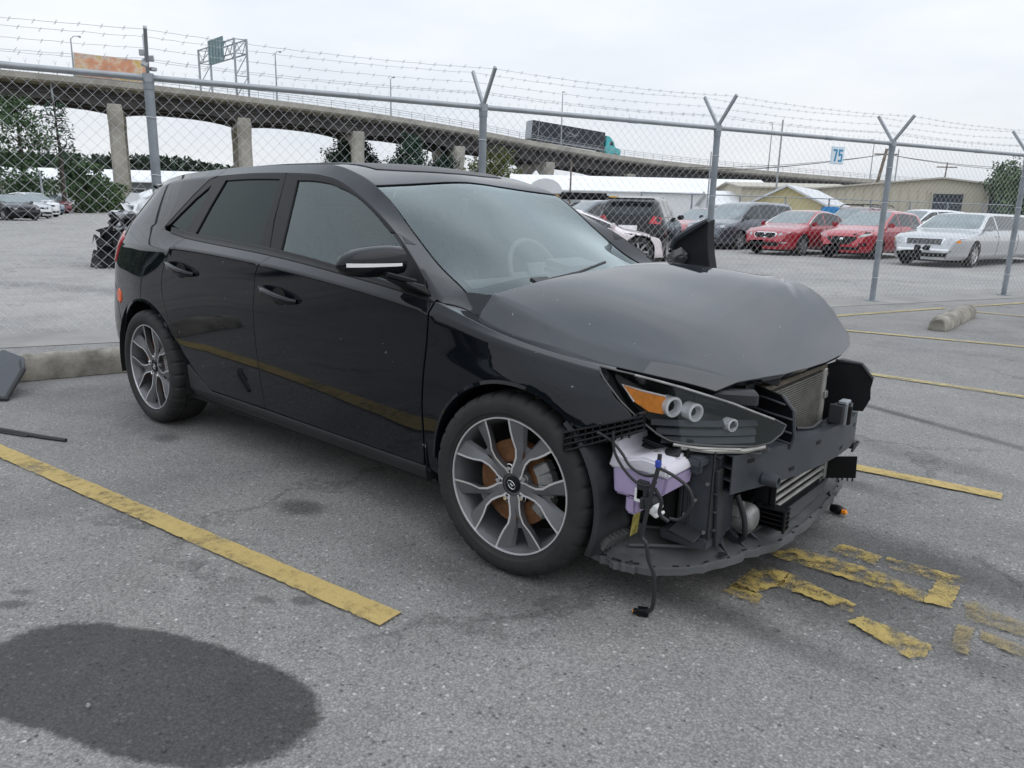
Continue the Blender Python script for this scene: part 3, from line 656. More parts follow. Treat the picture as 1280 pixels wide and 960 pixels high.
# --- wheels
def wheel(loc, rz, steer=0, rot=21, name='wheel'):
    wl = bpy.data.objects.new(name, None); COL.objects.link(wl); wl.parent = CAR
    wl.location = loc; wl.rotation_euler = (0, 0, rz+steer)
    # tyre, outer side towards local -y
    prof = [(.236, -.094), (.243, -.106), (.250, -.1085), (.256, -.1135), (.272, -.1165), (.289, -.1145), (.302, -.108), (.311, -.099), (.3165, -.088), (.3185, -.072), (.3185, -.046), (.3185, -.043), (.3185, -.036), (.3185, -.033), (.3185, -.004), (.3185, .004), (.3185, .033), (.3185, .036), (.3185, .043), (.3185, .072), (.3165, .088), (.308, .100), (.29, .112), (.256, .112), (.236, .094)]
    n = 168; m = MB(); V = []
    for k, (r, a) in enumerate(prof):
        for j in range(n):
            rr = r; aa = abs(a)
            jj = (j + (3 if a > 0 else 0)) % 6
            if .029 < aa < .0445: rr = r-.008 if .034 < aa < .0425 else r
            elif r > .300 and aa > .045 and jj < 1: rr = r-.0065
            elif r > .317 and aa < .03 and aa > .001 and (j+2) % 6 == 0: rr = r-.008
            t = 2*math.pi*j/n; V.append((rr*math.cos(t), a, rr*math.sin(t)))
    k = len(prof)
    m.add(V, [(i*n+j, i*n+(j+1) % n, (i+1)*n+(j+1) % n, (i+1)*n+j) for i in range(k-1) for j in range(n)])
    m.build('tyre', M_TYRE, wl, smooth=20)
    # barrel and lip
    m = MB(); m.lathe([(.2395, -.1005), (.2375, -.104), (.2335, -.1035), (.2325, -.099)], 72, mi=1)
    m.lathe([(.2325, -.099), (.226, -.085), (.218, -.07), (.211, -.02), (.208, .09)], 72, mi=0)
    yf = lambda r: -.0985+.030*max(0, 1-r/.235)**1.2
    def pt(r, ph, d=0): a = R(ph); return (r*math.sin(a), yf(r)+d, r*math.cos(a))
    # outer edge of a Y spoke: hub -> rim; then the inner V
    E = [(.040, 33), (.058, 26), (.078, 17.5), (.105, 13.5), (.135, 15.0), (.165, 20.5), (.195, 23.0), (.233, 24.5)]
    I = []
    out_ = E+I; poly = out_+[(r, -p) for r, p in (out_[::-1][1:])]
    def ins(r, p, d):   # shift an edge point inwards by d metres of arc
        return (r, p-math.degrees(d/r)) if p > 0 else (r, p+math.degrees(d/r))
    for q in range(5):
        b0 = rot+72*q
        # dark flat face, split into two blades so every face stays close to flat
        for s in (1, -1):
            Ei = [ins(r, p, .0070) for r, p in E]
            A = [pt(r, b0+s*p, .0005) for r, p in Ei]; B = []
            inner = [(.040, 0), (.058, 0), (.078, 0), (.105, .4), (.135, 3.4), (.165, 7.2), (.195, 9.3), (.233, 10.6)]
            B = [pt(r, b0+s*p, .0005+.012*min(1, max(0, (r-.078)/.05))) for r, p in inner]
            nn = len(A); m.add(A+B, [(i, i+1, nn+i+1, nn+i) for i in range(nn-1)])
            # machined line along the outer edge
            C = [pt(r, b0+s*p) for r, p in E]; m.add(A+C, [(i, i+1, nn+i+1, nn+i) for i in range(nn-1)], 1)
            # flanks going back into the wheel
            D_ = [pt(r*.995, b0+s*(p-3.0), .030) for r, p in E]; m.add(C+D_, [(i, i+1, nn+i+1, nn+i) for i in range(nn-1)])
            G_ = [pt(r, b0+s*(p-2.5 if p > 3 else p), .026) for r, p in inner]; m.add(B[4:]+G_[4:], [(i, i+1, nn-4+i+1, nn-4+i) for i in range(nn-5)])
        # sunk web inside the V
        Wb = [pt(.155, b0+8, .022), pt(.120, b0, .016), pt(.155, b0-8, .022)]; m.add(Wb, [(0, 1, 2)])
    m.lathe([(.0, -.066), (.036, -.068), (.050, -.068), (.066, -.062), (.070, -.03)], 40)
    m.build('rim', [M_RIM, M_BRIGHT], wl, smooth=35)
    for q in range(5):
        a = R(rot+36+72*q); m = MB(); c = (.057*math.sin(a), -.072, .057*math.cos(a))
        m.lathe([(.0, -.010), (.0075, -.010), (.0095, -.006), (.0095, .006)], 6, c=c); m.lathe([(.0155, .0), (.0135, -.001), (.0125, .01)], 20, c=c)
        m.build('lug_nut', M_CHROME if q else M_CAST, wl, smooth=30)
    m = MB(); m.lathe([(0, -.076), (.024, -.0755), (.029, -.073), (.030, -.064)], 32); hc = m.build('hub_cap', M_TRIM, wl, smooth=30)
    m = MB()      # slanted H in an oval ring
    ov = [(.0175*math.cos(t)*1.0, -.0768, .0115*math.sin(t)) for t in np.linspace(0, 2*math.pi, 33)]
    tl = R(-38 if rz == 0 else 38)
    rotp = lambda P: [(x*math.cos(tl)-z*math.sin(tl), y, x*math.sin(tl)+z*math.cos(tl)) for x, y, z in P]
    m.tube(rotp(ov), .0014, 6, cap=False)
    m.tube(rotp([(-.008, -.077, -.009), (-.004, -.077, .009)]), .0017, 6); m.tube(rotp([(.004, -.077, -.009), (.008, -.077, .009)]), .0017, 6)
    m.tube(rotp([(-.006, -.077, -.001), (.006, -.077, .002)]), .0017, 6)
    m.build('hub_emblem', M_CHROME, wl)
    m = MB(); m.lathe([(.075, -.045), (.150, -.045), (.150, -.025), (.075, -.025)], 56, closed=True); m.lathe([(.072, -.052), (.074, -.02)], 40); m.build('brake_disc', M_RUST, wl, smooth=30)
    m = MB(); cx = .125 if rz == 0 else -.125
    for a0 in (-34, -18, 0, 18, 34):
        a = R(a0); m.box((cx*1.0*math.cos(a), -.037, abs(cx)*math.sin(a)), (.062, .05, .044), rotm(0, -a if cx > 0 else a, 0))
    m.build('brake_caliper', M_CAST, wl, bevel=.008)
    m = MB(); m.lathe([(.205, .08), (.17, .085), (.0, .085)], 32); m.build('dust_shield', M_VOID, wl)
    return wl
wheel((1.325, -.775, .318), 0, steer=R(4.5), rot=23)
wheel((-1.322, -.775, .318), 0, rot=38)
wheel((1.325, .775, .318), math.pi, steer=R(4.5))
wheel((-1.322, .775, .318), math.pi, rot=10)
# --- wheel wells, floor, interior
for x in (1.33, -1.325):
    for s in (-1, 1):
        m = MB(); A = np.linspace(R(58 if x > 0 else -12), R(192), 26); r = .405
        V = [(x+r*math.cos(a), s*y, .315+r*math.sin(a)) for a in A for y in (.868, .50)]
        m.add(V, [(i*2, i*2+1, i*2+3, i*2+2) for i in range(len(A)-1)])
        m.add([(x-.42, s*.50, .2), (x+.42, s*.50, .2), (x+.42, s*.50, .74), (x-.42, s*.50, .74)], [(0, 1, 2, 3)])
        m.build('wheel_well', M_VOID, CAR)
m = MB(); m.box((-.38, 0, .235), (2.9, 1.58, .10)); m.box((0, 0, .27), (1.75, 1.68, .05)); m.build('floor_pan', M_VOID, CAR)
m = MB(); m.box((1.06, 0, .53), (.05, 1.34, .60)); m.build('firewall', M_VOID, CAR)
m = MB()
for s in (-1, 1): m.box((-.1, s*.80, .62), (2.0, .04, .62)); m.box((-1.5, s*.70, .78), (.9, .04, .5))
m.build('door_lining', M_INT, CAR, bevel=.01)
m = MB(); m.prism([(.99, .89), (.80, .935), (.62, .925), (.55, .85), (.60, .62), (.98, .55)], 1.50, ((0, -.75, 0), (1, 0, 0), (0, 0, 1), (0, 1, 0))); m.box((.66, .37, .95), (.2, .34, .06), rotm(0, .2, 0)); m.build('dashboard', M_INT, CAR, bevel=.03, seg=2)
sw = MB(); sw.lathe([(.185+.015*math.cos(t), .015*math.sin(t)) for t in np.linspace(0, 2*math.pi, 11)], 40, axis='x'); sw.box((.01, 0, 0), (.04, .15, .11)); sw.box((0, 0, 0), (.025, .36, .03)); sw.box((0, 0, -.09), (.025, .03, .18))
so = sw.build('steering_wheel', M_INT, CAR, bevel=.005); so.location = (.42, .37, .90); so.rotation_euler = (0, R(-25), 0)
def seat(x, y, wd=.50):
    m = MB(); m.box((x+.05, y, .42), (.52, wd, .18), rotm(0, R(-8), 0)); m.box((x-.27, y, .74), (.16, wd*.92, .62), rotm(0, R(-14), 0)); m.box((x-.36, y, 1.115), (.09, min(.27, wd*.5), .19), rotm(0, R(-12), 0))
    for d in (-.05, .05): m.tube([(x-.34, y+d, 1.0), (x-.36, y+d, 1.06)], .008, 6)
    m.build('seat', M_SEAT, CAR, bevel=.045, seg=3, smooth=60)
seat(.02, -.37); seat(.02, .37); seat(-.85, -.36, .66); seat(-.85, .36, .66)
m = MB(); m.tube([(.33, 0, 1.30), (.35, 0, 1.26)], .01, 8); m.box((.37, 0, 1.235), (.03, .23, .065), rotm(0, .15, 0)); m.build('interior_mirror', M_INT, CAR, bevel=.012)
m = MB()
q = [(x, v) for x in np.linspace(-1.7, .25, 16) for v in np.linspace(V9+.01, V11, 10)]
for s in (-1, 1):
    P = BL.ev([a for a, b in q], [b for a, b in q])*[1, s, 1]-[0, 0, .035]
    m.add(P, [(i*10+j, i*10+j+1, (i+1)*10+j+1, (i+1)*10+j) for i in range(15) for j in range(9)])
m.build('headlining', mat('headlining', (.25, .25, .24), .9, var=.08), CAR)
# ------------------------------------------------------------------ the exposed front end
LX = [1.40, 1.5, 1.6, 1.7, 1.8, 1.9, 1.97, 2.03, 2.08, 2.11]; LW = [.850, .836, .812, .776, .714, .628, .546, .455, .37, .31]
def lens_y(x, z): return -pchip(LX, LW, np.asarray(x)+.25*(np.asarray(z)-.62))
LENS = [(1.623, .764), (1.628, .745), (1.641, .724), (1.694, .662), (1.746, .613), (1.798, .570), (1.83, .552), (1.87, .544), (1.931, .539), (2.019, .532), (2.045, .540), (2.062, .565), (2.066, .589), (2.04, .610), (1.953, .664), (1.839, .713), (1.712, .747)]
def lens_S(q): return np.stack([q[:, 0], lens_y(q[:, 0], q[:, 1]), q[:, 1]], 1)
def lens_n(x, z):
    e = .002; a = lens_S(np.array([[x+e, z]]))-lens_S(np.array([[x-e, z]])); b = lens_S(np.array([[x, z+e]]))-lens_S(np.array([[x, z-e]]))
    n = np.cross(a[0], b[0]); n /= np.linalg.norm(n); return n if n[1] < 0 else -n
def lp(x, z, d=0.): return np.array([x, float(lens_y(x, z)), z])+lens_n(x, z)*d
HLm = MB()
D = dense(LENS, .015); nD = len(D)
inn = lambda p, d: np.array([p[0]+(1.85-p[0])*.10, 0, p[1]+(.64-p[1])*.12])
Vf = [lp(*p, .001) for p in D]
Vb = [lp(p[0]+(1.86-p[0])*.12, p[1]+(.635-p[1])*.16, -.085) for p in D]
c_ = np.mean(Vb, 0)
HLm.add(Vf+Vb+[c_], [(i, (i+1) % nD, nD+(i+1) % nD, nD+i) for i in range(nD)]+[(nD+i, nD+(i+1) % nD, 2*nD) for i in range(nD)])
HL_O = HLm.build('headlight', mat('headlamp_bowl', (.006, .0065, .008), .35, var=.3, scale=20), CAR, smooth=50)
V2, F, loop = cdt(inset(D, .001), .03)
V, Fc, Nn = surf_mesh(lens_S, V2, F, loop, .004, off=.002)
if Nn[:len(V2), 1].mean() > 0:
    Nn = -Nn; Fc = [f[::-1] for f in Fc]; V[:len(V2)] += Nn[:len(V2)]*.004
obj_from('lens', V, Fc, Nn, M_LENS, HL_O)
# pale rim line along the edge of the lens, thicker on the upper edge
m = MB(); m.tube([lp(*p, .002) for p in D]+[lp(*D[0], .002)], .0028, 6, cap=False); m.build('lens_rim', M_DUSTY, HL_O)
m = MB(); m.tube([lp(x, z, .003) for x, z in [(1.72, .744), (1.78, .729), (1.839, .711), (1.90, .687), (1.953, .663), (2.0, .634), (2.04, .609)]], .004, 6); m.build('lens_seal', M_CAST, HL_O)
A = [(1.690, .712), (1.745, .697), (1.806, .683), (1.806, .628), (1.770, .634), (1.728, .662)]
Vf = [lp(x, z, -.018) for x, z in dense(A, .02)]; Vb = [lp(x, z, -.05) for x, z in dense(A, .02)]; k = len(Vf)
m = MB(); m.add(Vf+Vb, [tuple(range(k)), tuple(range(k, 2*k))[::-1]]+[(i, (i+1) % k, k+(i+1) % k, k+i) for i in range(k)]); m.build('amber_reflector', M_AMBER, HL_O)
m = MB(); m.tube([lp(x, z, -.017) for x, z in [(1.728, .662), (1.690, .712), (1.745, .697), (1.806, .683)]], .0032, 6); m.build('reflector_edge', M_WHITEP, HL_O)
M_RINGM = mat('lamp_silver', (.85, .85, .85), .3, .15, var=.08)
def ring_lamp(x, z, r, d=-.036, L=.035):
    c = lp(x, z, d); ax = Vector((.93, -.36, .0)).normalized(); rm = ax.to_track_quat('X', 'Z').to_matrix()
    m = MB(); m.lathe([(r, -L), (r, .0), (r*.86, .004), (r*.80, -.01), (r*.62, -.02), (r*.5, -.022)], 28, axis='x', mi=0)
    m.lathe([(r*1.03, .0), (r*1.03, .009), (r*.78, .011), (r*.74, .0)], 28, axis='x', mi=1)
    m.lathe([(r*.62, -.014), (r*.4, -.004), (0, .001)], 20, axis='x', mi=2)
    m.v = [tuple(rm @ Vector(v)+Vector(c)) for v in m.v]
    m.build('lamp_ring', [M_RINGM, M_WHITEP, M_TRIM], HL_O, smooth=35)
ring_lamp(1.826, .652, .031, d=-.024, L=.030); ring_lamp(1.880, .637, .028, d=-.024, L=.030); ring_lamp(1.966, .598, .020, d=-.022, L=.022)
m = MB()
for z0, dd in ((.612, -.03), (.585, -.028), (.562, -.022)):
    xs = np.linspace(1.775+(.62-z0)*.6, 2.02, 14); V = []
    for x in xs: V += [lp(x, z0-.012*(x-1.85), dd), lp(x, z0-.018-.012*(x-1.85), dd+.012), lp(x, z0-.024-.012*(x-1.85), dd-.01)]
    m.add(V, [(i*3+j, i*3+j+1, i*3+j+4, i*3+j+3) for i in range(13) for j in range(2)])
m.build('lamp_bezel', M_STEELBLK, HL_O, smooth=40)
m = MB(); m.tube([lp(x, z, -.012) for x, z in [(1.86, .532), (1.93, .524), (2.0, .521), (2.04, .528)]], [.009, .011, .011, .008], 8); m.tube([lp(x, z, -.004) for x, z in [(1.84, .541), (1.90, .531), (1.99, .525)]], .006, 6); m.build('lamp_mount', M_ALUL, HL_O)
m = MB(); m.box((1.90, -.50, .665), (.20, .06, .05), rotm(0, 0, .55)); m.lathe([(.0, .03), (.022, .03), (.022, -.03), (.0, -.03)], 16, c=(1.93, -.40, .655), axis='x'); m.build('lamp_back', M_PLAST, HL_O, bevel=.01)
# far headlamp stays only as its dark mounting
# clip-on bumper bracket under the fender: an open lattice
m = MB(); a = np.array((1.548, -.858, .553)); b = np.array((1.765, -.752, .629)); dn = np.array((.010, 0, -.056))
nrm_ = np.cross(b-a, dn); nrm_ /= np.linalg.norm(nrm_)
for i in range(12):
    t = i/11; p = a+(b-a)*t; q = p+dn*(1 if i < 10 else .6)
    m.box((p+q)/2-nrm_*.012, (.005, .030, .056), rotm(0, 0, .45))
for j in range(4):
    t = j/3; m.tube([a+dn*t, b+dn*t*.7], .0045, 5); m.tube([a+dn*t+nrm_*-.025, b+dn*t*.7-nrm_*.025], .004, 5)
m.build('bumper_bracket', M_TRIM, CAR)
m = MB()
for t in (.1, .45, .75, .97):
    p = a+(b-a)*t; m.box(p+[0, 0, .002], (.018, .012, .016), rotm(0, -.3, .45))
m.build('bracket_clip', M_PLAST, CAR, bevel=.002)
# wheel-arch liner in front of the tyre
m = MB(); A = np.linspace(R(-24), R(52), 26); rows = []
prof = [(.322, -.872), (.338, -.866), (.342, -.84), (.338, -.80), (.346, -.70), (.350, -.56)]
V = []
for a_ in A:
    k = .012*math.sin(a_*26)*(1 if a_ < .2 else .4)
    for i, (r, y) in enumerate(prof): V.append((1.335+(r+.018+(k if i > 2 else 0))*math.cos(a_), y+.01, .31+(r+.018+(k if i > 2 else 0))*math.sin(a_)))
n = len(prof); m.add(V, [(i*n+j, i*n+j+1, (i+1)*n+j+1, (i+1)*n+j) for i in range(25) for j in range(n-1)])
LIN = m.build('wheel_arch_liner', M_PLAST, CAR, smooth=50)
m = MB()
for i in range(9):      # ribbed apron where the liner meets the undertray
    t = i/8; m.box((1.665+.02*t, -.80+.17*t, .205), (.05, .008, .045), rotm(0, .5, .2))
m.build('liner_rib', M_DUSTY, LIN)
m = MB(); Vv = []
for z in (.20, .34):
    for y in (-.70, -.655): Vv.append((1.335+.379*math.cos(math.asin((z-.31)/.379))-.018, y, z))
m.add([(p[0]+.030, p[1], p[2]) for p in Vv], [(0, 1, 3, 2)]); m.build('inspection_label', mat('worn_yellow_label', (.45, .38, .10), .7, var=.5, scale=40), LIN)
# washer reservoir
m = MB()
m.prism([(1.588, .425), (1.60, .318), (1.722, .322), (1.735, .345), (1.84, .355), (1.855, .430), (1.735, .440)], .17, ((0, -.70, 0), (1, 0, 0), (0, 0, 1), (0, 1, 0)))
m.box((1.69, -.655, .292), (.058, .09, .07))
m.v = [(1.69+(x-1.588)*.72, y-.10, .40+(z-.40)*.86+.045) for x, y, z in m.v]
TK = m.build('washer_reservoir', M_PURPLE, CAR, bevel=.010, seg=2, smooth=60)
m = MB(); m.prism([(1.575, .425), (1.577, .414), (1.745, .425), (1.862, .425), (1.858, .447), (1.835, .475), (1.74, .481), (1.665, .462), (1.625, .474), (1.612, .525), (1.592, .525), (1.588, .46)], .18, ((0, -.705, 0), (1, 0, 0), (0, 0, 1), (0, 1, 0)))
m.v = [(1.69+(x-1.588)*.72, y-.10, .40+(z-.40)*.86+.045) for x, y, z in m.v]; m.build('reservoir_top', M_TANKTOP, TK, bevel=.008, seg=2, smooth=60)
m = MB(); m.lathe([(0, -.03), (.022, -.03), (.022, .03), (0, .03)], 16, c=(1.80, -.70, .335)); m.box((1.752, -.70, .365), (.05, .03, .07)); m.lathe([(0, -.02), (.014, -.02), (.014, .02), (0, .02)], 12, c=(1.765, -.715, .325), axis='z'); m.v = [(1.69+(x-1.588)*.72, y-.10, .40+(z-.40)*.86+.045) for x, y, z in m.v]; m.build('washer_pump', M_PLAST, TK, bevel=.003)
m = MB(); m.tube([(1.735, -.68, .318), (1.77, -.69, .298), (1.81, -.69, .281), (1.832, -.67, .292)], [.008, .012, .013, .006], 8); m.box((1.74, -.705, .345), (.045, .02, .05)); m.lathe([(0, -.02), (.016, -.018), (.013, .03), (0, .03)], 12, c=(1.82, -.71, .318)); m.v = [(1.69+(x-1.588)*.72, y-.10, .40+(z-.40)*.86+.045) for x, y, z in m.v]; m.build('hose_elbow', M_WHITEP, TK, bevel=.002)
# cables
def cable(pts, r=.005, name='cable', parent=CAR, m_=None, sh=(0, 0, 0)):
    P = [np.array(p)+np.array(sh) for p in pts]; out = []
    for i in range(len(P)-1):
        p0 = P[max(0, i-1)]; p1 = P[i]; p2 = P[i+1]; p3 = P[min(len(P)-1, i+2)]
        for t in np.linspace(0, 1, 6, endpoint=False):
            out.append(.5*((2*p1)+(p2-p0)*t+(2*p0-5*p1+4*p2-p3)*t*t+(-p0+3*p1-3*p2+p3)*t**3))
    out.append(P[-1]); mm = MB(); mm.tube(out, r, 7); return mm.build(name, m_ or M_CABLE, parent, smooth=60)
cable([(1.60, -.78, .545), (1.622, -.735, .512), (1.654, -.728, .482), (1.687, -.728, .447), (1.74, -.735, .435), (1.787, -.75, .455), (1.792, -.75, .49)], .0045, sh=(.088, -.102, .04))
cable([(1.625, -.735, .545), (1.63, -.735, .49), (1.66, -.73, .44), (1.71, -.73, .405), (1.76, -.74, .408), (1.787, -.75, .43)], .0045, sh=(.088, -.102, .04))
cable([(1.880, -.850, .555), (1.878, -.852, .51), (1.870, -.856, .466), (1.860, -.857, .40), (1.850, -.858, .340), (1.846, -.858, .295), (1.862, -.86, .278), (1.872, -.855, .225), (1.886, -.845, .180), (1.888, -.84, .10), (1.87, -.82, .05), (1.835, -.79, .02), (1.825, -.785, .012)], .0065, 'loose_cable')
cable([(1.792, -.74, .47), (1.83, -.72, .45), (1.873, -.715, .423), (1.884, -.71, .374), (1.853, -.71, .325), (1.82, -.715, .318)], .005, sh=(.088, -.102, .04))
cable([(1.785, -.75, .41), (1.80, -.735, .37), (1.795, -.73, .33), (1.82, -.72, .31)], .006, sh=(.088, -.102, .04))
cable([(1.80, -.66, .47), (1.87, -.62, .47), (1.90, -.58, .44), (1.90, -.57, .36)], .009)
m = MB(); m.box((1.879, -.854, .528), (.014, .016, .022)); m.build('cable_clip', mat('blue_clip', (.03, .06, .35), .4), CAR, bevel=.002)
pg = thing('cable_plug', 'small black cable plug lying on the asphalt under the front of the hatchback', 'plug', (1.825, -.785, 0))
m = MB(); m.box((0, 0, .013), (.035, .028, .024), rotm(0, 0, .5)); m.box((-.02, -.012, .012), (.014, .018, .014), rotm(0, 0, .5)); m.build('housing', M_TRIM, pg, bevel=.003)
m = MB(); m.box((-.022, -.012, .011), (.016, .010, .008), rotm(0, 0, .5)); m.build('seal', M_AMBER, pg, bevel=.001)
# cross members: upright brackets behind the headlamp
m = MB()
m.box((1.875, -.535, .37), (.13, .10, .33)); m.box((1.885, -.60, .36), (.10, .012, .30)); m.box((1.86, -.585, .215), (.16, .10, .035)); m.box((1.81, -.60, .50), (.22, .14, .03), rotm(0, .12, 0)); m.box((1.81, -.64, .475), (.20, .03, .035), rotm(0, .12, 0))
m.box((1.79, -.58, .44), (.05, .05, .14)); m.box((1.93, -.50, .36), (.015, .12, .30))
FFR = m.build('front_frame', M_STEELBLK, CAR, bevel=.006, seg=2)
m = MB()      # moulded ribs, flanges and torn ends on the upright
for z in (.26, .32, .38, .44, .50): m.box((1.90, -.592, z), (.10, .022, .006))
for x in (1.835, 1.86, 1.935): m.box((x, -.598, .37), (.006, .028, .30))
m.box((1.945, -.575, .33), (.012, .035, .26), rotm(.1, 0, 0)); m.box((1.87, -.63, .245), (.09, .06, .008), rotm(.3, .2, 0)); m.box((1.80, -.66, .505), (.16, .04, .010), rotm(.4, .1, .1)); m.box((1.84, -.70, .515), (.05, .05, .012), rotm(.2, -.3, .3))
m.build('frame_rib', M_PLAST, FFR, bevel=.002)
for (x, y, z) in ((1.85, -.602, .46), (1.85, -.602, .29), (1.92, -.602, .41), (1.92, -.602, .25), (1.885, -.61, .35), (1.80, -.72, .512)):
    m = MB(); m.lathe([(0, -.012), (.006, -.012), (.007, -.009), (.007, 0)], 6, c=(x, y, z)); m.lathe([(.012, -.002), (.012, 0)], 14, c=(x, y, z)); m.build('bolt', M_CAST, FFR)
m = MB()
for k in range(9):
    a = rng.rand(6); m.box((1.72+.16*a[0], -.60-.05*a[1], .47+.06*a[2]), (.03+.06*a[3], .02+.03*a[4], .012+.02*a[5]), rotm(*(a[:3]*2)))
for k in range(7):
    a = rng.rand(6); m.box((1.78+.12*a[0], -.50-.06*a[1], .19+.05*a[2]), (.03+.05*a[3], .03*a[4]+.015, .012+.015*a[5]), rotm(*(a[:3]*2)))
m.build('broken_clip', M_TRIM, FFR, bevel=.002)
m = MB()
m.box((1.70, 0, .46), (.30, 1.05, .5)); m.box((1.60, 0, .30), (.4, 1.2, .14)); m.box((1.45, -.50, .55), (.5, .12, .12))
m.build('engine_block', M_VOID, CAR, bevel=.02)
m = MB(); m.lathe([(0, -.05), (.035, -.05), (.05, -.03), (.05, .03), (.035, .05), (0, .05)], 20, c=(1.945, -.385, .245), axis='x'); m.box((1.95, -.36, .21), (.05, .08, .05)); m.box((1.94, -.42, .28), (.04, .05, .05)); m.build('compressor', M_CAST, CAR, bevel=.006)
cable([(1.95, -.45, .34), (1.975, -.44, .27), (1.98, -.43, .20), (1.95, -.40, .165), (1.96, -.30, .17), (1.98, -.24, .20)], .009)
# bumper beam: a curved box section with an open, webbed end
bp_ = [(1.975, -.572, .443), (1.995, -.50, .443), (2.028, -.38, .441), (2.055, -.22, .437), (2.070, -.05, .432), (2.074, .12, .426), (2.066, .28, .419), (2.045, .42, .411), (2.02, .50, .406), (1.98, .56, .403)]
bp_ = [np.array(p) for p in bp_]
def beam(mb, h0, h1, d0, d1):
    V = []
    for i, p in enumerate(bp_):
        t = bp_[min(i+1, len(bp_)-1)]-bp_[max(i-1, 0)]; t /= np.linalg.norm(t); nx_ = np.array([t[1], -t[0], 0])
        V += [p+nx_*d0+[0, 0, h0], p+nx_*d1+[0, 0, h0], p+nx_*d1+[0, 0, h1], p+nx_*d0+[0, 0, h1]]
    n = len(bp_); F = [(i*4+j, i*4+(j+1) % 4, (i+1)*4+(j+1) % 4, (i+1)*4+j) for i in range(n-1) for j in range(4)]
    mb.add(V, F+[(0, 1, 2, 3), tuple(range(4*n-4, 4*n))[::-1]])
m = MB(); H = .062
beam(m, -H, H, .0, .004); beam(m, -H, H, -.064, -.060); beam(m, H-.004, H, -.06, 0); beam(m, -H, -H+.004, -.06, 0); beam(m, -.022, -.018, -.06, 0); beam(m, .018, .022, -.06, 0)
BM = m.build('bumper_beam', M_STEELBLK, CAR, smooth=40)
m = MB()
for k, fr in enumerate((.12, .3, .42, .58, .72, .86)):
    i = fr*(len(bp_)-1); i0 = int(i); p = bp_[i0]+(bp_[min(i0+1, len(bp_)-1)]-bp_[i0])*(i-i0); t = bp_[min(i0+1, len(bp_)-1)]-bp_[i0]; an = math.atan2(t[1], t[0])-math.pi/2
    m.box(p+np.array([.004*math.cos(an), .004*math.sin(an), (.035, -.03, .03, -.035, .02, .04)[k]]), (.004, .030, .012), rotm(0, 0, an))
m.build('beam_slot', M_VOID, BM)
m = MB(); c_ = (2.040, -.425, .408); m.lathe([(.013, -.02), (.013, .03), (.020, .03), (.021, .02), (.021, -.02)], 20, c=c_, axis='x'); m.build('tow_eye_socket', M_STEELBLK, BM)
m = MB(); m.box((2.0, -.48, .507), (.05, .06, .006), rotm(0, 0, .35)); m.box((2.02, -.44, .507), (.03, .03, .008), rotm(0, 0, .3)); m.build('beam_plate', M_DUSTY, BM, bevel=.001)
# condenser and the radiator behind it
m = MB()
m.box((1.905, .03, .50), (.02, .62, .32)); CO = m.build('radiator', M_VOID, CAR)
m = MB()
for i in range(30):
    z = .362+.0092*i; m.box((1.925, .03, z), (.016, .56, .0042))
m.build('condenser_fins', M_ALU, CO, smooth=None)
m = MB(); m.lathe([(0, -.15), (.016, -.145), (.016, .145), (0, .15)], 14, c=(1.928, .325, .50), axis='z'); m.box((1.935, .33, .54), (.03, .03, .03)); m.box((1.93, .335, .62), (.02, .03, .02)); m.build('condenser_tank', M_ALUL, CO, bevel=.003)
m = MB(); m.box((1.915, .03, .655), (.05, .60, .02)); m.box((1.90, .10, .672), (.05, .3, .018), rotm(.05, 0, 0)); m.build('condenser_top', mat('dusty_brown_metal', (.12, .10, .075), .8, var=.3, scale=14), CO, bevel=.003)
m = MB()
for i in range(9): m.box((1.90+.02*rng.rand(), -.32+.085*i+.02*rng.rand(), .69+.012*rng.rand()), (.05+.03*rng.rand(), .04+.03*rng.rand(), .025), rotm(rng.rand()*.4, rng.rand()*.3, rng.rand()))
m.box((1.87, .1, .68), (.07, .9, .05)); m.tube([(1.95, .02, .675), (1.96, .10, .69), (1.94, .2, .685)], .007, 6)
m.build('slam_panel', M_PLAST, CAR, bevel=.005)
# air guides either side of the condenser
def plate(name, pts, th, m_, parent=CAR, bev=.002):
    """A moulded sheet through 3-D outline points with real thickness."""
    P = np.array(pts, float); c = P.mean(0); u, s_, vh = np.linalg.svd(P-c); n_ = vh[2]
    k = len(P); mb = MB(); mb.add(list(P-n_*th/2)+list(P+n_*th/2), [tuple(range(k))[::-1], tuple(range(k, 2*k))]+[(i, (i+1) % k, k+(i+1) % k, k+i) for i in range(k)])
    return mb.build(name, m_, parent, bevel=bev) if name else mb
NG = plate('air_guide', [(1.87, -.235, .66), (1.90, -.28, .672), (2.005, -.295, .655), (2.048, -.298, .61), (2.058, -.298, .525), (2.047, -.295, .482), (1.985, -.29, .49), (1.88, -.25, .49)], .008, M_TRIM)
m = MB()
for z0 in (.63, .585, .54, .505): m.tube([(1.89, -.27, z0+.008), (1.97, -.298, z0+.004), (2.052-.03*(z0 > .6), -.304, z0-.004)], .0045, 5)
m.tube([(2.005, -.297, .655), (2.048, -.30, .61), (2.058, -.30, .525), (2.047, -.297, .482)], .006, 6)
m.build('guide_rib', M_STEELBLK, NG)
FG = plate('air_guide', [(1.925, .352, .40), (1.915, .345, .648), (1.955, .375, .668), (2.045, .40, .664), (2.093, .405, .612), (2.088, .405, .575), (2.092, .405, .535), (2.072, .40, .482), (2.03, .395, .478), (1.985, .375, .42)], .010, M_TRIM)
m = MB(); m.tube([(1.955, .37, .672), (2.045, .395, .668), (2.093, .40, .614)], .007, 6); m.add([(1.955, .372, .668), (2.045, .397, .664), (2.08, .44, .63), (2.03, .47, .66), (1.955, .45, .672)], [(0, 1, 2, 3, 4)]); m.build('guide_lip', M_PLAST, FG)
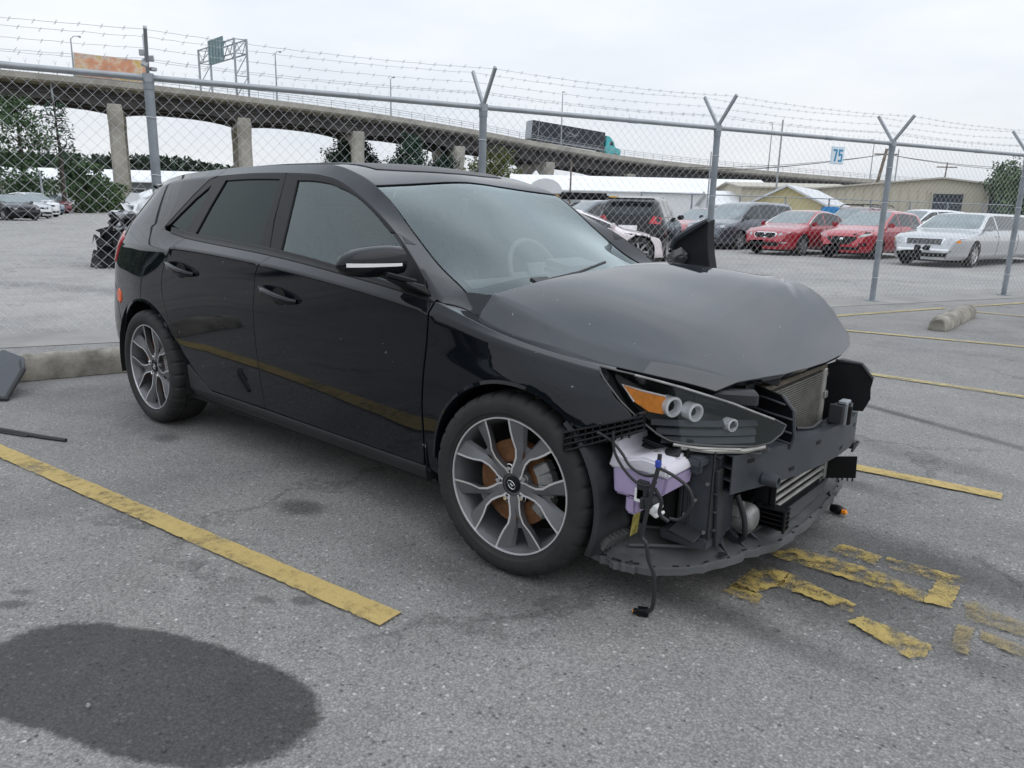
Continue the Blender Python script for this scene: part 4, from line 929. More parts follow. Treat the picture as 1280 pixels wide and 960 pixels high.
# sensor on its bracket on top of the beam
m = MB(); m.box((2.055, .10, .515), (.012, .03, .10)); m.box((2.045, .13, .50), (.03, .06, .012)); m.box((2.065, .085, .53), (.05, .012, .07)); SN = m.build('sensor_bracket', M_PLAST, CAR, bevel=.003)
m = MB(); m.box((2.085, .150, .525), (.03, .075, .075), rotm(0, 0, .25)); m.build('radar_sensor', M_TRIM, SN, bevel=.006)
m = MB(); m.box((2.09, .112, .528), (.012, .012, .085), rotm(.15, 0, .2)); m.box((2.08, .12, .572), (.03, .05, .012)); m.build('sensor_clip', M_GALV, SN, bevel=.002)
cable([(2.03, .05, .50), (2.04, .0, .515), (2.03, -.06, .50), (2.0, -.12, .505)], .007)
# lower intercooler and its guides
m = MB(); m.box((1.955, .03, .25), (.02, .56, .12)); IC = m.build('intercooler', M_VOID, CAR)
m = MB()
for i in range(4):
    m.tube([(1.975, -.25, .312-.030*i), (1.975, .31, .312-.030*i)], .0075, 8)
m.build('cooler_tube', M_ALUL, IC)
m = MB(); m.box((1.972, .315, .265), (.03, .025, .12)); m.build('cooler_tank', M_CAST, IC, bevel=.004)
LG = plate('lower_air_guide', [(1.965, .335, .285), (2.082, .37, .305), (2.086, .37, .215), (1.965, .335, .195)], .008, M_TRIM)
m = MB()
for i in range(6): m.box((1.985+.018*i, .35+.004*i, .212), (.004, .012, .03))
m.build('guide_tooth', M_PLAST, LG)
m = MB(); m.tube([(2.05, .40, .31), (2.06, .44, .345), (2.045, .47, .335)], .006, 6); m.box((2.03, .42, .335), (.05, .04, .03)); m.build('guide_latch', M_CABLE, LG, bevel=.003)
m = MB()
m.box((1.985, -.30, .30), (.07, .010, .075), rotm(0, 0, .1)); m.add([(1.965, -.275, .335), (1.965, -.275, .24), (2.005, -.31, .25), (2.005, -.31, .335)], [(0, 1, 2, 3)])
for i in range(5): m.box((2.015, -.30, .205+.0165*i), (.105, .05, .0045), rotm(0, 0, .05))
m.box((1.975, -.30, .24), (.012, .06, .085)); m.box((2.065, -.322, .235), (.006, .012, .075)); m.box((2.02, -.28, .238), (.09, .006, .07))
m.build('lower_duct', M_TRIM, CAR)
# splash tray
out_ = [(1.60, -.775), (1.640, -.790), (1.70, -.800), (1.76, -.795), (1.842, -.757), (1.926, -.654), (1.988, -.503), (2.043, -.312), (2.058, -.12), (2.050, .12), (2.030, .35), (1.99, .52), (1.93, .65), (1.84, .755), (1.72, .79), (1.60, .775)]
def smooth_closed(P, n=6):
    P = [np.array(p) for p in P]; out = [P[0]]
    for i in range(len(P)-1):
        p0 = P[max(0, i-1)]; p1 = P[i]; p2 = P[i+1]; p3 = P[min(len(P)-1, i+2)]
        for t in np.linspace(0, 1, n+1)[1:]: out.append(.5*((2*p1)+(p2-p0)*t+(2*p0-5*p1+4*p2-p3)*t*t+(-p0+3*p1-3*p2+p3)*t**3))
    return out
ed = smooth_closed(out_)
rj = np.random.RandomState(4); ed = [p+np.array([rj.normal()*.003-(.016 if rj.rand() < .10 else 0), rj.normal()*.003]) for p in ed]
m = MB(); nE = len(ed); V = []
for p in ed:
    cx_ = np.array([1.45, p[1]*.9]); t = p-cx_; L_ = np.linalg.norm(t)
    for d, z in ((1.0, .128), (1.0, .150), (1-.012/L_, .152), (1-.014/L_, .144), (1-.11/L_, .158), (1-.13/L_, .170), (.45, .185), (.0, .19)): 
        q = cx_+t*d; V.append((q[0], q[1], z))
m.add(V, [(i*8+j, i*8+j+1, (i+1)*8+j+1, (i+1)*8+j) for i in range(nE-1) for j in range(7)])
TR = m.build('splash_tray', M_TRAY, CAR, smooth=25)
m = MB()
for (x0, y0, x1, y1) in ((1.87, -.45, 1.965, -.515), (1.88, -.40, 1.99, -.43), (1.89, -.34, 2.005, -.35)):
    d_ = np.array([x1-x0, y1-y0]); pn = np.array([-d_[1], d_[0]])/np.linalg.norm(d_)*.018
    m.add([(x0+pn[0], y0+pn[1], .235), (x0-pn[0], y0-pn[1], .225), (x1, y1, .158), (x0, y0, .165)], [(0, 2, 3), (2, 1, 3), (0, 1, 2)])
m.build('tray_gusset', M_STEELBLK, TR)
m = MB(); 
for c_, r_ in (((1.955, -.53, .1605), .016), ((1.76, -.765, .1535), .006)): m.lathe([(0, .001), (r_, .0)], 20, c=c_, axis='z')
for i in range(26):
    k = int(8+i*(nE-20)/26); p = ed[k]; t = ed[k+1]-ed[k-1]; an = math.atan2(t[1], t[0])
    m.box((p[0]-.02*math.sin(an)*-1*0+(.006 if i % 3 else .0)-.012, p[1]*.985, .1535), (.020 if i % 2 else .008, .006, .003), rotm(0, 0, an))
m.build('tray_slot', M_VOID, TR)
m = MB(); V = []
ysr = np.linspace(-.26, .60, 14)
for y in ysr:
    xe = np.interp(y, [q[1] for q in ed], [q[0] for q in ed])
    for x, z in ((1.955, .188+.0*y), (1.99, .196), (xe-.035, .172+(.02 if y > .35 else 0))): V.append((x if x < xe-.04 else xe-.04, y, z))
m.add(V, [(i*3+j, i*3+j+1, (i+1)*3+j+1, (i+1)*3+j) for i in range(13) for j in range(2)]); m.build('tray_deflector', M_PLAST, TR, smooth=40)
m = MB(); m.tube([(1.72, -.72, .181), (1.80, -.66, .184), (1.86, -.60, .18), (1.90, -.56, .176)], .006, 6); m.tube([(1.66, -.60, .19), (1.78, -.52, .19)], .006, 6); m.build('tray_ridge', M_TRAY, TR)
# fallen bulb
bl = thing('fallen_lamp_bulb', 'black lamp socket with an orange bulb lying on the asphalt beside the splash tray', 'bulb', (2.0, .49, 0))
m = MB(); m.lathe([(0, -.03), (.016, -.028), (.020, -.01), (.020, .012), (.014, .02), (.010, .034), (0, .036)], 16, c=(0, 0, .022), axis='x'); m.box((-.03, .01, .035), (.05, .008, .01), rotm(0, .7, .6)); o = m.build('socket', M_TRIM, bl, bevel=.001)
m = MB(); m.lathe([(0, -.012), (.011, -.008), (.012, .008), (0, .016)], 12, c=(.03, -.012, .022), axis='x'); m.build('glass', M_AMBER, bl)
# ------------------------------------------------------------------ ground and markings
def mnode(n, l, op, a, b=None, c=None, clamp=False):
    m = n.new('ShaderNodeMath'); m.operation = op; m.use_clamp = clamp
    for i, q in enumerate((a, b, c)):
        if q is None: continue
        if isinstance(q, (int, float)): m.inputs[i].default_value = q
        else: l.new(q, m.inputs[i])
    return m.outputs[0]
def asphalt():
    m, n, l, b = newmat('asphalt')
    c = n.new('ShaderNodeTexCoord'); P = c.outputs['Object']
    sp = n.new('ShaderNodeSeparateXYZ'); l.new(P, sp.inputs[0]); X, Y = sp.outputs[0], sp.outputs[1]
    big = noise_node(n, l, .35, 6, .6, vec=P).outputs['Fac']; mid = noise_node(n, l, 3.2, 6, .65, vec=P).outputs['Fac']
    fin = noise_node(n, l, 55, 4, .7, vec=P).outputs['Fac']; grit = noise_node(n, l, 210, 3, .75, vec=P).outputs['Fac']
    vo = n.new('ShaderNodeTexVoronoi'); vo.inputs['Scale'].default_value = 150; l.new(P, vo.inputs['Vector'])
    vc = n.new('ShaderNodeSeparateColor'); l.new(vo.outputs['Color'], vc.inputs[0])
    vo2 = n.new('ShaderNodeTexVoronoi'); vo2.inputs['Scale'].default_value = 260; l.new(P, vo2.inputs['Vector'])
    vc2 = n.new('ShaderNodeSeparateColor'); l.new(vo2.outputs['Color'], vc2.inputs[0])
    # stone chips: mostly grey, some pale, some dark
    chip = ramp(n, l, vc.outputs[0], [(0, .185), (.32, .24), (.62, .275), (.88, .32), (1, .42)]).outputs[0]
    chip2 = ramp(n, l, vc2.outputs[1], [(0, .20), (.5, .252), (1, .33)]).outputs[0]
    mixc = n.new('ShaderNodeMix'); mixc.data_type = 'RGBA'; mixc.inputs[0].default_value = .45; l.new(chip, mixc.inputs[6]); l.new(chip2, mixc.inputs[7])
    # binder between the chips
    edge = ramp(n, l, vo.outputs['Distance'], [(.25, 1), (.8, .62)]).outputs[0]
    tone = mnode(n, l, 'MULTIPLY_ADD', big, .55, mnode(n, l, 'MULTIPLY_ADD', mid, .5, .50))
    tone = mnode(n, l, 'MULTIPLY', tone, edge)
    # scattered pale stones and dark pits
    v3 = n.new('ShaderNodeTexVoronoi'); v3.inputs['Scale'].default_value = 62; l.new(P, v3.inputs['Vector']); v3c = n.new('ShaderNodeSeparateColor'); l.new(v3.outputs['Color'], v3c.inputs[0])
    core = ramp(n, l, v3.outputs['Distance'], [(.28, 1), (.42, 0)]).outputs[0]
    pale = mnode(n, l, 'MULTIPLY', core, ramp(n, l, v3c.outputs[0], [(.90, 0), (.93, .75)]).outputs[0]); pit = mnode(n, l, 'MULTIPLY', core, ramp(n, l, v3c.outputs[1], [(.90, 0), (.93, .5)]).outputs[0])
    tone = mnode(n, l, 'MULTIPLY', tone, mnode(n, l, 'SUBTRACT', mnode(n, l, 'ADD', pale, 1.0), pit))
    tone = mnode(n, l, 'MULTIPLY', tone, mnode(n, l, 'MULTIPLY_ADD', fin, .36, .82))
    # lot beyond the fence is an older, paler surface
    fd_ = mnode(n, l, 'ADD', mnode(n, l, 'MULTIPLY', X, -.919), mnode(n, l, 'MULTIPLY', Y, .394))
    fd_ = mnode(n, l, 'MULTIPLY_ADD', big, .8, fd_)
    far = n.new('ShaderNodeMapRange'); l.new(fd_, far.inputs['Value']); far.inputs['From Min'].default_value = 3.2; far.inputs['From Max'].default_value = 5.6; far.inputs['To Min'].default_value = 1.0; far.inputs['To Max'].default_value = 1.4
    tone = mnode(n, l, 'MULTIPLY', tone, far.outputs[0])
    # oil stains, damp patches, plus soft dark ovals under the car and by its wheels: (x, y, half-length, half-width, angle, darkness, softness)
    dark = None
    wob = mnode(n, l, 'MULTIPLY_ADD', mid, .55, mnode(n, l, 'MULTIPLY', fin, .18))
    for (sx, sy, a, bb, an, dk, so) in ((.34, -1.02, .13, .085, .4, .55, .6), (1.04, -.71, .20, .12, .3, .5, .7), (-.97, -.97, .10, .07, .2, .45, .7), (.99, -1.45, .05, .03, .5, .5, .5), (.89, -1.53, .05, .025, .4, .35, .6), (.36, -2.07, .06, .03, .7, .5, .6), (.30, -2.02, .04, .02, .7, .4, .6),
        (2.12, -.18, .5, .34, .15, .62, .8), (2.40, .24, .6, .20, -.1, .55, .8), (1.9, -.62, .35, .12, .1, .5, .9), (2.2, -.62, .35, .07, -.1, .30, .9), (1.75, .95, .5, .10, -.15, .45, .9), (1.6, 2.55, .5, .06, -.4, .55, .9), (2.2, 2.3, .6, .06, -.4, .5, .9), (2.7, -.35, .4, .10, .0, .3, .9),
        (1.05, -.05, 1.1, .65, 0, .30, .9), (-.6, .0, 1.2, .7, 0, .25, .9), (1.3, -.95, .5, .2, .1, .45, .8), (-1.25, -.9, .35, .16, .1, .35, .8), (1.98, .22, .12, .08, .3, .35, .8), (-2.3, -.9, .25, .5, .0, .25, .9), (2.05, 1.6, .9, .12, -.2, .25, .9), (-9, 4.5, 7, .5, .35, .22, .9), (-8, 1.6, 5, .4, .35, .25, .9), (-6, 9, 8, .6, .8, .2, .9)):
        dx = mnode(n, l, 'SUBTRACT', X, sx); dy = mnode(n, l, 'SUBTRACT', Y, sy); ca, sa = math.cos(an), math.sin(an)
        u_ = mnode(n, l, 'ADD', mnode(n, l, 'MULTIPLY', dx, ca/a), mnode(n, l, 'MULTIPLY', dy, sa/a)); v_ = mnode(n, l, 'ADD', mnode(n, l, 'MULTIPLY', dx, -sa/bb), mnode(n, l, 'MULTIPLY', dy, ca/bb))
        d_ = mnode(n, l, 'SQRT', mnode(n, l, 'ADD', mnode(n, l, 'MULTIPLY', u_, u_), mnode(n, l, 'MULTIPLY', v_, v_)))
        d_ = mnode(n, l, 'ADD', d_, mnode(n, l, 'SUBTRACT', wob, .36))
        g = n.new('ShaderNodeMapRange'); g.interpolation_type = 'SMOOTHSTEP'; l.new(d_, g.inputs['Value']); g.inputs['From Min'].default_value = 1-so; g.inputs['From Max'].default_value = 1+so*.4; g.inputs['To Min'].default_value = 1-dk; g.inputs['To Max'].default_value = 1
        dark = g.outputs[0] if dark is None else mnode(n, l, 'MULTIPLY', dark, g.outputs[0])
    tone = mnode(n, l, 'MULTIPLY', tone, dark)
    # the dark sealed patch in the near corner, with a crisp edge
    an = .37; ca, sa = math.cos(an), math.sin(an); dx = mnode(n, l, 'SUBTRACT', X, 1.045); dy = mnode(n, l, 'SUBTRACT', Y, -1.985)
    u_ = mnode(n, l, 'ADD', mnode(n, l, 'MULTIPLY', dx, ca/.525), mnode(n, l, 'MULTIPLY', dy, sa/.525)); v_ = mnode(n, l, 'ADD', mnode(n, l, 'MULTIPLY', dx, -sa/.225), mnode(n, l, 'MULTIPLY', dy, ca/.225))
    d_ = mnode(n, l, 'POWER', mnode(n, l, 'ADD', mnode(n, l, 'POWER', mnode(n, l, 'ABSOLUTE', u_), 2.4), mnode(n, l, 'POWER', mnode(n, l, 'ABSOLUTE', v_), 2.4)), .417)
    d_ = mnode(n, l, 'ADD', d_, mnode(n, l, 'MULTIPLY', mnode(n, l, 'SUBTRACT', wob, .36), .55))
    g = n.new('ShaderNodeMapRange'); g.interpolation_type = 'SMOOTHSTEP'; l.new(d_, g.inputs['Value']); g.inputs['From Min'].default_value = .93; g.inputs['From Max'].default_value = 1.03; g.inputs['To Min'].default_value = .24; g.inputs['To Max'].default_value = 1
    tone = mnode(n, l, 'MULTIPLY', tone, g.outputs[0])
    # pale scuffs
    sc_ = noise_node(n, l, 1.3, 7, .75, vec=P).outputs['Fac']; scr = ramp(n, l, sc_, [(.60, 1.0), (.72, 1.35)]).outputs[0]
    tone = mnode(n, l, 'MULTIPLY', tone, scr)
    # hairline cracks and darker repair seams
    vk = n.new('ShaderNodeTexVoronoi'); vk.feature = 'DISTANCE_TO_EDGE'; vk.inputs['Scale'].default_value = .33
    wv = n.new('ShaderNodeVectorMath'); wv.operation = 'MULTIPLY_ADD'; nz = noise_node(n, l, 2.3, 6, .7, vec=P); l.new(nz.outputs['Color'], wv.inputs[0]); wv.inputs[1].default_value = (.9, .9, 0); l.new(P, wv.inputs[2]); l.new(wv.outputs[0], vk.inputs['Vector'])
    ck = ramp(n, l, vk.outputs['Distance'], [(0, .62), (.004, .75), (.010, 1)]).outputs[0]
    cm = ramp(n, l, noise_node(n, l, .5, 3, .6, vec=P).outputs['Fac'], [(.50, 1), (.60, 0)]).outputs[0]
    tone = mnode(n, l, 'MULTIPLY', tone, mnode(n, l, 'MAXIMUM', ck, cm))
    wide = ramp(n, l, noise_node(n, l, .9, 5, .65, vec=P).outputs['Fac'], [(.30, .78), (.48, 1.0), (.7, 1.07)]).outputs[0]
    tone = mnode(n, l, 'MULTIPLY', tone, wide)
    mul = n.new('ShaderNodeVectorMath'); mul.operation = 'SCALE'; l.new(mixc.outputs[2], mul.inputs[0]); l.new(tone, mul.inputs['Scale'])
    tint = n.new('ShaderNodeMix'); tint.data_type = 'RGBA'; tint.blend_type = 'MULTIPLY'; tint.inputs[0].default_value = 1; l.new(mul.outputs[0], tint.inputs[6])
    tr_ = ramp(n, l, big, [(.35, (.96, .945, .925)), (.7, (.98, .935, .875))]); l.new(tr_.outputs[0], tint.inputs[7])
    l.new(tint.outputs[2], b.inputs['Base Color'])
    rr = n.new('ShaderNodeMapRange'); l.new(g.outputs[0], rr.inputs['Value']); rr.inputs['From Min'].default_value = .24; rr.inputs['To Min'].default_value = .68; rr.inputs['To Max'].default_value = .9; l.new(rr.outputs[0], b.inputs['Roughness'])
    bp = n.new('ShaderNodeBump'); bp.inputs['Strength'].default_value = .55; bp.inputs['Distance'].default_value = .003
    hgt = mnode(n, l, 'MULTIPLY_ADD', vo.outputs['Distance'], -1.0, mnode(n, l, 'MULTIPLY', grit, .6)); l.new(hgt, bp.inputs['Height']); l.new(bp.outputs[0], b.inputs['Normal'])
    return m
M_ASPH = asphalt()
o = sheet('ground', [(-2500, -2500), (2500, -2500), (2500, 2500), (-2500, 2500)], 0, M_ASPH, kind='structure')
TH = 1.166; FD_ = np.array([math.cos(TH), math.sin(TH), 0]); FN = np.array([-FD_[1], FD_[0], 0])
fp = lambda s, z=0., o=0.: FN*(4.148+o)+FD_*s+np.array([0, 0, z])
M_STRIP = mat('concrete_pavement', (.27, .262, .245), .9, var=.18, scale=1.6, bump=.25)
sheet('concrete_strip', [fp(-9, 0, -.52)[:2], fp(14, 0, -.35)[:2], fp(14, 0, .55)[:2], fp(-9, 0, .55)[:2]], .004, M_STRIP, kind='structure')
def line(name, a, b, wd, m, z=.008):
    a = np.array(a[:2], float); b = np.array(b[:2], float); t = (b-a)/np.linalg.norm(b-a); p = np.array([-t[1], t[0]])*wd/2
    n = max(24, int(np.linalg.norm(b-a)/.016)); mb = MB(); V = []; j0 = j1 = 0.
    for i in range(n+1):
        q = a+(b-a)*i/n; j0 = .75*j0+rng.normal()*.020; j1 = .75*j1+rng.normal()*.020; k0 = 1+j0-(.10 if rng.rand() < .04 else 0); k1 = 1+j1-(.10 if rng.rand() < .04 else 0)
        V += [(q[0]+p[0]*k0, q[1]+p[1]*k0, z), (q[0]-p[0]*k1, q[1]-p[1]*k1, z)]
    mb.add(V, [(i*2, i*2+1, i*2+3, i*2+2) for i in range(n)]); o = mb.build(name, m, smooth=None)
    for pl in o.data.polygons:
        if pl.normal.z < 0: pl.flip()
    o['kind'] = 'structure'; return o
line('painted_line', (-5.2, -2.08), (1.28, -1.34), .092, M_YEL)
line('painted_line', (-.4, 5.88), (3.2, 6.55), .10, M_YELD)
line('painted_line', (1.22, 3.68), (5.2, 3.68), .10, M_YELD)
line('painted_line', (.6, 1.07), (2.49, 1.225), .095, M_YEL)
line('painted_line', (-.35, 6.75), (.60, 9.45), .10, M_YELD); line('painted_line', (.75, 9.85), (1.75, 12.4), .10, M_YELD)
line('painted_line', (.95, 9.29), (4.8, 9.29), .10, M_YELD)
line('painted_line', (1.2, -4.6), (-2.4, -4.9), .095, M_YEL)
M_YELM = worn('scuffed_yellow_numerals', (.50, .37, .12), cover=.66, soft=.16, scale=18)
YP = [('painted_numeral', M_YELW, [[(1.945, -.485), (1.945, -.395), (2.055, -.415), (2.068, -.485)], [(1.95, -.43), (1.95, -.20), (2.06, -.20), (2.075, -.30), (2.03, -.42)], [(2.06, -.315), (2.06, -.20), (2.30, -.265), (2.31, -.33)]]),
      ('painted_numeral', M_YELM, [[(2.315, -.39), (2.34, -.325), (2.545, -.36), (2.545, -.43), (2.51, -.475)]]),
      ('painted_numeral', M_YELW, [[(2.10, .085), (2.12, .185), (2.26, .17), (2.27, .085)], [(2.28, .18), (2.53, .195), (2.53, .10), (2.30, .095)]]),
      ('painted_numeral', M_YELM, [[(2.46, .099), (2.532, .099), (2.535, -.075), (2.46, -.095)]]),
      ('painted_numeral', M_YELW, [[(1.93, -.11), (2.0, .02), (2.28, .04), (2.459, -.02), (2.459, -.10), (2.20, -.10)]]),
      ('painted_numeral', M_YELF, [[(2.555, .02), (2.58, .03), (2.745, -.02), (2.755, -.11), (2.59, -.12)], [(2.575, -.175), (2.615, -.16), (2.63, -.34), (2.585, -.345)], [(2.632, -.165), (2.80, -.18), (2.80, -.26), (2.64, -.22)]])]
for nm, m_, polys in YP:
    mb = MB()
    for p in polys:
        p = dense(p, .012)+rng.normal(size=(len(dense(p, .012)), 2))*.0030; mb.add([(x, y, .0085) for x, y in p], [tuple(range(len(p)))])
    o = mb.build(nm, m_, smooth=None); o['kind'] = 'structure'
    for pl in o.data.polygons:
        if pl.normal.z < 0: pl.flip()
# concrete parking stops
M_STOP = mat('weathered_concrete', (.25, .23, .195), .95, var=.5, scale=7, bump=.8)
def stop(name, label, a, b, w_, h, seed):
    a = np.array(a, float); b = np.array(b, float); c = (a+b)/2; L_ = np.linalg.norm(b-a); rr = np.random.RandomState(seed)
    prof = [(-w_/2, .0), (-w_/2, h*.55), (-w_*.36, h*.86), (-w_*.2, h), (w_*.2, h), (w_*.36, h*.86), (w_/2, h*.55), (w_/2, 0)]
    n = int(L_/.04); mb = MB(); V = []
    for i in range(n+1):
        x = -L_/2+L_*i/n; e = 1-.18*(max(0, 1-min(i, n-i)/1.5))
        for y, z in prof: V.append((x+rr.normal()*.004, y*e+rr.normal()*.0045, max(.0, z*e+(rr.normal()*.005 if z > 0 else 0))))
    k = len(prof); mb.add(V, [(i*k+j, i*k+j+1, (i+1)*k+j+1, (i+1)*k+j) for i in range(n) for j in range(k-1)]+[tuple(range(k)), tuple(range(n*k, n*k+k))[::-1]])
    o = mb.build(name, M_STOP, smooth=40); o.location = (c[0], c[1], .004); o.rotation_euler = (0, 0, math.atan2(b[1]-a[1], b[0]-a[0]))
    return tag(o, label, 'parking stop', 'concrete parking stops')
stop('parking_stop', 'long crumbling concrete parking stop behind the rear wheel of the black hatchback', (-3.35, -2.45), (-2.78, -.28), .20, .165, 1)
stop('parking_stop', 'short loose concrete parking stop in front of the silver limousine beyond the fence', (1.05, 6.85), (1.02, 8.75), .20, .15, 2)

# ------------------------------------------------------------------ chain-link fence
def weave(mb, P, s0, s1, z0, z1, dg, r, corners=4, spikes=0.07):
    h = dg/2; nw = int((s1-s0)/h); J = int((z1-z0)/h)
    offs = [(r, 0), (0, r), (-r, 0), (0, -r)] if corners == 4 else [(r, 0), (-r*.6, r*.8), (-r*.6, -r*.8)]
    k = len(offs)
    for w_ in range(nw):
        base = mb.n; pts = []
        s_l = s0+w_*h
        for j in range(J+1):
            on = (j+w_) % 2; s = s_l+on*h; dn = (.5 if on else -.5)*r
            pts.append((s+rng.normal()*.0018, z0+j*h, dn))
        V = [P(s+a, z, dn+b) for s, z, dn in pts for a, b in offs]
        mb.v += [tuple(v) for v in V]; n = len(pts)
        F = [(base+i*k+c, base+i*k+(c+1) % k, base+(i+1)*k+(c+1) % k, base+(i+1)*k+c) for i in range(n-1) for c in range(k)]
        mb.f += F; mb.mi += [0]*len(F); mb.n += len(V)
        if spikes and w_ % 2 == 0:
            lean = rng.normal()*.008
            for sg in (-1, 1):
                mb.tube([P(s_l, z1-.01), P(s_l+lean, z1+.04), P(s_l+lean+sg*.012, z1+spikes)], r*.85, 4)
FENCE = thing('chain_link_fence', 'tall galvanised chain link fence topped with barbed wire behind the black hatchback', 'fence')
RAIL = 2.295
for i in range(-1, 6):
    s = -1.141+3.261*i
    lean = (.0, .0, .008, -.004, 0, .004, 0)[i+1]
    m = MB(); P0 = fp(s); P1 = fp(s+lean, RAIL-.02)
    m.tube([P0, P1], .041, 14); m.tube([fp(s+lean, RAIL-.10), fp(s+lean, RAIL-.02)], .046, 14); m.tube([fp(s, 0), fp(s, .012)], .10, 12)
    po = m.build('post', M_GALVD, FENCE, smooth=40)
    m = MB(); m.tube([fp(s+lean, RAIL-.04), fp(s+lean, RAIL+.035)], .05, 12); m.build('post_cap', M_GALV, po)
    for sg in (-1, 1):
        m = MB(); a = fp(s+lean, RAIL+.02); b = fp(s+lean, RAIL+.385+.02*sg, .30*sg)
        t = (b-a)/np.linalg.norm(b-a); rot = np.array(Vector(t).to_track_quat('X', 'Y').to_matrix())
        m.box((a+b)/2, (np.linalg.norm(b-a), .042, .030), rot); m.build('barb_arm', M_GALV, po, bevel=.004)
    for z in (.35, .9, 1.45, 1.95):
        m = MB(); m.tube([fp(s+.046*math.cos(t), z+.01*math.sin(t*.5), .046*math.sin(t)) for t in np.linspace(0, 6.2, 12)], .004, 5); m.build('tie_wire', M_WIRE, po)
    m = MB(); m.tube([fp(s+.02, RAIL, 0), fp(s+3.261-.02, RAIL, 0)], .0275, 12); m.tube([fp(s+1.9, RAIL, 0), fp(s+2.02, RAIL, 0)], .031, 12); m.build('top_rail', M_GALV, FENCE, smooth=40)
    m = MB(); weave(m, fp, s, s+3.261, .05, RAIL, .106, .0017); o = m.build('chain_link_mesh', M_WIRE, FENCE, smooth=None); o['kind'] = 'stuff'
    for sg, fr in ((-1, .35), (-1, .95), (1, .35), (1, .68), (1, .97)):
        zz = lambda q: RAIL+.02+(.385+.02*sg-.02)*fr; m = MB()
        pts = []
        for j in range(41):
            q = j/40; sag = -.035*4*q*(1-q); pts.append(fp(s+3.261*q, zz(q)+sag+rng.normal()*.002, .30*sg*fr))
        m.tube(pts, .0019, 5, cap=False)
        for j in range(2, 40, 2):
            p = pts[j]+rng.normal(size=3)*.004
            for d in ((.0, .02, .022), (.018, -.01, .022)): 
                dv = FN*d[1]+FD_*d[0]+np.array([0, 0, d[2]]); m.tube([p-dv*.8, p+dv*.8], .0019, 3)
        o = m.build('barbed_wire', M_BARB, FENCE, smooth=None)
# small clamps and the rolled wire on the left post
m = MB()
c_ = fp(-1.141, RAIL+.07, -.06)
for k in range(5): m.box(c_+np.array([.03*math.sin(k*2), .05*math.cos(k*2.3), .03*k]), (.05, .05, .03), rotm(k, k*.4, k*.8))
m.build('wire_clamp', M_BARB, FENCE, bevel=.004)
# numbered plate
sg = thing('number_sign', 'small white sign with a blue number 75 hung near the top of the fence', 'sign', (0, 0, 0))
cs = fp(7.52, 2.07, -.025)
m = MB(); rot = np.stack([FD_, FN, np.array([0, 0, 1])], 1); m.box(cs, (.25, .008, .235), rot); m.build('panel', mat('pale_sign_panel', (.60, .74, .82), .4, var=.05), sg, bevel=.002)
m = MB(); m.box(cs-FN*.0045, (.215, .004, .205), rot); m.build('face', mat('sign_face', (.74, .80, .83), .4, var=.05), sg)
M_BLUE = mat('sign_blue', (.03, .27, .50), .4, var=.06)
for ch, dx in (('7', -.052), ('5', .052)):
    W_, H_, t_ = .078, .165, .026; mb = MB()
    polys = {'7': [[(-W_/2, H_/2), (W_/2, H_/2), (W_/2, H_/2-t_), (-W_/2, H_/2-t_)], [(W_/2, H_/2-t_), (W_/2-t_*1.1, H_/2-t_), (-W_*.22, -H_/2), (-W_*.22+t_*1.15, -H_/2)]],
             '5': [[(-W_/2, H_/2), (W_/2, H_/2), (W_/2, H_/2-t_), (-W_/2, H_/2-t_)], [(-W_/2, H_/2-t_), (-W_/2+t_, H_/2-t_), (-W_/2+t_, .012), (-W_/2, .0)], [(-W_/2, .012), (W_*.28, .030), (W_/2, .008), (W_/2-t_, -.006), (W_*.2, .004), (-W_/2, -.012)], [(W_/2, .008), (W_/2, -H_/2+.02), (W_/2-t_, -H_/2+.028), (W_/2-t_, -.006)], [(W_/2, -H_/2+.02), (W_*.25, -H_/2), (-W_/2, -H_/2), (-W_/2, -H_/2+t_), (W_*.2, -H_/2+t_), (W_/2-t_, -H_/2+.028)]]}[ch]
    for p in polys: mb.prism(p, .003, (cs-FN*.0068+FD_*dx, FD_, (0, 0, 1), -FN))
    mb.build('digit', M_BLUE, sg, smooth=None)

# loose debris by the left edge
db = thing('bumper_fragment', 'dark grey broken plastic bumper corner lying on the asphalt at the far left edge', 'car part', (-2.42, -1.34, 0))
m = MB(); P = [(-.55, -.15, .0), (-.5, -.28, .0), (-.02, .0, .02), (.03, .045, .0), (-.10, .20, .16), (-.22, .24, .20), (-.5, .2, .22)]
m.add([(x, y, z) for x, y, z in P]+[(x*.95, y*.95, z+.02) for x, y, z in P], [tuple(range(7))]+[tuple(range(7, 14))]+[(i, (i+1) % 7, 7+(i+1) % 7, 7+i) for i in range(7)]); m.build('shell', M_STEELBLK, db, bevel=.008)
m = MB(); m.tube([(-.24, .22, .20), (-.10, .185, .155), (.02, .04, .012)], [.018, .018, .014], 8); m.box((.02, .03, .012), (.05, .03, .02), rotm(0, 0, .7)); m.build('edge_flange', M_PLAST, db, bevel=.003)
ts = thing('trim_strip', 'thin black rubber trim strip lying on the asphalt beside the yellow line', 'trim', (-1.6, -1.5, 0))
m = MB(); m.tube([(-.12, -.05, .012), (-.06, -.02, .014), (0, .01, .012), (.2, .085, .010), (.335, .145, .010)], [.014, .013, .012, .012, .010], 6); m.build('strip', M_CABLE, ts)
m = MB(); m.tube([(-.12, -.07, .010), (-.09, -.05, .01), (-.06, -.035, .008), (.12, .035, .008)], .005, 6); m.build('lip', M_CABLE, ts)
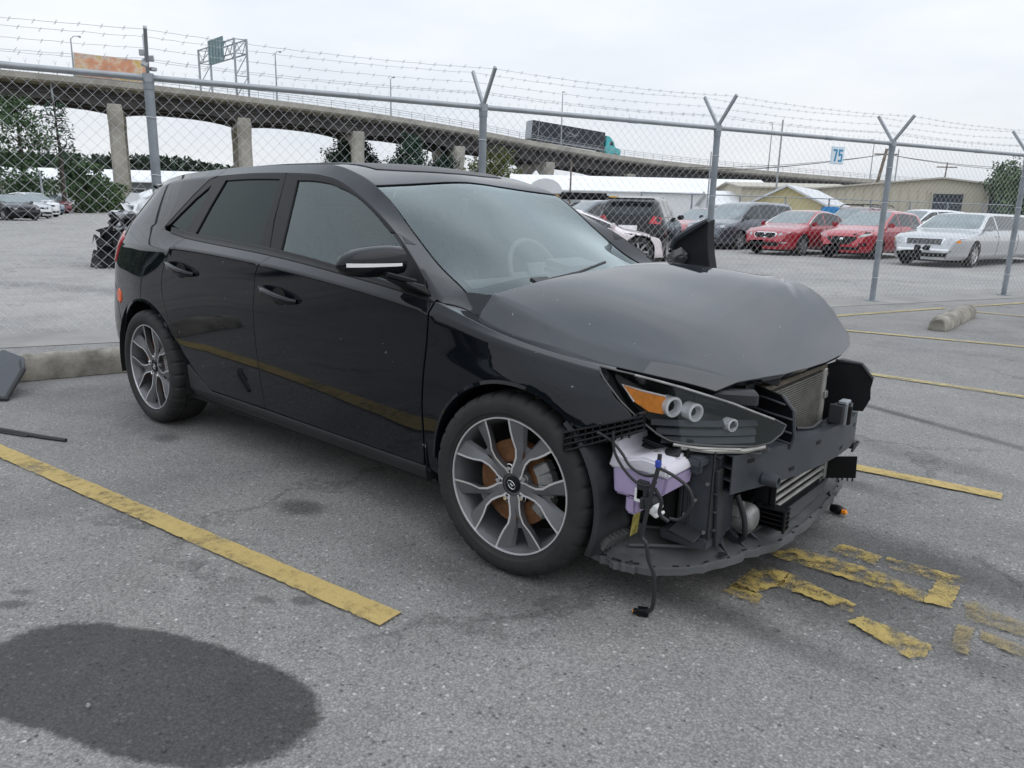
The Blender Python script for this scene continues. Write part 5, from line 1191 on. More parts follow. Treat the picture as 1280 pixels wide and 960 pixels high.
for i, (x, y, r_, lb) in enumerate(((1.045, -2.105, .007, 'small shiny bolt lying on the dark asphalt patch'), (1.33, -2.05, .006, 'small dark stone lying on the dark asphalt patch near the yellow line'))):
    mb = MB(); mb.lathe([(0, 0), (r_, .001), (r_, .006), (r_*.5, .011), (0, .012)], 8, axis='z'); o = mb.build('bolt' if i == 0 else 'pebble', M_CAST if i == 0 else M_DUSTY); o.location = (x, y, 0); tag(o, lb, 'bolt' if i == 0 else 'stone')
# ------------------------------------------------------------------ parked cars beyond the fence
FWH = np.array([math.cos(YAW), math.sin(YAW)]); RTH = np.array([math.sin(YAW), -math.cos(YAW)])
def gp(lat, dep, z=0.):      # site grid: metres right of / beyond the survey station
    q = np.array([CX, CY])+RTH*lat+FWH*dep; return (float(q[0]), float(q[1]), z)
def xpanel(name, L, pts, m, parent, off=.006, res=.12, skirt=.006):
    Vm = L.k[-1]; full = [(x, v-Vm) for x, v in pts]+[(x, Vm-v) for x, v in pts[::-1]]
    D = dense(full, .12); D = D[[i for i in range(len(D)) if np.linalg.norm(D[i]-D[i-1]) > 1e-4]]; V2, F, loop = cdt(D, res)
    def S(q):
        sgn = np.where(q[:, 1] < 0, -1, 1); P = L.ev(q[:, 0], np.clip(Vm-np.abs(q[:, 1]), 0, Vm)); P[:, 1] *= sgn; return P
    V, Fc, Nn = surf_mesh(S, V2, F, loop, skirt)
    if Nn[:len(V2), 2].mean() < 0: Nn = -Nn; Fc = [f[::-1] for f in Fc]
    return obj_from(name, V+Nn*off, Fc, Nn, m, parent)
WHEEL_CACHE = {}
M_CARGLASS = mat('parked_car_glass', (.02, .026, .03), .06, var=.2, spec=.5)
M_CARGLASSL = mat('parked_car_windscreen', (.16, .20, .21), .08, var=.25, scale=3, spec=1.0)
M_WHEELS = mat('alloy_silver', (.38, .38, .39), .35, .6, var=.1); M_WHEELC = mat('chrome_wheel', (.62, .62, .62), .2, .8, var=.1)
def simple_wheel(parent, x, y, r, wd, rimm, side):
    key = (round(r, 3), rimm.name)
    if key not in WHEEL_CACHE:
        mt = MB(); mt.lathe([(r*.68, -wd/2), (r*.74, -wd/2-.008), (r*.93, -wd/2), (r, -wd/2+.035), (r, wd/2-.035), (r*.93, wd/2), (r*.68, wd/2)], 30)
        a = mt.build('tyre', M_TYRE, None)
        mr_ = MB(); mr_.lathe([(r*.70, -wd/2), (r*.66, -wd/2+.005), (r*.63, -wd/2+.04), (r*.60, .0)], 30); mr_.lathe([(r*.60, .03), (0, .03)], 24, mi=1)
        for k in range(7):
            an = 2*math.pi*k/7; c, s_ = math.cos(an), math.sin(an)
            mr_.box((r*.36*c, -wd/2+.03, r*.36*s_), (r*.60, .03, r*.13), rotm(0, -an, 0))
        mr_.lathe([(0, -wd/2+.008), (r*.16, -wd/2+.012), (r*.18, -wd/2+.04)], 20)
        b = mr_.build('rim', [rimm, M_VOID], None)
        WHEEL_CACHE[key] = (a.data, b.data); bpy.data.objects.remove(a); bpy.data.objects.remove(b)
    e = bpy.data.objects.new('wheel', None); COL.objects.link(e); e.parent = parent; e.location = (x, y, r); e.rotation_euler = (0, 0, 0 if side < 0 else math.pi)
    for nm, me in zip(('tyre', 'rim'), WHEEL_CACHE[key]): link(nm, me, e)
PROF = {
 'sedan': dict(L=4.7, W=1.80, wb=2.7, fa=1.42, r=.325, belt=(.93, .98), prof=[(-2.33, .60), (-2.31, .80), (-2.26, .98), (-1.80, 1.03), (-1.55, 1.08), (-1.0, 1.36), (-.55, 1.44), (-.1, 1.465), (.3, 1.43), (.75, 1.22), (1.13, 1.01), (1.25, .985), (1.9, .88), (2.2, .77), (2.31, .66), (2.35, .48)], ws=(.33, 1.13), rw=(-.98, -1.58), dlo=[(-1.42, -.98), (-.90, -.02), (.06, .98)]),
 'suv': dict(L=4.6, W=1.86, wb=2.7, fa=1.40, r=.35, belt=(1.05, 1.12), prof=[(-2.28, .55), (-2.26, .95), (-2.20, 1.15), (-1.98, 1.50), (-1.75, 1.60), (-.8, 1.67), (0, 1.67), (.35, 1.62), (.8, 1.36), (1.18, 1.13), (1.35, 1.10), (1.95, 1.02), (2.2, .90), (2.28, .74), (2.31, .5)], ws=(.38, 1.18), rw=(-2.0, -2.18), dlo=[(-1.85, -1.08), (-1.0, -.08), (.0, .98)]),
 'van': dict(L=5.1, W=1.98, wb=3.03, fa=1.55, r=.34, belt=(1.08, 1.10), prof=[(-2.55, .55), (-2.53, .95), (-2.48, 1.15), (-2.30, 1.62), (-2.05, 1.71), (-.6, 1.76), (.2, 1.74), (.6, 1.66), (1.2, 1.33), (1.62, 1.10), (1.75, 1.07), (2.25, .96), (2.47, .80), (2.52, .66), (2.55, .48)], ws=(.60, 1.62), rw=(-2.3, -2.46), dlo=[(-2.2, -1.15), (-1.05, .12), (.2, 1.32)]),
 'limo': dict(L=8.2, W=1.90, wb=6.0, fa=1.98, r=.335, belt=(.97, .99), prof=[(-5.08, .62), (-5.06, .82), (-5.0, 1.0), (-4.4, 1.03), (-4.2, 1.06), (-3.7, 1.38), (-3.3, 1.45), (.2, 1.465), (.75, 1.43), (1.2, 1.22), (1.60, 1.01), (1.72, .985), (2.5, .91), (2.85, .85), (2.98, .75), (3.03, .62), (3.07, .44)], ws=(.78, 1.60), rw=(-3.72, -4.2), dlo=[(-3.5, -2.6), (-2.5, -1.2), (-1.1, .32), (.46, 1.42)]),
 'coupe': dict(L=4.25, W=1.82, wb=2.62, fa=1.42, r=.335, belt=(.86, .90), prof=[(-2.12, .55), (-2.09, .78), (-2.0, .93), (-1.6, 1.02), (-1.0, 1.2), (-.4, 1.30), (.0, 1.29), (.5, 1.11), (1.0, .90), (1.1, .87), (1.6, .79), (1.9, .68), (2.0, .58), (2.05, .40)], ws=(.06, 1.0), rw=(-1.0, -1.9), dlo=[(-.95, -.2), (-.12, .82)]),
 'hatch': dict(L=4.2, W=1.76, wb=2.6, fa=1.38, r=.31, belt=(.96, 1.0), prof=[(-2.03, .55), (-2.01, .85), (-1.95, 1.04), (-1.7, 1.35), (-1.45, 1.44), (-.5, 1.50), (.1, 1.48), (.7, 1.2), (1.1, 1.01), (1.25, .98), (1.8, .87), (2.05, .75), (2.13, .62), (2.16, .45)], ws=(.15, 1.1), rw=(-1.72, -1.92), dlo=[(-1.5, -.95), (-.88, -.05), (.03, .92)]),
}
def car(name, label, cat, loc, ang, kind, pm, group=None, rimm=None, front='plain', rear='plain', trimm=None, details=True):
    S = PROF[kind]; rimm = rimm or M_WHEELS
    t = thing(name, label, cat, loc, ang, group)
    pr = np.array(S['prof']); x0, x1 = pr[0, 0], pr[-1, 0]; W2 = S['W']/2
    xs = np.unique(np.concatenate([np.linspace(x0, x1, 46), x0+np.array([.02, .05, .1, .16, .24, .34]), x1-np.array([.02, .05, .1, .16, .24, .34])]))
    rows = [[] for _ in range(12)]
    for x in xs:
        z11 = float(np.interp(x, pr[:, 0], pr[:, 1])); belt = np.interp(x, [x0, x1], [S['belt'][1], S['belt'][0]])
        half = (x1 if x > 0 else -x0); tt = np.clip((abs(x)-(half-.62))/.62, 0, 1); k = 1-.30*tt**2.4
        g = np.clip((z11-belt-.02)/.12, 0, 1)
        b7 = min(belt, z11-.055); z8 = b7+.006+g*max(0, (z11-.065)-(b7+.006)); w7 = W2*.925
        zs = [.20, .27, .38, .52, .64, .76, min(b7-.06, .86 if belt < 1 else .96), b7, max(z8, b7+.006), None, None, z11]
        zs[9] = max(zs[8]+.004, z11-.035 if g > 0 else z11-.03); zs[10] = max(zs[9]+.003, z11-.008)
        wB = w7*.985-(.42*(zs[8]-b7) if g > 0 else 0); wB = wB if g > .0 else W2*.86
        ws = [W2*.88, W2*.95, W2*.97, W2*.99, W2, W2*.995, W2*.975, w7, wB, wB-.055-(.06*(1-g)), (wB-.06)*.55, 0]
        for q in range(12):
            z = min(zs[q], z11-.006*(11-q)); rows[q].append((x, z, ws[q]*k))
    L = Loft(rows, [0, .08, .20, .34, .46, .58, .70, .80, 1.18, 1.25, 1.55, 1.88], {7, 8}, sig=.03)
    Vm = 1.88
    fa_, ra_ = S['fa'], S['fa']-S['wb']; ar = S['r']+.055
    dom = [(x1, 0.), (x1, Vm), (x0, Vm), (x0, 0.)]
    bot = []
    for cx in (ra_, fa_):
        for a in np.linspace(176, 4, 17): 
            x = cx+ar*math.cos(R(a)); z = S['r']+ar*math.sin(R(a)); bot.append((x, L.v_of_z(x, z, 0, .8)))
        if cx == ra_: bot.insert(0, (ra_-ar, 0))
    i1 = [(ra_-ar, 0.)]+bot[1:18]+[(ra_+ar, 0.), (fa_-ar, 0.)]+bot[18:]+[(fa_+ar, 0.)]
    D = dense(dom+i1, .10); V2, F, loop = cdt(D, .11)
    TV = []; TF = []; TN = []
    for sd_ in (-1, 1):
        Sf = lambda q: L.ev(np.clip(q[:, 0], x0, x1), np.clip(q[:, 1], 0, Vm))*[1, sd_, 1]
        V, Fc, Nn = surf_mesh(Sf, V2, F, loop, 0)
        if np.sum(Nn[:, 1]*V[:, 1]) < 0: Nn = -Nn; Fc = [f[::-1] for f in Fc]
        b = len(TV); TV += list(V); TN += list(Nn); TF += [tuple(i+b for i in f) for f in Fc]
        for xe in (x0, x1):
            col = [L.ev([xe], [v])[0]*[1, sd_, 1] for v in np.linspace(0, Vm, 12)]; b = len(TV)
            TV += col+[np.array([xe, 0, col[0][2]])]; TN += [np.array([np.sign(xe), 0, 0])]*13
            TF += [(b+12, b+i, b+i+1) for i in range(11)]
    body = obj_from('body', np.array(TV), TF, TN, pm, t)
    bvh = BVHTree.FromPolygons([tuple(v) for v in TV], [tuple(f) for f in TF])
    def decal(nm, poly, m, sx=1, off=.006, par=body, sub=None):
        D = dense(poly, .07); v2, f2, lp_ = cdt(D, .09); Vv = []
        for y, z in v2:
            h = bvh.ray_cast(Vector((sx*6, y, z)), Vector((-sx, 0, 0)))[0]
            Vv.append((h.x+sx*off, y, z) if h is not None else None)
        gx_ = [v[0] for v in Vv if v] or [sx*2]
        Vv = [v if v else (np.mean(gx_), v2[i][0], v2[i][1]) for i, v in enumerate(Vv)]
        mb = MB(); mb.add(Vv, f2); mb.add([(v[0]-sx*.03, v[1], v[2]) for v in [Vv[i] for i in lp_]]+[Vv[i] for i in lp_], [(i, (i+1) % len(lp_), len(lp_)+(i+1) % len(lp_), len(lp_)+i) for i in range(len(lp_))])
        return mb.build(nm, m, par, smooth=50)
    mir = lambda P: [(-y, z) for y, z in P]
    xpanel('windscreen', L, [(S['ws'][0], Vm-.0), (S['ws'][0]+.03, 1.27), (S['ws'][1]-.09, 1.27), (S['ws'][1]-.02, 1.5), (S['ws'][1], Vm)], M_CARGLASSL, t)
    if S['rw'][1]-S['rw'][0] < -.1: xpanel('rear_window', L, [(S['rw'][1], Vm), (S['rw'][1]+.03, 1.30), (S['rw'][0], 1.30), (S['rw'][0], Vm)], M_CARGLASS, t)
    for sd_ in (-1, 1):
        for a, b in S['dlo']:
            zt = lambda x: 1.18-.035
            lastp = (a, b) == S['dlo'][-1]; firstp = (a, b) == S['dlo'][0]
            pts = [(a+(.10 if firstp else 0)*0, .825, 'v'), (b, .825, 'v')]
            if lastp: pts += [(S['ws'][0]+(S['ws'][1]-S['ws'][0])*q-.10, 1.15, 'v') for q in (.8, .55, .3, .1)]+[(a, 1.15, 'v')]
            elif firstp and kind in ('sedan', 'coupe', 'limo'): pts += [(b, 1.15, 'v'), (a+.30, 1.15, 'v')]
            else: pts += [(b, 1.15, 'v'), (a+(.15 if firstp else 0), 1.15, 'v')]
            pts = [p for p in pts if p[0] <= S['ws'][1]-.02]
            panel('side_window', L, pts, M_CARGLASS, t, (sd_,), res=.15, gap=0, skirt=.006, off=.005, step=.1)
        if trimm is not None:
            mb = MB(); a, b = S['dlo'][0][0], S['dlo'][-1][1]; P_ = []
            for x in np.linspace(a, b, 16):
                p = L.ev([x], [.815])[0]; P_.append((p[0], sd_*(p[1]+.008), p[2]))
            for q in np.linspace(.95, .0, 8): 
                x = S['ws'][0]+(S['ws'][1]-S['ws'][0])*q-.06; p = L.ev([x], [1.165])[0]; P_.append((p[0], sd_*(p[1]+.008), p[2]))
            for x in np.linspace(S['ws'][0]-.1, a+.32, 10): p = L.ev([x], [1.165])[0]; P_.append((p[0], sd_*(p[1]+.008), p[2]))
            mb.tube(P_, .012, 5); mb.build('window_trim', trimm, t)
        for cx in (ra_, fa_): simple_wheel(t, cx, sd_*(W2-.125), S['r'], .22, rimm, sd_)
        mb = MB(); xm = S['dlo'][-1][1]-.05; pm_ = L.ev([xm], [.82])[0]; mb.box((xm, sd_*(pm_[1]+.11), pm_[2]+.05), (.13, .20, .13), rotm(0, 0, sd_*.15)); mb.build('door_mirror', pm, t, bevel=.035, seg=2)
        if details:
            for a, b in S['dlo'][-2:]:
                mb = MB(); p = L.ev([a+.16], [.62])[0]; mb.box((a+.16, sd_*(p[1]+.012), p[2]+.03), (.17, .02, .026)); mb.build('door_handle', pm if trimm is None else trimm, t, bevel=.006)
                mb = MB(); P_ = []
                for v in np.linspace(.82, .10, 9): p = L.ev([a-.03], [v])[0]; P_.append((p[0], sd_*(p[1]+.001), p[2]))
                mb.tube(P_, .005, 4); mb.build('door_gap', M_VOID, t)
    mb = MB(); mb.box(((x0+x1)/2, 0, .30), ((x1-x0)*.86, S['W']*.70, .22)); 
    for cx in (ra_, fa_): mb.box((cx, 0, .42), (ar*2.0, S['W']*.82, .60))
    mb.build('underbody', M_VOID, t)
    w_ = W2
    if front == 'limo':
        g = decal('grille', [(-.46, .60), (.46, .60), (.52, .76), (-.52, .76)], M_CHROME)
        for i in range(4):
            for j in range(6): decal('grille_slot', [(-.44+.15*j, .612+.037*i), (-.305+.15*j, .612+.037*i), (-.305+.15*j, .637+.037*i), (-.44+.15*j, .637+.037*i)], M_SLOT, off=.03, par=g)
        for P in ([(.58, .60), (.86, .63), (.84, .76), (.60, .77)],):
            for Q in (P, mir(P)): decal('headlight', Q, M_LAMPG)
        for P in ([(.80, .64), (.87, .65), (.86, .72), (.80, .72)],):
            for Q in (P, mir(P)): decal('side_marker', Q, M_AMBER, off=.012)
        decal('bumper_strip', [(-.86, .44), (.86, .44), (.86, .49), (-.86, .49)], M_CHROME); decal('number_plate', [(-.20, .44), (.20, .44), (.20, .57), (-.20, .57)], M_TRIM, off=.014)
        decal('lower_intake', [(-.6, .27), (.6, .27), (.66, .38), (-.66, .38)], M_VOID)
    elif front == 'smile':
        decal('grille', [(-.48, .62), (-.30, .46), (0, .42), (.30, .46), (.48, .62), (.44, .68), (-.44, .68)], M_VOID); decal('lower_intake', [(-.62, .27), (.62, .27), (.58, .36), (-.58, .36)], M_VOID)
        for P in ([(.50, .64), (.84, .72), (.80, .78), (.52, .72)],):
            for Q in (P, mir(P)): decal('headlight', Q, M_LAMPG)
        for P in ([(.56, .38), (.74, .40), (.74, .50), (.58, .50)],):
            for Q in (P, mir(P)): decal('fog_lamp', Q, M_VOID)
        decal('badge', [(-.05, .57), (.05, .57), (.05, .64), (-.05, .64)], M_CHROME, off=.012)
        # crushed hood corner
        decal('torn_gap', [(.30, .74), (.46, .70), (.80, .80), (.74, .88), (.55, .86), (.42, .80)], M_VOID, off=.008)
        decal('broken_lamp', [(.50, .68), (.74, .70), (.78, .78), (.60, .76)], M_ALUL, off=.016)
    elif front == 'oval':
        g = decal('grille', [(-.38, .60), (-.42, .68), (-.36, .74), (.36, .74), (.42, .68), (.38, .60), (.3, .56), (-.3, .56)], M_CHROME)
        decal('grille_mesh', [(-.34, .61), (-.37, .67), (-.33, .715), (.33, .715), (.37, .67), (.34, .61), (.27, .58), (-.27, .58)], M_VOID, off=.035, par=g)
        for P in ([(.48, .62), (.78, .70), (.80, .78), (.62, .76), (.48, .70)],):
            for Q in (P, mir(P)): decal('headlight', Q, M_LAMPG)
        decal('lower_intake', [(-.55, .30), (.55, .30), (.50, .42), (-.50, .42)], M_VOID)
        for P in ([(.58, .38), (.76, .40), (.74, .44), (.58, .42)],):
            for Q in (P, mir(P)): decal('fog_lamp', Q, M_CHROME)
    else:
        zz = .62 if kind in ('coupe',) else (.78 if kind in ('suv', 'van') else .66)
        decal('grille', [(-.42, zz-.07), (.42, zz-.07), (.46, zz+.05), (-.46, zz+.05)], M_VOID); decal('lower_intake', [(-.6, .30), (.6, .30), (.55, .42), (-.55, .42)], M_VOID)
        for P in ([(.50, zz-.03), (.84, zz+.02), (.82, zz+.12), (.54, zz+.07)],):
            for Q in (P, mir(P)): decal('headlight', Q, M_LAMPG)
    if rear == 'lamps':
        for P in ([(.52, .98), (.80, .96), (.82, 1.12), (.62, 1.16)],):
            for Q in (P, mir(P)): decal('tail_light', Q, M_REDLAMP, sx=-1, off=.012)
        decal('number_plate', [(-.24, .80), (.24, .80), (.24, .92), (-.24, .92)], M_WHITEP, sx=-1)
        mb = MB(); mb.box((S['rw'][0]-.02, 0, 1.58), (.22, 1.2, .04)); mb.build('spoiler', M_TRIM, t, bevel=.012)
    elif details:
        zz = 1.0 if kind in ('suv', 'van') else .80
        for P in ([(.55, zz-.08), (.82, zz-.08), (.80, zz+.06), (.58, zz+.06)],):
            for Q in (P, mir(P)): decal('tail_light', Q, M_REDLAMP, sx=-1)
    return t, L, decal
M_SLOT = mat('grille_slot_grey', (.10, .10, .105), .5); M_LAMPG = mat('clear_lamp', (.45, .46, .47), .15, var=.35, scale=12, spec=.8)
P_SILVER = paint('silver_paint', (.50, .51, .52), .10, .3, metal=.55); P_RED = paint('red_paint', (.36, .010, .022), .12, .3, metal=.25); P_RED2 = paint('bright_red_paint', (.42, .012, .025), .12, .3, metal=.2)
P_GREY = paint('grey_paint', (.055, .065, .085), .14, .3, metal=.4); P_DARK = paint('dark_car_paint', (.008, .009, .011), .12, .25); P_PINK = paint('pale_pink_paint', (.80, .71, .73), .05, .3)
P_WHITE = paint('white_paint', (.68, .69, .70), .06, .3); P_MAROON = paint('maroon_paint', (.14, .012, .02), .12, .3); P_BLUEGREY = paint('blue_grey_paint', (.10, .14, .19), .12, .3, metal=.3)
HD = math.atan2(-.985, -.17)
def axle(fx, fy, kind, ang):
    return (fx-PROF[kind]['fa']*math.cos(ang), fy-PROF[kind]['fa']*math.sin(ang), 0)
GR = 'cars parked beyond the fence'
car('silver_limousine', 'long silver limousine with a chrome grille at the right end beyond the fence', 'car', axle(-1.95, 21.1, 'limo', HD), HD, 'limo', P_SILVER, GR, M_WHEELC, 'limo', trimm=M_CHROME)
car('crashed_red_hatchback', 'bright red hatchback with a crushed hood corner, beside the silver limousine', 'car', axle(-4.7, 22.6, 'hatch', HD), HD, 'hatch', P_RED2, GR, None, 'smile')
car('red_sedan', 'red sedan with a chrome oval grille between the grey minivan and the crashed red hatchback', 'car', axle(-6.95, 22.3, 'sedan', HD), HD, 'sedan', P_RED, GR, None, 'oval', trimm=M_CHROME)
car('grey_minivan', 'dark blue-grey minivan parked left of the red sedan beyond the fence', 'car', axle(-10.0, 24.1, 'van', HD), HD, 'van', P_GREY, GR)
car('pale_coupe', 'pale pink low coupe close behind the fence, seen past the windscreen of the black hatchback', 'car', axle(-7.1, 13.45, 'coupe', R(42)), R(42), 'coupe', P_PINK, GR)
car('black_suv', 'black sport utility vehicle showing red tail lights behind the pale coupe', 'car', gp(3.55, 21.6), YAW-.32, 'suv', P_DARK, GR, rear='lamps')
q = gp(3.0, 28.5); car('dark_crossover', 'dark grey crossover parked to the left of the black SUV with red tail lights', 'car', q, HD-.25, 'suv', P_GREY, GR)
rb, L_, _ = car('roof_box_wagon', 'dark wagon carrying a long black roof box with yellow ends, behind the dark crossover', 'car', gp(2.9, 34.5), HD-.7, 'suv', P_DARK, GR)
m = MB(); m.box((-.1, 0, 1.90), (2.2, .8, .30)); m.build('roof_box', M_TRIM, rb, bevel=.10, seg=2); m = MB(); m.box((1.25, 0, 1.86), (.5, .5, .16)); m.box((-1.45, 0, 1.86), (.5, .5, .16)); m.build('roof_box_end', mat('yellow_plastic', (.65, .38, .03), .5), rb, bevel=.05, seg=2)
m = MB()
for x in (.6, -.8): m.box((x, 0, 1.72), (.05, 1.3, .05))
m.build('roof_bar', M_TRIM, rb)
car('red_hatchback', 'red hatchback mostly hidden behind a fence post left of the grey minivan', 'car', gp(7.6, 31), HD, 'hatch', P_RED, GR)
ww, L_, _ = car('roof_rail_wagon', 'maroon wagon with roof rails behind the crashed red hatchback', 'car', gp(13.6, 30.5), HD, 'suv', P_MAROON, GR)
m = MB()
for s in (-1, 1): m.tube([(-1.6, s*.60, 1.68), (-1.4, s*.60, 1.75), (.2, s*.60, 1.75), (.4, s*.60, 1.66)], .022, 6)
for x in (-.9, -.1): m.box((x, 0, 1.765), (.06, 1.25, .03))
m.build('roof_rail', M_TRIM, ww)
car('white_suv', 'white sport utility vehicle behind the silver limousine', 'car', gp(17.2, 32.5), HD-.35, 'suv', P_WHITE, GR)
GL = 'cars parked in the far lot on the left'
for (la, de, kd, pmt, lb) in ((-29.6, 44.5, 'sedan', P_DARK, 'dark sedan nearest in the far row of cars at the left edge'), (-34.4, 54.5, 'suv', P_WHITE, 'white vehicle second in the far row of cars at the left edge'), (-38.5, 62, 'sedan', P_BLUEGREY, 'blue-grey sedan in the middle of the far row of cars at the left'),
                              (-42.2, 69.5, 'suv', P_MAROON, 'maroon vehicle fourth in the far row of cars at the left'), (-46.0, 77, 'van', P_WHITE, 'white van farthest away in the far row of cars at the left'), (-31.8, 49.5, 'hatch', P_SILVER, 'silver hatchback between the dark sedan and the white vehicle in the far left row')):
    car('parked_car', lb, 'car', gp(la, de), YAW-math.pi/2-.55, kd, pmt, GL, details=False)
# cars across the aisle, behind the photographer (they show in the black paint)
GB = 'cars parked across the aisle'
for (x, y, kd, pmt, lb) in ((-5.2, -9.6, 'suv', P_DARK, 'black sport utility vehicle across the aisle, mirrored in the rear door of the hatchback'), (-8.0, -9.9, 'sedan', P_SILVER, 'silver sedan across the aisle, mirrored in the rear quarter of the hatchback'), (-11.0, -10.0, 'van', P_BLUEGREY, 'blue-grey minivan across the aisle at the end of the mirrored row'), (-2.3, -9.8, 'hatch', P_RED, 'red hatchback across the aisle, mirrored in the front door of the hatchback')):
    car('aisle_car', lb, 'car', (x, y, 0), math.pi/2+.05, kd, pmt, GB, details=False)
# wrecked car by the fence, left of the hatchback
wk = thing('wrecked_car', 'crushed wreck with a torn white panel behind the rear corner of the hatchback', 'car', gp(-6.82, 15.2), YAW-math.pi+.35)
def crumple(name, c, d, m_, seed, amp=.06, nx=9, ny=7, rot=None, par=wk):
    rr = np.random.RandomState(seed); V = []
    Rm = np.array(rot) if rot is not None else np.eye(3)
    for k, sgn in ((0, 1), (1, -1)):
        for i in range(nx):
            for j in range(ny):
                u, v = i/(nx-1)-.5, j/(ny-1)-.5
                z = (.5-.9*(abs(u)**2.2+abs(v)**2.2))*d[2] if k == 0 else (.5-.9*(abs(u)**2.2+abs(v)**2.2))*d[2]-.03
                V.append(np.array([u*d[0], v*d[1], z])+ (rr.normal(size=3)*amp if k == 0 else V[i*ny+j]*0))
    for q in range(nx*ny): V[nx*ny+q] = V[q]-np.array([0, 0, .03])
    V = [Rm @ v+np.array(c) for v in V]; n = nx*ny
    F = []
    for i in range(nx-1):
        for j in range(ny-1):
            a = i*ny+j; F += [(a, a+1, a+ny+1, a+ny), (n+a, n+a+ny, n+a+ny+1, n+a+1)]
    mb = MB(); mb.add(V, F); return mb.build(name, m_, par, smooth=35)
crumple('crushed_hood', (.1, 0, 1.12), (1.1, 1.4, .5), P_WHITE, 3, .05, rot=rotm(.2, .35, .3))
crumple('crushed_fender', (.35, .35, .85), (.9, .8, .5), P_BLUEGREY, 4, .07, rot=rotm(.3, .8, .2)); crumple('crushed_fender', (.3, -.4, .80), (1.0, .7, .5), P_WHITE, 5, .09, rot=rotm(-.3, .7, .1))
crumple('crushed_bumper', (.55, 0, .62), (.7, 1.6, .4), P_DARK, 6, .06, rot=rotm(.1, 1.0, .1)); crumple('crushed_bumper', (.60, .2, .30), (.6, 1.5, .35), M_TRIM, 8, .06, rot=rotm(.1, .9, -.2)); crumple('crushed_panel', (.45, -.1, .95), (.8, 1.2, .3), P_SILVER, 9, .08, rot=rotm(.4, .6, .5))
crumple('crushed_bumper', (.55, -.75, .45), (.7, .9, .4), M_TRIM, 18, .07, rot=rotm(.2, 1.1, .3)); crumple('crushed_panel', (.35, -.65, .80), (.7, .8, .3), P_SILVER, 19, .08, rot=rotm(.3, .8, .4)); crumple('crushed_bumper', (.75, -.9, .22), (.6, .9, .3), P_DARK, 20, .06, rot=rotm(.1, .9, .2))
m = MB()
for k in range(34):
    a = rng.rand(6); m.box((.25+.6*a[0], -1.15+1.9*a[1], .12+.85*a[2]), (.08+.25*a[3], .06+.25*a[4], .05+.12*a[5]), rotm(*(a[:3]*3)))
m.build('wreckage', M_TRIM, wk, bevel=.01)
m = MB(); m.box((-1.3, 0, .75), (2.6, 1.6, .9)); m.box((-1.4, 0, 1.25), (1.6, 1.4, .35)); m.build('cabin', P_WHITE, wk, bevel=.15, seg=3); 
for s in (-1, 1):
    for x in (-.3, -2.2): simple_wheel(wk, x, s*.75, .32, .21, M_WHEELS, s)
cable([(.9, .5, .35), (1.1, .62, .42), (1.25, .70, .33), (1.3, .72, .36)], .014, 'dangling_cable', wk)

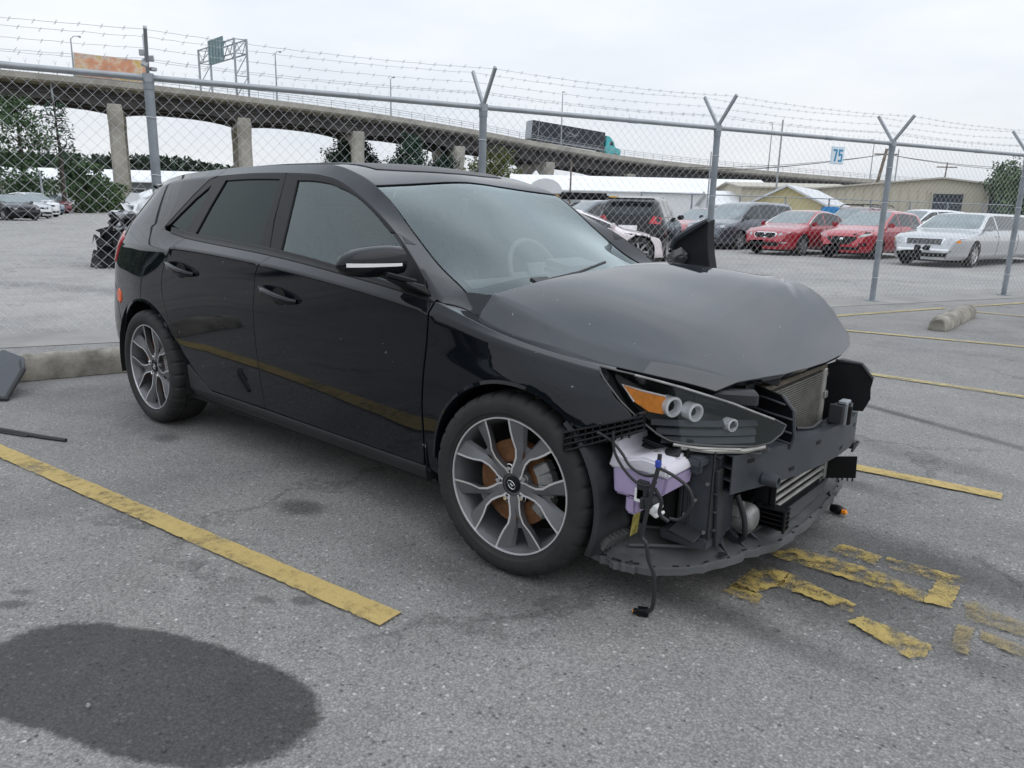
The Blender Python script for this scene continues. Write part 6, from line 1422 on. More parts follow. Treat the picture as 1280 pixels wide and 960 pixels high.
# ------------------------------------------------------------------ viaduct
VA = thing('viaduct', 'long grey concrete viaduct on paired columns crossing behind the whole scene', 'viaduct')
A0 = np.array([-105.1, 41.8]); AD = np.array([6.72, 14.56]); SPAN = np.linalg.norm(AD); AD_ = AD/SPAN; AC = np.array([AD_[1], -AD_[0]])
PZ = {-4: 17.4, -3: 17.2, -2: 16.95, -1: 16.62, 0: 16.33, 1: 15.7, 2: 14.9, 3: 13.65, 4: 12.0, 5: 10.75, 6: 10.1, 7: 9.7, 8: 9.38, 9: 9.15, 10: 9.0, 11: 8.9, 12: 8.8, 13: 8.7, 14: 8.6}
pk = sorted(PZ); dz = lambda i: float(pchip(pk, [PZ[k] for k in pk], np.array([i]))[0])
vp = lambda i, c, z: (*(A0+AD*i+AC*c), z)
M_ROAD = mat('road_deck', (.09, .09, .09), .9)
for i in range(-3, 14):
    sts = np.linspace(i, i+1, 9)
    def loft_span(name, sec, m_, sm=None):
        mb = MB(); V = []
        for t in sts:
            V += [vp(t, c, z) for c, z in sec(t)]
        k = len(sec(sts[0])); n = len(sts)
        mb.add(V, [(a*k+j, a*k+(j+1) % k, (a+1)*k+(j+1) % k, (a+1)*k+j) for a in range(n-1) for j in range(k)]+[tuple(range(k)), tuple(range((n-1)*k, n*k))[::-1]])
        return mb.build(name, m_, VA, smooth=sm)
    loft_span('deck_slab', lambda t: [(1.7, dz(t)-.02), (1.7, dz(t)-.72), (1.45, dz(t)-.95), (.3, dz(t)-1.2), (-10.6, dz(t)-1.25), (-11.8, dz(t)-.95), (-11.8, dz(t)-.02), (-11.5, dz(t)-.02), (-11.5, dz(t)-.75), (1.4, dz(t)-.75), (1.4, dz(t)-.02)], M_CONC)
    hn = lambda t: 2.75+.75*(2*abs((t-i)-.5))**2.8
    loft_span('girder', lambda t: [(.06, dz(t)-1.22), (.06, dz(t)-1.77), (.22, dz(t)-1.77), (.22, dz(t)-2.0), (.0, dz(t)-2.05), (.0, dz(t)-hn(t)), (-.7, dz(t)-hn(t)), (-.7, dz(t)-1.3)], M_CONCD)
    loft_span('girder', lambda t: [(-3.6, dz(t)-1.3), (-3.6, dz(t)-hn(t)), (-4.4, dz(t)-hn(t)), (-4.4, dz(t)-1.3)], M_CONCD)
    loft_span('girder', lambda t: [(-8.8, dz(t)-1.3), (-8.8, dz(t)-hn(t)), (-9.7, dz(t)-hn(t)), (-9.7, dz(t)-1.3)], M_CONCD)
    mb = MB()
    for t in np.linspace(i+.04, i+.96, 11):
        z = dz(t); c = np.array(vp(t, .95, z-1.2)); rot = np.stack([np.array([*AD_, 0]), np.array([*AC, 0]), np.array([0, 0, 1])], 1); mb.box(c+[0, 0, -.10], (.28, 1.0, .40), rot)
    for t in (i+.33, i+.67):
        z = dz(t); mb.box(vp(t, -4, z-1.9), (.4, 8, 1.2), np.stack([np.array([*AD_, 0]), np.array([*AC, 0]), np.array([0, 0, 1])], 1))
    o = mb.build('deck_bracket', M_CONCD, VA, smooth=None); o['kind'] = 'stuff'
    mb = MB()
    for t in np.linspace(i, i+1, 9)[:-1]: mb.tube([vp(t, 1.55, dz(t)-.05), vp(t, 1.55, dz(t)+.95)], .035, 5)
    for h in (.35, .65, .95): mb.tube([vp(t, 1.55, dz(t)+h) for t in sts], .028, 4)
    o = mb.build('railing', M_GALV, VA, smooth=None); o['kind'] = 'stuff'
    # pier: two columns under a cross head
    z = dz(i)-2.9-.6
    for c in (0., -9.2):
        mb = MB(); w2 = 1.0; V = []
        for zz, kx, kc in ((-1, 1, 1), (z-2.2, .95, .95), (z-1.0, 1.0, 1.25), (z-.2, 1.0, 1.5), (z, 1.0, 1.5)):
            for a, b in ((-1, -.6), (-.6, -1), (.6, -1), (1, -.6), (1, .6), (.6, 1), (-.6, 1), (-1, .6)): V.append(vp(i+a*kx*.95/SPAN, c+b*kc*.8, zz))
        mb.add(V, [(q*8+j, q*8+(j+1) % 8, (q+1)*8+(j+1) % 8, (q+1)*8+j) for q in range(4) for j in range(8)]+[tuple(range(32, 40))])
        mb.build('column', M_CONC, VA, smooth=None)
    mb = MB(); rot = np.stack([np.array([*AD_, 0]), np.array([*AC, 0]), np.array([0, 0, 1])], 1)
    mb.prism([(1.1, z+.7), (1.1, z-.2), (.5, z-1.3), (-1.4, z-1.3), (-2.6, z-.5), (-4.6, z-.2), (-6.6, z-.5), (-7.8, z-1.3), (-9.8, z-1.3), (-10.6, z-.2), (-10.6, z+.7)], 1.7, ((*(A0+AD*i-AD_*.85), 0), (*AC, 0), (0, 0, 1), (*AD_, 0))); mb.build('cross_head', M_CONC, VA, bevel=.08)
mb = MB(); mb.tube([vp(-.43, 1.0, dz(-.43)-1), vp(-.42, 1.0, dz(-.4)-8.0)], .12, 6); mb.build('drain_pipe', M_GALV, VA)
# lamp posts on the deck
for i_, h in ((-.26, 4.6), (1.28, 6.2), (2.3, 5.2), (4.1, 8.2), (6.9, 8.5), (8.6, 7.5)):
    b = vp(i_, 1.5, dz(i_)-.1); lpz = thing('lamp_post', {-.26: 'thin lamp post above the orange trailer on the viaduct', 1.28: 'tall thin lamp post just right of the gantry sign on the viaduct', 2.3: 'short lamp post with a bent arm on the middle of the viaduct', 4.1: 'tall lamp post beside the black truck trailer on the viaduct', 6.9: 'lamp post on the low right stretch of the viaduct behind the grey minivan', 8.6: 'lamp post at the far right end of the viaduct'}[i_], 'lamp post', b, 0, 'lamp posts on the viaduct')
    mb = MB(); mb.tube([(0, 0, 0), (0, 0, h)], [.13, .07], 7); mb.build('pole', M_GALV, lpz)
    mb = MB(); mb.tube([(0, 0, h-.1), (-.4*AC[0]+.3*AD_[0], -.4*AC[1]+.3*AD_[1], h+.35), (-1.2*AC[0]+.8*AD_[0], -1.2*AC[1]+.8*AD_[1], h+.55)], .055, 6); mb.box((-1.5*AC[0]+.9*AD_[0], -1.5*AC[1]+.9*AD_[1], h+.55), (.6, .3, .12), rotm(0, 0, math.atan2(AC[1], AC[0]))); mb.build('arm', M_GALV, lpz)
# sign gantry
gt = thing('sign_gantry', 'steel truss gantry carrying a green road sign over the viaduct deck', 'sign gantry')
zt = 22.0; zd = dz(1.0)-.4
NR = lambda k: (.95+.10*k, 1.3); FR = lambda k: (.70+.10*k, -10.2)
gp2 = lambda k, q, z: vp(NR(k)[0]+(FR(k)[0]-NR(k)[0])*q, NR(k)[1]+(FR(k)[1]-NR(k)[1])*q, z)
for k in (0, 1):
    for q in (0, 1):
        mb = MB(); mb.tube([gp2(k, q, zd), gp2(k, q, zt+1.1)], .17, 6); mb.build('leg', M_GALV, gt)
mb = MB()
for k in (0, 1):
    for z in (zt-.8, zt+1.0): mb.tube([gp2(k, 0, z), gp2(k, 1, z)], .10, 5)
    for j in range(8): mb.tube([gp2(k, j/8, zt-.8 if j % 2 else zt+1), gp2(k, (j+1)/8, zt+1 if j % 2 else zt-.8)], .06, 4)
for q in (0, 1):
    for z0, z1 in ((zt-.8, zt+1), (zd+.3, zd+3), (zd+3, zt-.8)): mb.tube([gp2(0, q, z0), gp2(1, q, z1)], .06, 4); mb.tube([gp2(0, q, z1), gp2(1, q, z1)], .06, 4)
mb.build('truss', M_GALV, gt)
ex_ = np.array(gp2(1, 1, 0))-np.array(gp2(1, 0, 0)); ex_ /= np.linalg.norm(ex_); rot = np.stack([ex_, np.array([-ex_[1], ex_[0], 0]), np.array([0, 0, 1])], 1)
mb = MB(); pc = np.array(gp2(0, .45, zt+.1)); ny_ = np.array([-ex_[1], ex_[0], 0]); ny_ = ny_ if np.dot(ny_[:2], -FWH) > 0 else -ny_
mb.box(pc+ny_*.25, (5.0, .12, 3.2), rot); mb.build('sign_panel', mat('sign_back', (.16, .26, .27), .6, var=.2, scale=1), gt)
mb = MB()
for k in range(5): mb.box(pc+ny_*.36+ex_*(-2.0+k), (.10, .08, 3.1), rot)
mb.build('sign_stiffener', M_GALV, gt)
# truck and orange trailer on the deck
def on_deck(name, label, cat, i_, c, i2):
    ang = math.atan2(AD[1], AD[0]); zr = (dz(i_)+dz(i2))/2-.72
    t = thing(name, label, cat, vp((i_+i2)/2, c, zr), ang); t.rotation_euler = (0, -math.atan2(dz(i2)-dz(i_), SPAN*(i2-i_)), ang); return t
tk = on_deck('semi_truck', 'semi truck with a black box trailer and a teal cab driving on the viaduct', 'truck', 3.78, -1.2, 5.0)
m = MB(); m.box((-2.6, 0, 2.70), (14.0, 2.5, 2.95)); TRL = m.build('trailer', mat('black_trailer', (.022, .026, .036), .5, var=.15), tk, bevel=.05)
m = MB(); m.box((-2.6, -1.26, 1.28), (13.8, .04, .16)); m.box((-9.58, 0, 2.7), (.05, 2.4, 2.8)); m.box((-8.4, -1.262, 2.9), (.10, .04, 2.9)); m.build('trailer_rail', M_GALV, TRL)
m = MB()
for (x, z, l_, h_, a_) in ((-2.4, 3.05, 1.5, .16, .25), (-1.6, 2.75, 1.8, .14, -.2), (-2.9, 2.7, 1.1, .12, .5), (-1.2, 3.1, .8, .10, -.5)): m.box((x, -1.262, z), (l_, .02, h_), rotm(0, a_, 0))
m.build('trailer_emblem', mat('grey_emblem', (.22, .23, .26), .6), TRL)
M_TEAL = paint('teal_paint', (.02, .42, .44), .04, .3)
m = MB(); m.prism([(4.75, .75), (7.95, .75), (8.0, 1.55), (7.75, 1.85), (6.75, 2.05), (6.25, 3.0), (5.5, 3.65), (4.75, 3.75)], 2.3, ((0, -1.15, 0), (1, 0, 0), (0, 0, 1), (0, 1, 0))); CB = m.build('cab', M_TEAL, tk, bevel=.10, seg=2)
m = MB(); m.add([(6.30, -1.0, 2.94), (6.72, -1.0, 2.14), (6.72, 1.0, 2.14), (6.30, 1.0, 2.94)], [(0, 1, 2, 3)]); m.v = [(x+.05, y, z+.03) for x, y, z in m.v]; m.add([(5.55, -1.16, 2.25), (6.35, -1.16, 2.25), (6.1, -1.16, 2.85), (5.6, -1.16, 2.95)], [(0, 1, 2, 3)]); m.build('cab_window', M_CARGLASS, CB)
for x in (7.0, 4.6, 3.4, -7.6, -8.8):
    for s in (-1, 1): simple_wheel(tk, x, s*1.05, .52, .3, M_WHEELS, s)
ot = on_deck('box_trailer', 'cream and orange box trailer on the left end of the viaduct', 'trailer', -.30, -.2, .30)
m_, n_, l_, b_ = newmat('orange_mural'); nn_ = noise_node(n_, l_, .55, 5, .6); rr_ = ramp(n_, l_, nn_.outputs['Fac'], [(.30, (.55, .24, .14)), (.46, (.66, .33, .20)), (.54, (.70, .55, .40)), (.62, (.62, .42, .10)), (.75, (.55, .50, .40))]); l_.new(rr_.outputs[0], b_.inputs['Base Color'])
m = MB(); m.box((0, 0, 2.3), (8.4, 2.4, 2.9)); BX = m.build('box', M_WHITEP, ot, bevel=.05)
m = MB(); m.box((0, -1.212, 2.3), (8.2, .02, 2.7)); m.build('side_panel', m_, BX)
m = MB(); m.box((0, 0, .7), (8.0, 1.0, .25)); m.build('chassis', M_VOID, ot)
for x in (-2.6, -1.6, 2.8):
    for s in (-1, 1): simple_wheel(ot, x, s*.95, .48, .28, M_WHEELS, s)

# ------------------------------------------------------------------ buildings
def shed(name, label, lat, dep, L_, D_, he, hr, ang, mw, mr_, ridge='x', ribs=0, doors=()):
    """Gabled building: L_ along its front, D_ deep; eave and ridge heights; ridge along x or y."""
    t = thing(name, label, 'building', gp(lat, dep), ang)
    m = MB(); h = L_/2
    if ridge == 'y':
        m.prism([(-h, 0), (h, 0), (h, he), (0, hr), (-h, he)], D_, ((0, 0, 0), (1, 0, 0), (0, 0, 1), (0, 1, 0)))
    else: m.prism([(0, 0), (D_, 0), (D_, he), (D_/2, hr), (0, he)], L_, ((-h, 0, 0), (0, 1, 0), (0, 0, 1), (1, 0, 0)))
    wl = m.build('wall', mw, t, smooth=None)
    m = MB(); ov = .35; th_ = .14
    if ridge == 'y':
        for s in (-1, 1):
            sl = (hr-he)/h; m.add([(s*(h+ov), -ov, he-ov*sl+.02), (0, -ov, hr+.02), (0, D_+ov, hr+.02), (s*(h+ov), D_+ov, he-ov*sl+.02)]+[(s*(h+ov), -ov, he-ov*sl+th_), (0, -ov, hr+th_), (0, D_+ov, hr+th_), (s*(h+ov), D_+ov, he-ov*sl+th_)], [(0, 1, 2, 3), (4, 5, 6, 7), (0, 1, 5, 4), (1, 2, 6, 5), (2, 3, 7, 6), (3, 0, 4, 7)])
    else:
        for a, b in ((0, D_/2), (D_, D_/2)):
            s = -1 if a == 0 else 1; sl = (hr-he)/(D_/2); y0 = a+s*ov; m.add([(-h-ov, y0, he-ov*sl+.02), (h+ov, y0, he-ov*sl+.02), (h+ov, b, hr+.02), (-h-ov, b, hr+.02)]+[(-h-ov, y0, he-ov*sl+th_), (h+ov, y0, he-ov*sl+th_), (h+ov, b, hr+th_), (-h-ov, b, hr+th_)], [(0, 1, 2, 3), (4, 5, 6, 7), (0, 1, 5, 4), (1, 2, 6, 5), (2, 3, 7, 6), (3, 0, 4, 7)])
    m.build('roof', mr_, t, smooth=None)
    if ribs:
        m = MB()
        for x in np.arange(-h+.2, h, ribs): m.box((x, -.03, he/2), (.06, .06, he))
        o = m.build('wall_rib', mw, t, smooth=None); o['kind'] = 'stuff'
    for (x, w_, z0, z1, mm, nm) in doors:
        m = MB(); m.box((x, -.02, (z0+z1)/2), (w_, .12, z1-z0)); d = m.build(nm, mm, t)
        m = MB(); 
        for s in (-1, 1): m.box((x+s*(w_/2+.06), -.06, (z0+z1)/2), (.12, .16, z1-z0+.1))
        m.box((x, -.06, z1+.06), (w_+.3, .16, .12)); m.build('frame', mr_, d)
    return t
M_WWALL = mat('white_cladding', (.78, .79, .80), .6, var=.04, scale=.2); M_WROOF = mat('white_roof', (.80, .81, .82), .5, var=.05, scale=.2); M_GWALL = mat('grey_wall', (.22, .25, .28), .8, var=.15, scale=.3)
M_TAN = mat('tan_cladding', (.50, .46, .36), .7, var=.06, scale=.4); M_TANR = mat('tan_roof', (.46, .43, .36), .6, var=.08, scale=.5); M_YW = mat('pale_yellow_wall', (.60, .52, .27), .8, var=.08, scale=.5); M_MROOF = mat('metal_roof', (.62, .63, .64), .45, var=.08, scale=.8)
M_DOORD = mat('dark_opening', (.03, .04, .05), .7, var=.3); M_WIN = mat('window_glass', (.05, .06, .07), .1, var=.3)
AC_ = YAW-math.pi/2   # facing square to the survey axis
shed('white_warehouse', 'long low white roofed warehouse behind the trees at far left', -68, 128, 62, 26, 4.3, 6.6, AC_+.05, M_WWALL, M_WROOF, 'x')
shed('grey_workshop', 'grey walled workshop behind the left viaduct column and the wreck', -57, 122, 15, 6, 4.1, 4.4, AC_, M_GWALL, M_WROOF, 'x', doors=((-3, 2.4, 1.6, 3.1, M_WIN, 'window'), (.4, 2.4, 1.6, 3.1, M_WIN, 'window'), (4, 2.4, 1.6, 3.1, M_WIN, 'window')))
shed('white_depot', 'long bright white depot under the viaduct behind the parked cars', 14.5, 88, 30, 14, 3.6, 5.4, AC_, M_WWALL, M_WROOF, 'x', doors=((-8, 2, 0, 2.2, M_DOORD, 'door'), (-3.5, 1.6, 2.2, 3, M_WIN, 'window'), (1.5, 1.6, 2.2, 3, M_WIN, 'window'), (10, 3, 0, 2.4, M_DOORD, 'door')))
shed('small_white_shed', 'low white shed with a bright roof between the fence post and the yellow house', 19.8, 66, 5.5, 6, 2.1, 3.2, AC_, M_WWALL, M_WROOF, 'x')
shed('tan_warehouse', 'wide tan metal warehouse with dark doorways on the right', 33.8, 62, 17.5, 24, 3.55, 4.45, AC_-.10, M_TAN, M_TANR, 'y', ribs=.7, doors=((.7, 2.3, 0, 3.3, M_DOORD, 'door'), (5.4, 3.2, 0, 3.35, M_DOORD, 'door'), (-4.5, 1.0, 0, 2.2, M_DOORD, 'door')))
shed('tan_annex', 'long low tan annex left of the tan warehouse', 24, 66, 9.5, 10, 3.6, 4.1, AC_-.05, M_TAN, M_TANR, 'x', ribs=.7)
shed('yellow_house', 'pale yellow gabled house with a light metal roof behind the red cars', 16.1, 46, 3.9, 9, 2.0, 2.95, AC_-.55, M_YW, M_MROOF, 'y', doors=((-.4, .9, 0, 1.9, M_DOORD, 'door'),))
t = thing('arched_shed', 'small grey arched shed beside the windscreen corner of the black hatchback', 'building', gp(2.6, 70), AC_)
m = MB(); m.prism([(-1.55, 0), (1.55, 0), (1.55, 2.9)]+[(1.55*math.cos(a), 2.9+1.2*math.sin(a)) for a in np.linspace(.1, 3.04, 12)]+[(-1.55, 2.9)], 5, ((0, 0, 0), (1, 0, 0), (0, 0, 1), (0, 1, 0))); m.build('shell', M_MROOF, t); m = MB(); m.box((0, -.02, 1.45), (2.9, .1, 2.7)); m.build('door', mat('brown_door', (.16, .13, .10), .8), t); m = MB(); m.box((2.4, .2, 1.5), (1.6, 1.2, 3.0)); m.build('side_cabin', M_GALV, t)
bb = thing('blue_bin', 'bright blue bin on a stand behind the red sedan', 'bin', gp(14.7, 36)); m = MB(); m.box((0, 0, 1.35), (.75, .6, .75)); m.build('bin', mat('blue_plastic', (.02, .25, .55), .5), bb, bevel=.08, seg=2); m = MB(); m.box((0, 0, .5), (.6, .5, 1.0)); m.build('stand', M_GALV, bb)

# second fence behind the parked cars
F2 = thing('rear_fence', 'lower chain link fence running behind the parked cars on the right', 'fence')
f2a = np.array(gp(5.5, 34)); f2b = np.array(gp(27, 42)); f2d = (f2b-f2a); f2l = np.linalg.norm(f2d); f2d /= f2l; f2n = np.array([-f2d[1], f2d[0], 0])
fq = lambda s, z=0., o=0.: f2a+f2d*s+f2n*o+np.array([0, 0, z])
for s in np.arange(0, f2l, 2.6):
    m = MB(); m.tube([fq(s), fq(s, 2.15)], .04, 7); m.build('post', M_GALVD, F2)
m = MB(); m.tube([fq(0, 2.12), fq(f2l, 2.12)], .028, 6); m.build('top_rail', M_GALVD, F2)
m = MB(); weave(m, fq, 0, f2l, .05, 2.1, .16, .0035, corners=3, spikes=0); o = m.build('chain_link_mesh', M_GALVD, F2, smooth=None); o['kind'] = 'stuff'
# poles
def pole(name, label, lat, dep, h, lean=0., r=.14, m_=None, arms=0):
    t = thing(name, label, 'pole', gp(lat, dep)); m = MB(); m.tube([(0, 0, 0), (lean*RTH[0], lean*RTH[1], h)], [r, r*.7], 8); m.build('pole', m_ or M_GALV, t)
    if arms:
        m = MB(); tip = np.array([lean*RTH[0], lean*RTH[1], h-.5]); m.box(tip, (2.2, .12, .12), rotm(0, 0, AC_)); m.build('cross_arm', m_ or M_GALV, t)
    return t
M_WOOD = mat('weathered_wood_pole', (.16, .13, .105), .9, var=.25, scale=2)
up_ = pole('utility_pole', 'leaning wooden utility pole with wires in front of the tan warehouse', 33.6, 74, 7.7, 1.25, .20, M_WOOD, 1)
tipv = np.array([1.25*RTH[0], 1.25*RTH[1], 7.2])
for k, (la, z) in enumerate(((22, 1.0), (22, .2), (-22, -1.0), (-22, -1.8), (-24, -2.6))):
    e = np.array([RTH[0]*la, RTH[1]*la, 6.0+z*.4]); P = [tipv+(e-tipv)*q+np.array([0, 0, -.9*4*q*(1-q)*.6]) for q in np.linspace(0, 1, 9)]; mm = MB(); mm.tube(P, .022, 4); mm.build('wire', M_CABLE, up_)
pole('light_pole', 'tall slim light pole right of the V-topped fence post by the truck', 20.1, 60, 8.4, 0, .09); pole('light_pole', 'slim pole standing on the tan warehouse side right of the leaning pole', 38.9, 80, 8.2, 0, .09); pole('light_pole', 'short wire-carrying pole behind the tan warehouse roof', 46.5, 85, 7.4, .3, .10, M_WOOD, 1)
pole('light_pole', 'grey post standing before the dark trees at the far left', -40.6, 66, 3.5, -.1, .12); pole('light_pole', 'thin blue-grey post before the trees left of the viaduct column', -41.0, 70, 3.7, 0, .12, M_GALVD); pole('light_pole', 'dark post in front of the white depot beside the arched shed', 4.3, 62, 5.2, 0, .09, M_WOOD); pole('light_pole', 'thin grey post in front of the white depot left of the fence post', 15.6, 63, 6.2, 0, .07)

# ------------------------------------------------------------------ vegetation and hills
def leafmat(name, c, tr=.15):
    m, n, l, b = newmat(name); oi = n.new('ShaderNodeNewGeometry')
    r = ramp(n, l, oi.outputs['Random Per Island'], [(0, tuple(x*.55 for x in c)), (.6, c), (1, tuple(min(1, x*1.6) for x in c))]); l.new(r.outputs[0], b.inputs['Base Color']); b.inputs['Roughness'].default_value = .7; b.inputs['Specular IOR Level'].default_value = .25
    return m
LF_DARK = leafmat('dark_foliage', (.072, .12, .058)); LF_MID = leafmat('mid_foliage', (.075, .12, .05)); LF_OLIVE = leafmat('olive_foliage', (.095, .115, .035)); LF_BLUE = leafmat('bluish_foliage', (.042, .080, .054)); M_BARK = mat('bark', (.07, .055, .045), .95, var=.3, scale=3)
def tree(name, label, lat, dep, h, blobs, lm, nl=2600, ls=.32, group='trees beyond the lot', cat='tree', trunk=True, seed=0):
    """blobs: (x, y, z, rx, rz) crown masses in metres about the base."""
    rr = np.random.RandomState(seed+int(abs(lat*10))); t = thing(name, label, cat, gp(lat, dep), AC_, group)
    if trunk:
        m = MB(); m.tube([(0, 0, 0), (.1, 0, h*.3), (.0, .1, h*.62), (.1, 0, h*.92)], [h*.028, h*.022, h*.014, h*.004], 8)
        for (x, y, z, rx, rz) in blobs[:9]:
            z0 = max(h*.15, z-rx*.8); m.tube([(.05, 0, z0), (x*.5, y*.5, (z0+z)/2+.1), (x, y, z)], [h*.010, h*.007, h*.003], 5)
        m.build('trunk', M_BARK, t)
    V = []; wts = np.array([b[3]**2*b[4] for b in blobs]); wts = wts/wts.sum()
    cnt = rr.multinomial(nl, wts)
    for (x, y, z, rx, rz), k in zip(blobs, cnt):
        nc = max(4, int(k/28)); cl = rr.normal(size=(nc, 3)); cl /= np.linalg.norm(cl, axis=1, keepdims=True); cl *= (rr.rand(nc, 1)**.45)
        for q in range(k):
            c = cl[rr.randint(nc)]+rr.normal(size=3)*.27; p = np.array([x+c[0]*rx, y+c[1]*rx, z+c[2]*rz])
            a = rr.normal(size=3); a /= np.linalg.norm(a); b = np.cross(a, rr.normal(size=3)); b /= np.linalg.norm(b); s = ls*(.5+rr.rand())
            V += [p-a*s*.5, p+b*s*.3, p+a*s*.5, p-b*s*.3]
    me = bpy.data.meshes.new('crown'); me.from_pydata([tuple(v) for v in V], [], [(4*i, 4*i+1, 4*i+2, 4*i+3) for i in range(len(V)//4)]); me.materials.append(lm); link('crown', me, t)
    return t
def round_crown(h, w_, n, seed, zlo=.35):
    rr = np.random.RandomState(seed); out = []
    for i in range(n):
        f = rr.rand(); z = h*(zlo+(1-zlo)*.93*f); ww = w_*(1-.75*max(0, f-.35)/.65)*(.55+.45*min(1, f/.2)); a = rr.rand()*6.28; q = rr.rand()**.5
        out.append((math.cos(a)*ww*q, math.sin(a)*ww*q, z, w_*(.28+.2*rr.rand()), w_*(.24+.16*rr.rand())))
    return out
tree('broadleaf_tree', 'tall dense dark green tree at the far left beyond the lot', -43.4, 68, 10.2, round_crown(10.0, 3.0, 30, 1, .10), LF_DARK, 9500, .24)
tree('broadleaf_tree', 'lower rounded dark tree right of the tall one at the far left', -42.0, 74, 5.4, round_crown(5.4, 2.5, 16, 2, .1), LF_DARK, 6000, .26)
tree('broadleaf_tree', 'small sparse young tree before the white warehouse roof', -45.4, 84, 5.3, round_crown(5.0, 1.3, 8, 3, .3), LF_MID, 1500, .22)
tree('bush', 'broad green bush at the foot of the left viaduct column', -42.6, 80, 3.1, round_crown(3.1, 2.4, 12, 4, .1), LF_MID, 3600, .25, cat='bush', trunk=False)
tree('bush', 'low olive bush between the sparse young tree and the viaduct column', -45.2, 80, 2.4, round_crown(2.4, 1.8, 9, 14, .1), LF_OLIVE, 2400, .24, cat='bush', trunk=False)
t = thing('bare_conifer', 'gaunt half-bare conifer with horizontal branches above the dark tree at left', 'tree', gp(-40.9, 69.5), AC_, 'trees beyond the lot')
m = MB(); m.tube([(0, 0, 0), (.1, 0, 5), (-.05, 0, 9.9)], [.22, .15, .03], 7); rr = np.random.RandomState(5)
for k in range(26):
    z = 4.6+5.1*k/26; a = rr.rand()*6.28; l_ = (1.2+1.0*rr.rand())*(1-.45*(k/26)); m.tube([(0, 0, z), (l_*.5*math.cos(a), l_*.5*math.sin(a), z+.1), (l_*math.cos(a), l_*math.sin(a), z-.05)], [.06, .04, .015], 5)
m.build('trunk', M_BARK, t)
V = []
for k in range(420):
    z = 4.6+5.0*rr.rand(); a = rr.rand()*6.28; l_ = (.5+1.3*rr.rand())*(1-.5*(z-4.6)/5.2); p = np.array([l_*math.cos(a), l_*math.sin(a), z+rr.normal()*.08]); b_ = rr.normal(size=3)*.13; c2 = rr.normal(size=3)*.10; V += [p-b_, p+c2, p+b_]
me = bpy.data.meshes.new('crown'); me.from_pydata([tuple(v) for v in V], [], [(3*i, 3*i+1, 3*i+2) for i in range(len(V)//3)]); me.materials.append(LF_BLUE); link('crown', me, t)
tree('pine_tree', 'dark pine under the viaduct just right of the third column from the left', -26.4, 124, 13.0, round_crown(12.6, 4.6, 24, 6, .3), LF_BLUE, 10000, .36)
tree('pine_tree', 'dark pine with a narrow crown standing in the clear gap over the hatchback roof', -16.4, 120, 12.4, round_crown(12.0, 3.6, 22, 7, .35), LF_BLUE, 9000, .36)
tree('pine_tree', 'dark pine half hidden behind the fourth viaduct column', -11.0, 126, 11.4, round_crown(11.4, 3.6, 20, 8, .3), LF_BLUE, 9000, .36)
tree('pine_tree', 'low dark pine close behind the third viaduct column', -23.0, 126, 9.6, round_crown(9.6, 2.8, 14, 18, .35), LF_BLUE, 4500, .36)
tree('broadleaf_tree', 'bright olive-green round tree behind the windscreen top of the hatchback', -3.2, 110, 9.6, round_crown(9.4, 4.8, 26, 9, .2), LF_OLIVE, 8000, .33)
tree('broadleaf_tree', 'rounded green tree at the right edge beside the tan warehouse', 36.6, 56, 5.1, round_crown(5.1, 2.6, 16, 10, .1), LF_MID, 6000, .24)
tree('broadleaf_tree', 'dark green tree partly behind the tan warehouse at the right edge', 38.6, 62, 6.0, round_crown(6.0, 2.8, 14, 11, .1), LF_DARK, 5000, .26)
# grass verge at the far edge of the left lot
mb = MB(); a = np.array(gp(-62, 82)); b = np.array(gp(-30, 88))
o = sheet('grass_verge', [gp(-62, 78)[:2], gp(-24, 92)[:2], gp(-20, 140)[:2], gp(-110, 140)[:2], gp(-110, 78)[:2]], .01, mat('dry_grass', (.17, .15, .07), .95, var=.3, scale=1.5), kind='structure')
V = []
for k in range(9000):
    la = -62+38*rng.rand(); de = 78+14*(la+62)/38+rng.rand()*2.5; p = np.array(gp(la, de)); h = .35+.7*rng.rand(); d = rng.normal(size=2)*.15; wv = rng.normal(size=2); wv /= np.linalg.norm(wv); wv *= .05
    V += [p-[*wv, 0], p+[*wv, 0], p+[d[0], d[1], h]]
me = bpy.data.meshes.new('verge_grass'); me.from_pydata([tuple(v) for v in V], [], [(3*i, 3*i+1, 3*i+2) for i in range(len(V)//3)]); me.materials.append(leafmat('dry_grass_blades', (.15, .135, .055))); o = link('verge_grass', me); tag(o, 'dry grass along the far edge of the left lot', 'grass', kind='stuff')
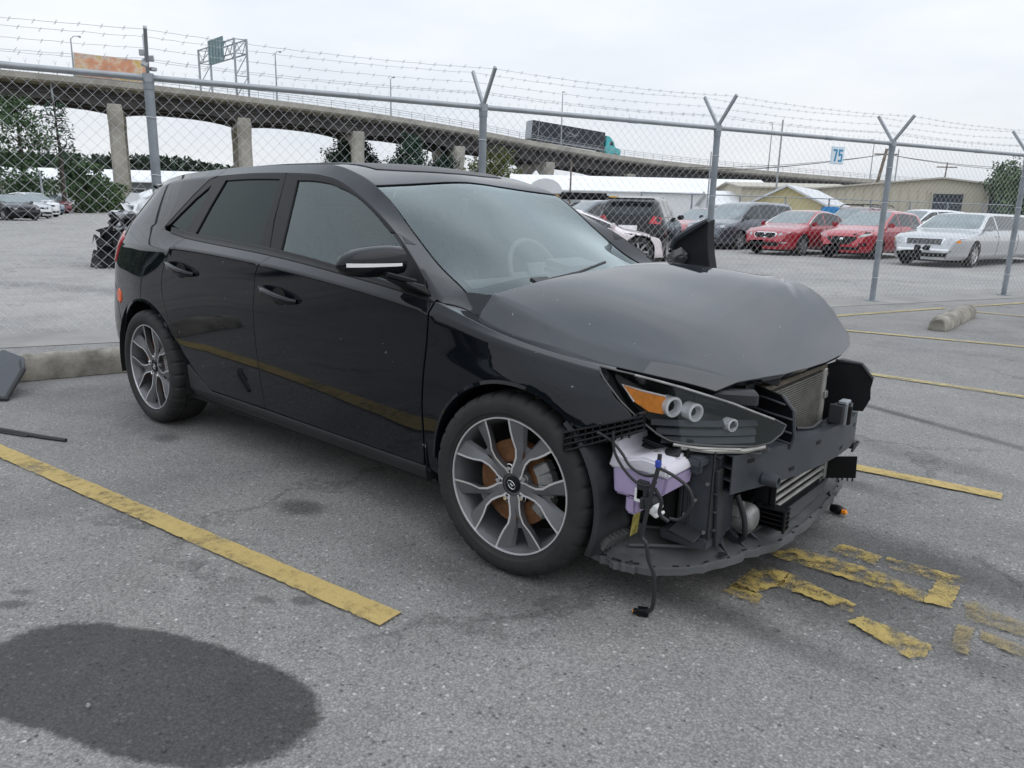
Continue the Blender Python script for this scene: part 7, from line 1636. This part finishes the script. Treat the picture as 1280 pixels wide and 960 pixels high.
# wooded hills on the horizon
def hills():
    mb = MB(); V = []; n = 260
    for i in range(n):
        t = i/(n-1); la = -330+620*t; de = 430+20*math.sin(t*9)
        hh = np.interp(la, [-330, -250, -190, -150, -120, -60, 0, 60, 140, 220, 290], [22, 22, 22, 17, 14, 12, 10, 10, 9, 8, 8])+2.2*math.sin(t*50)+1.3*math.sin(t*133+1)+.8*rng.normal()
        for q, (dd, f) in enumerate(((-25, 0), (-12, .55), (0, .92), (10, 1.0), (40, .9), (90, 0))):
            V.append(gp(la+rng.normal()*.8, de+dd+rng.normal()*2, max(-1, hh*f+rng.normal()*.5*(f > 0))-(1 if f == 0 else 0)))
    mb.add(V, [(i*6+j, i*6+j+1, (i+1)*6+j+1, (i+1)*6+j) for i in range(n-1) for j in range(5)]); o = mb.build('hills', mat('wooded_hill', (.042, .062, .040), .95, var=.5, scale=.12), smooth=None); o['kind'] = 'structure'
    rr = np.random.RandomState(3); V = []
    for k in range(9000):
        la = -330+330*rr.rand(); hh = np.interp(la, [-330, -250, -190, -150, -120, -60, 0], [22, 22, 22, 17, 14, 12, 10]); de = 418+rr.rand()*24; p = np.array(gp(la, de, hh*(.2+.95*rr.rand()))); a = rr.normal(size=3)*1.3; b = rr.normal(size=3)*1.0; V += [p-a, p+b, p+a, p-b]
    me = bpy.data.meshes.new('hill_woods'); me.from_pydata([tuple(v) for v in V], [], [(4*i, 4*i+1, 4*i+2, 4*i+3) for i in range(len(V)//4)]); me.materials.append(leafmat('distant_foliage', (.04, .06, .04))); o = link('hill_woods', me); tag(o, 'distant woods covering the low hills', 'woods', kind='stuff')
hills()
# unseen belt of woods, added behind the camera to darken reflections in the black paint
rr = np.random.RandomState(12); V = []
for k in range(60000):
    a = R(172)+R(150)*rr.rand(); d = 42+9*rr.rand(); hh = 5.0+1.6*math.sin(a*9)+1.0*math.sin(a*23+1); p = np.array([d*math.cos(a), d*math.sin(a), hh*rr.rand()**.8]); u_ = rr.normal(size=3)*.30; v_ = rr.normal(size=3)*.24; V += [p-u_, p+v_, p+u_, p-v_]
me = bpy.data.meshes.new('woods'); me.from_pydata([tuple(v) for v in V], [], [(4*i, 4*i+1, 4*i+2, 4*i+3) for i in range(len(V)//4)]); me.materials.append(LF_DARK); o = link('woods', me); tag(o, 'unseen dark belt of woods added behind the camera, mirrored in the hatchback', 'woods', kind='stuff')
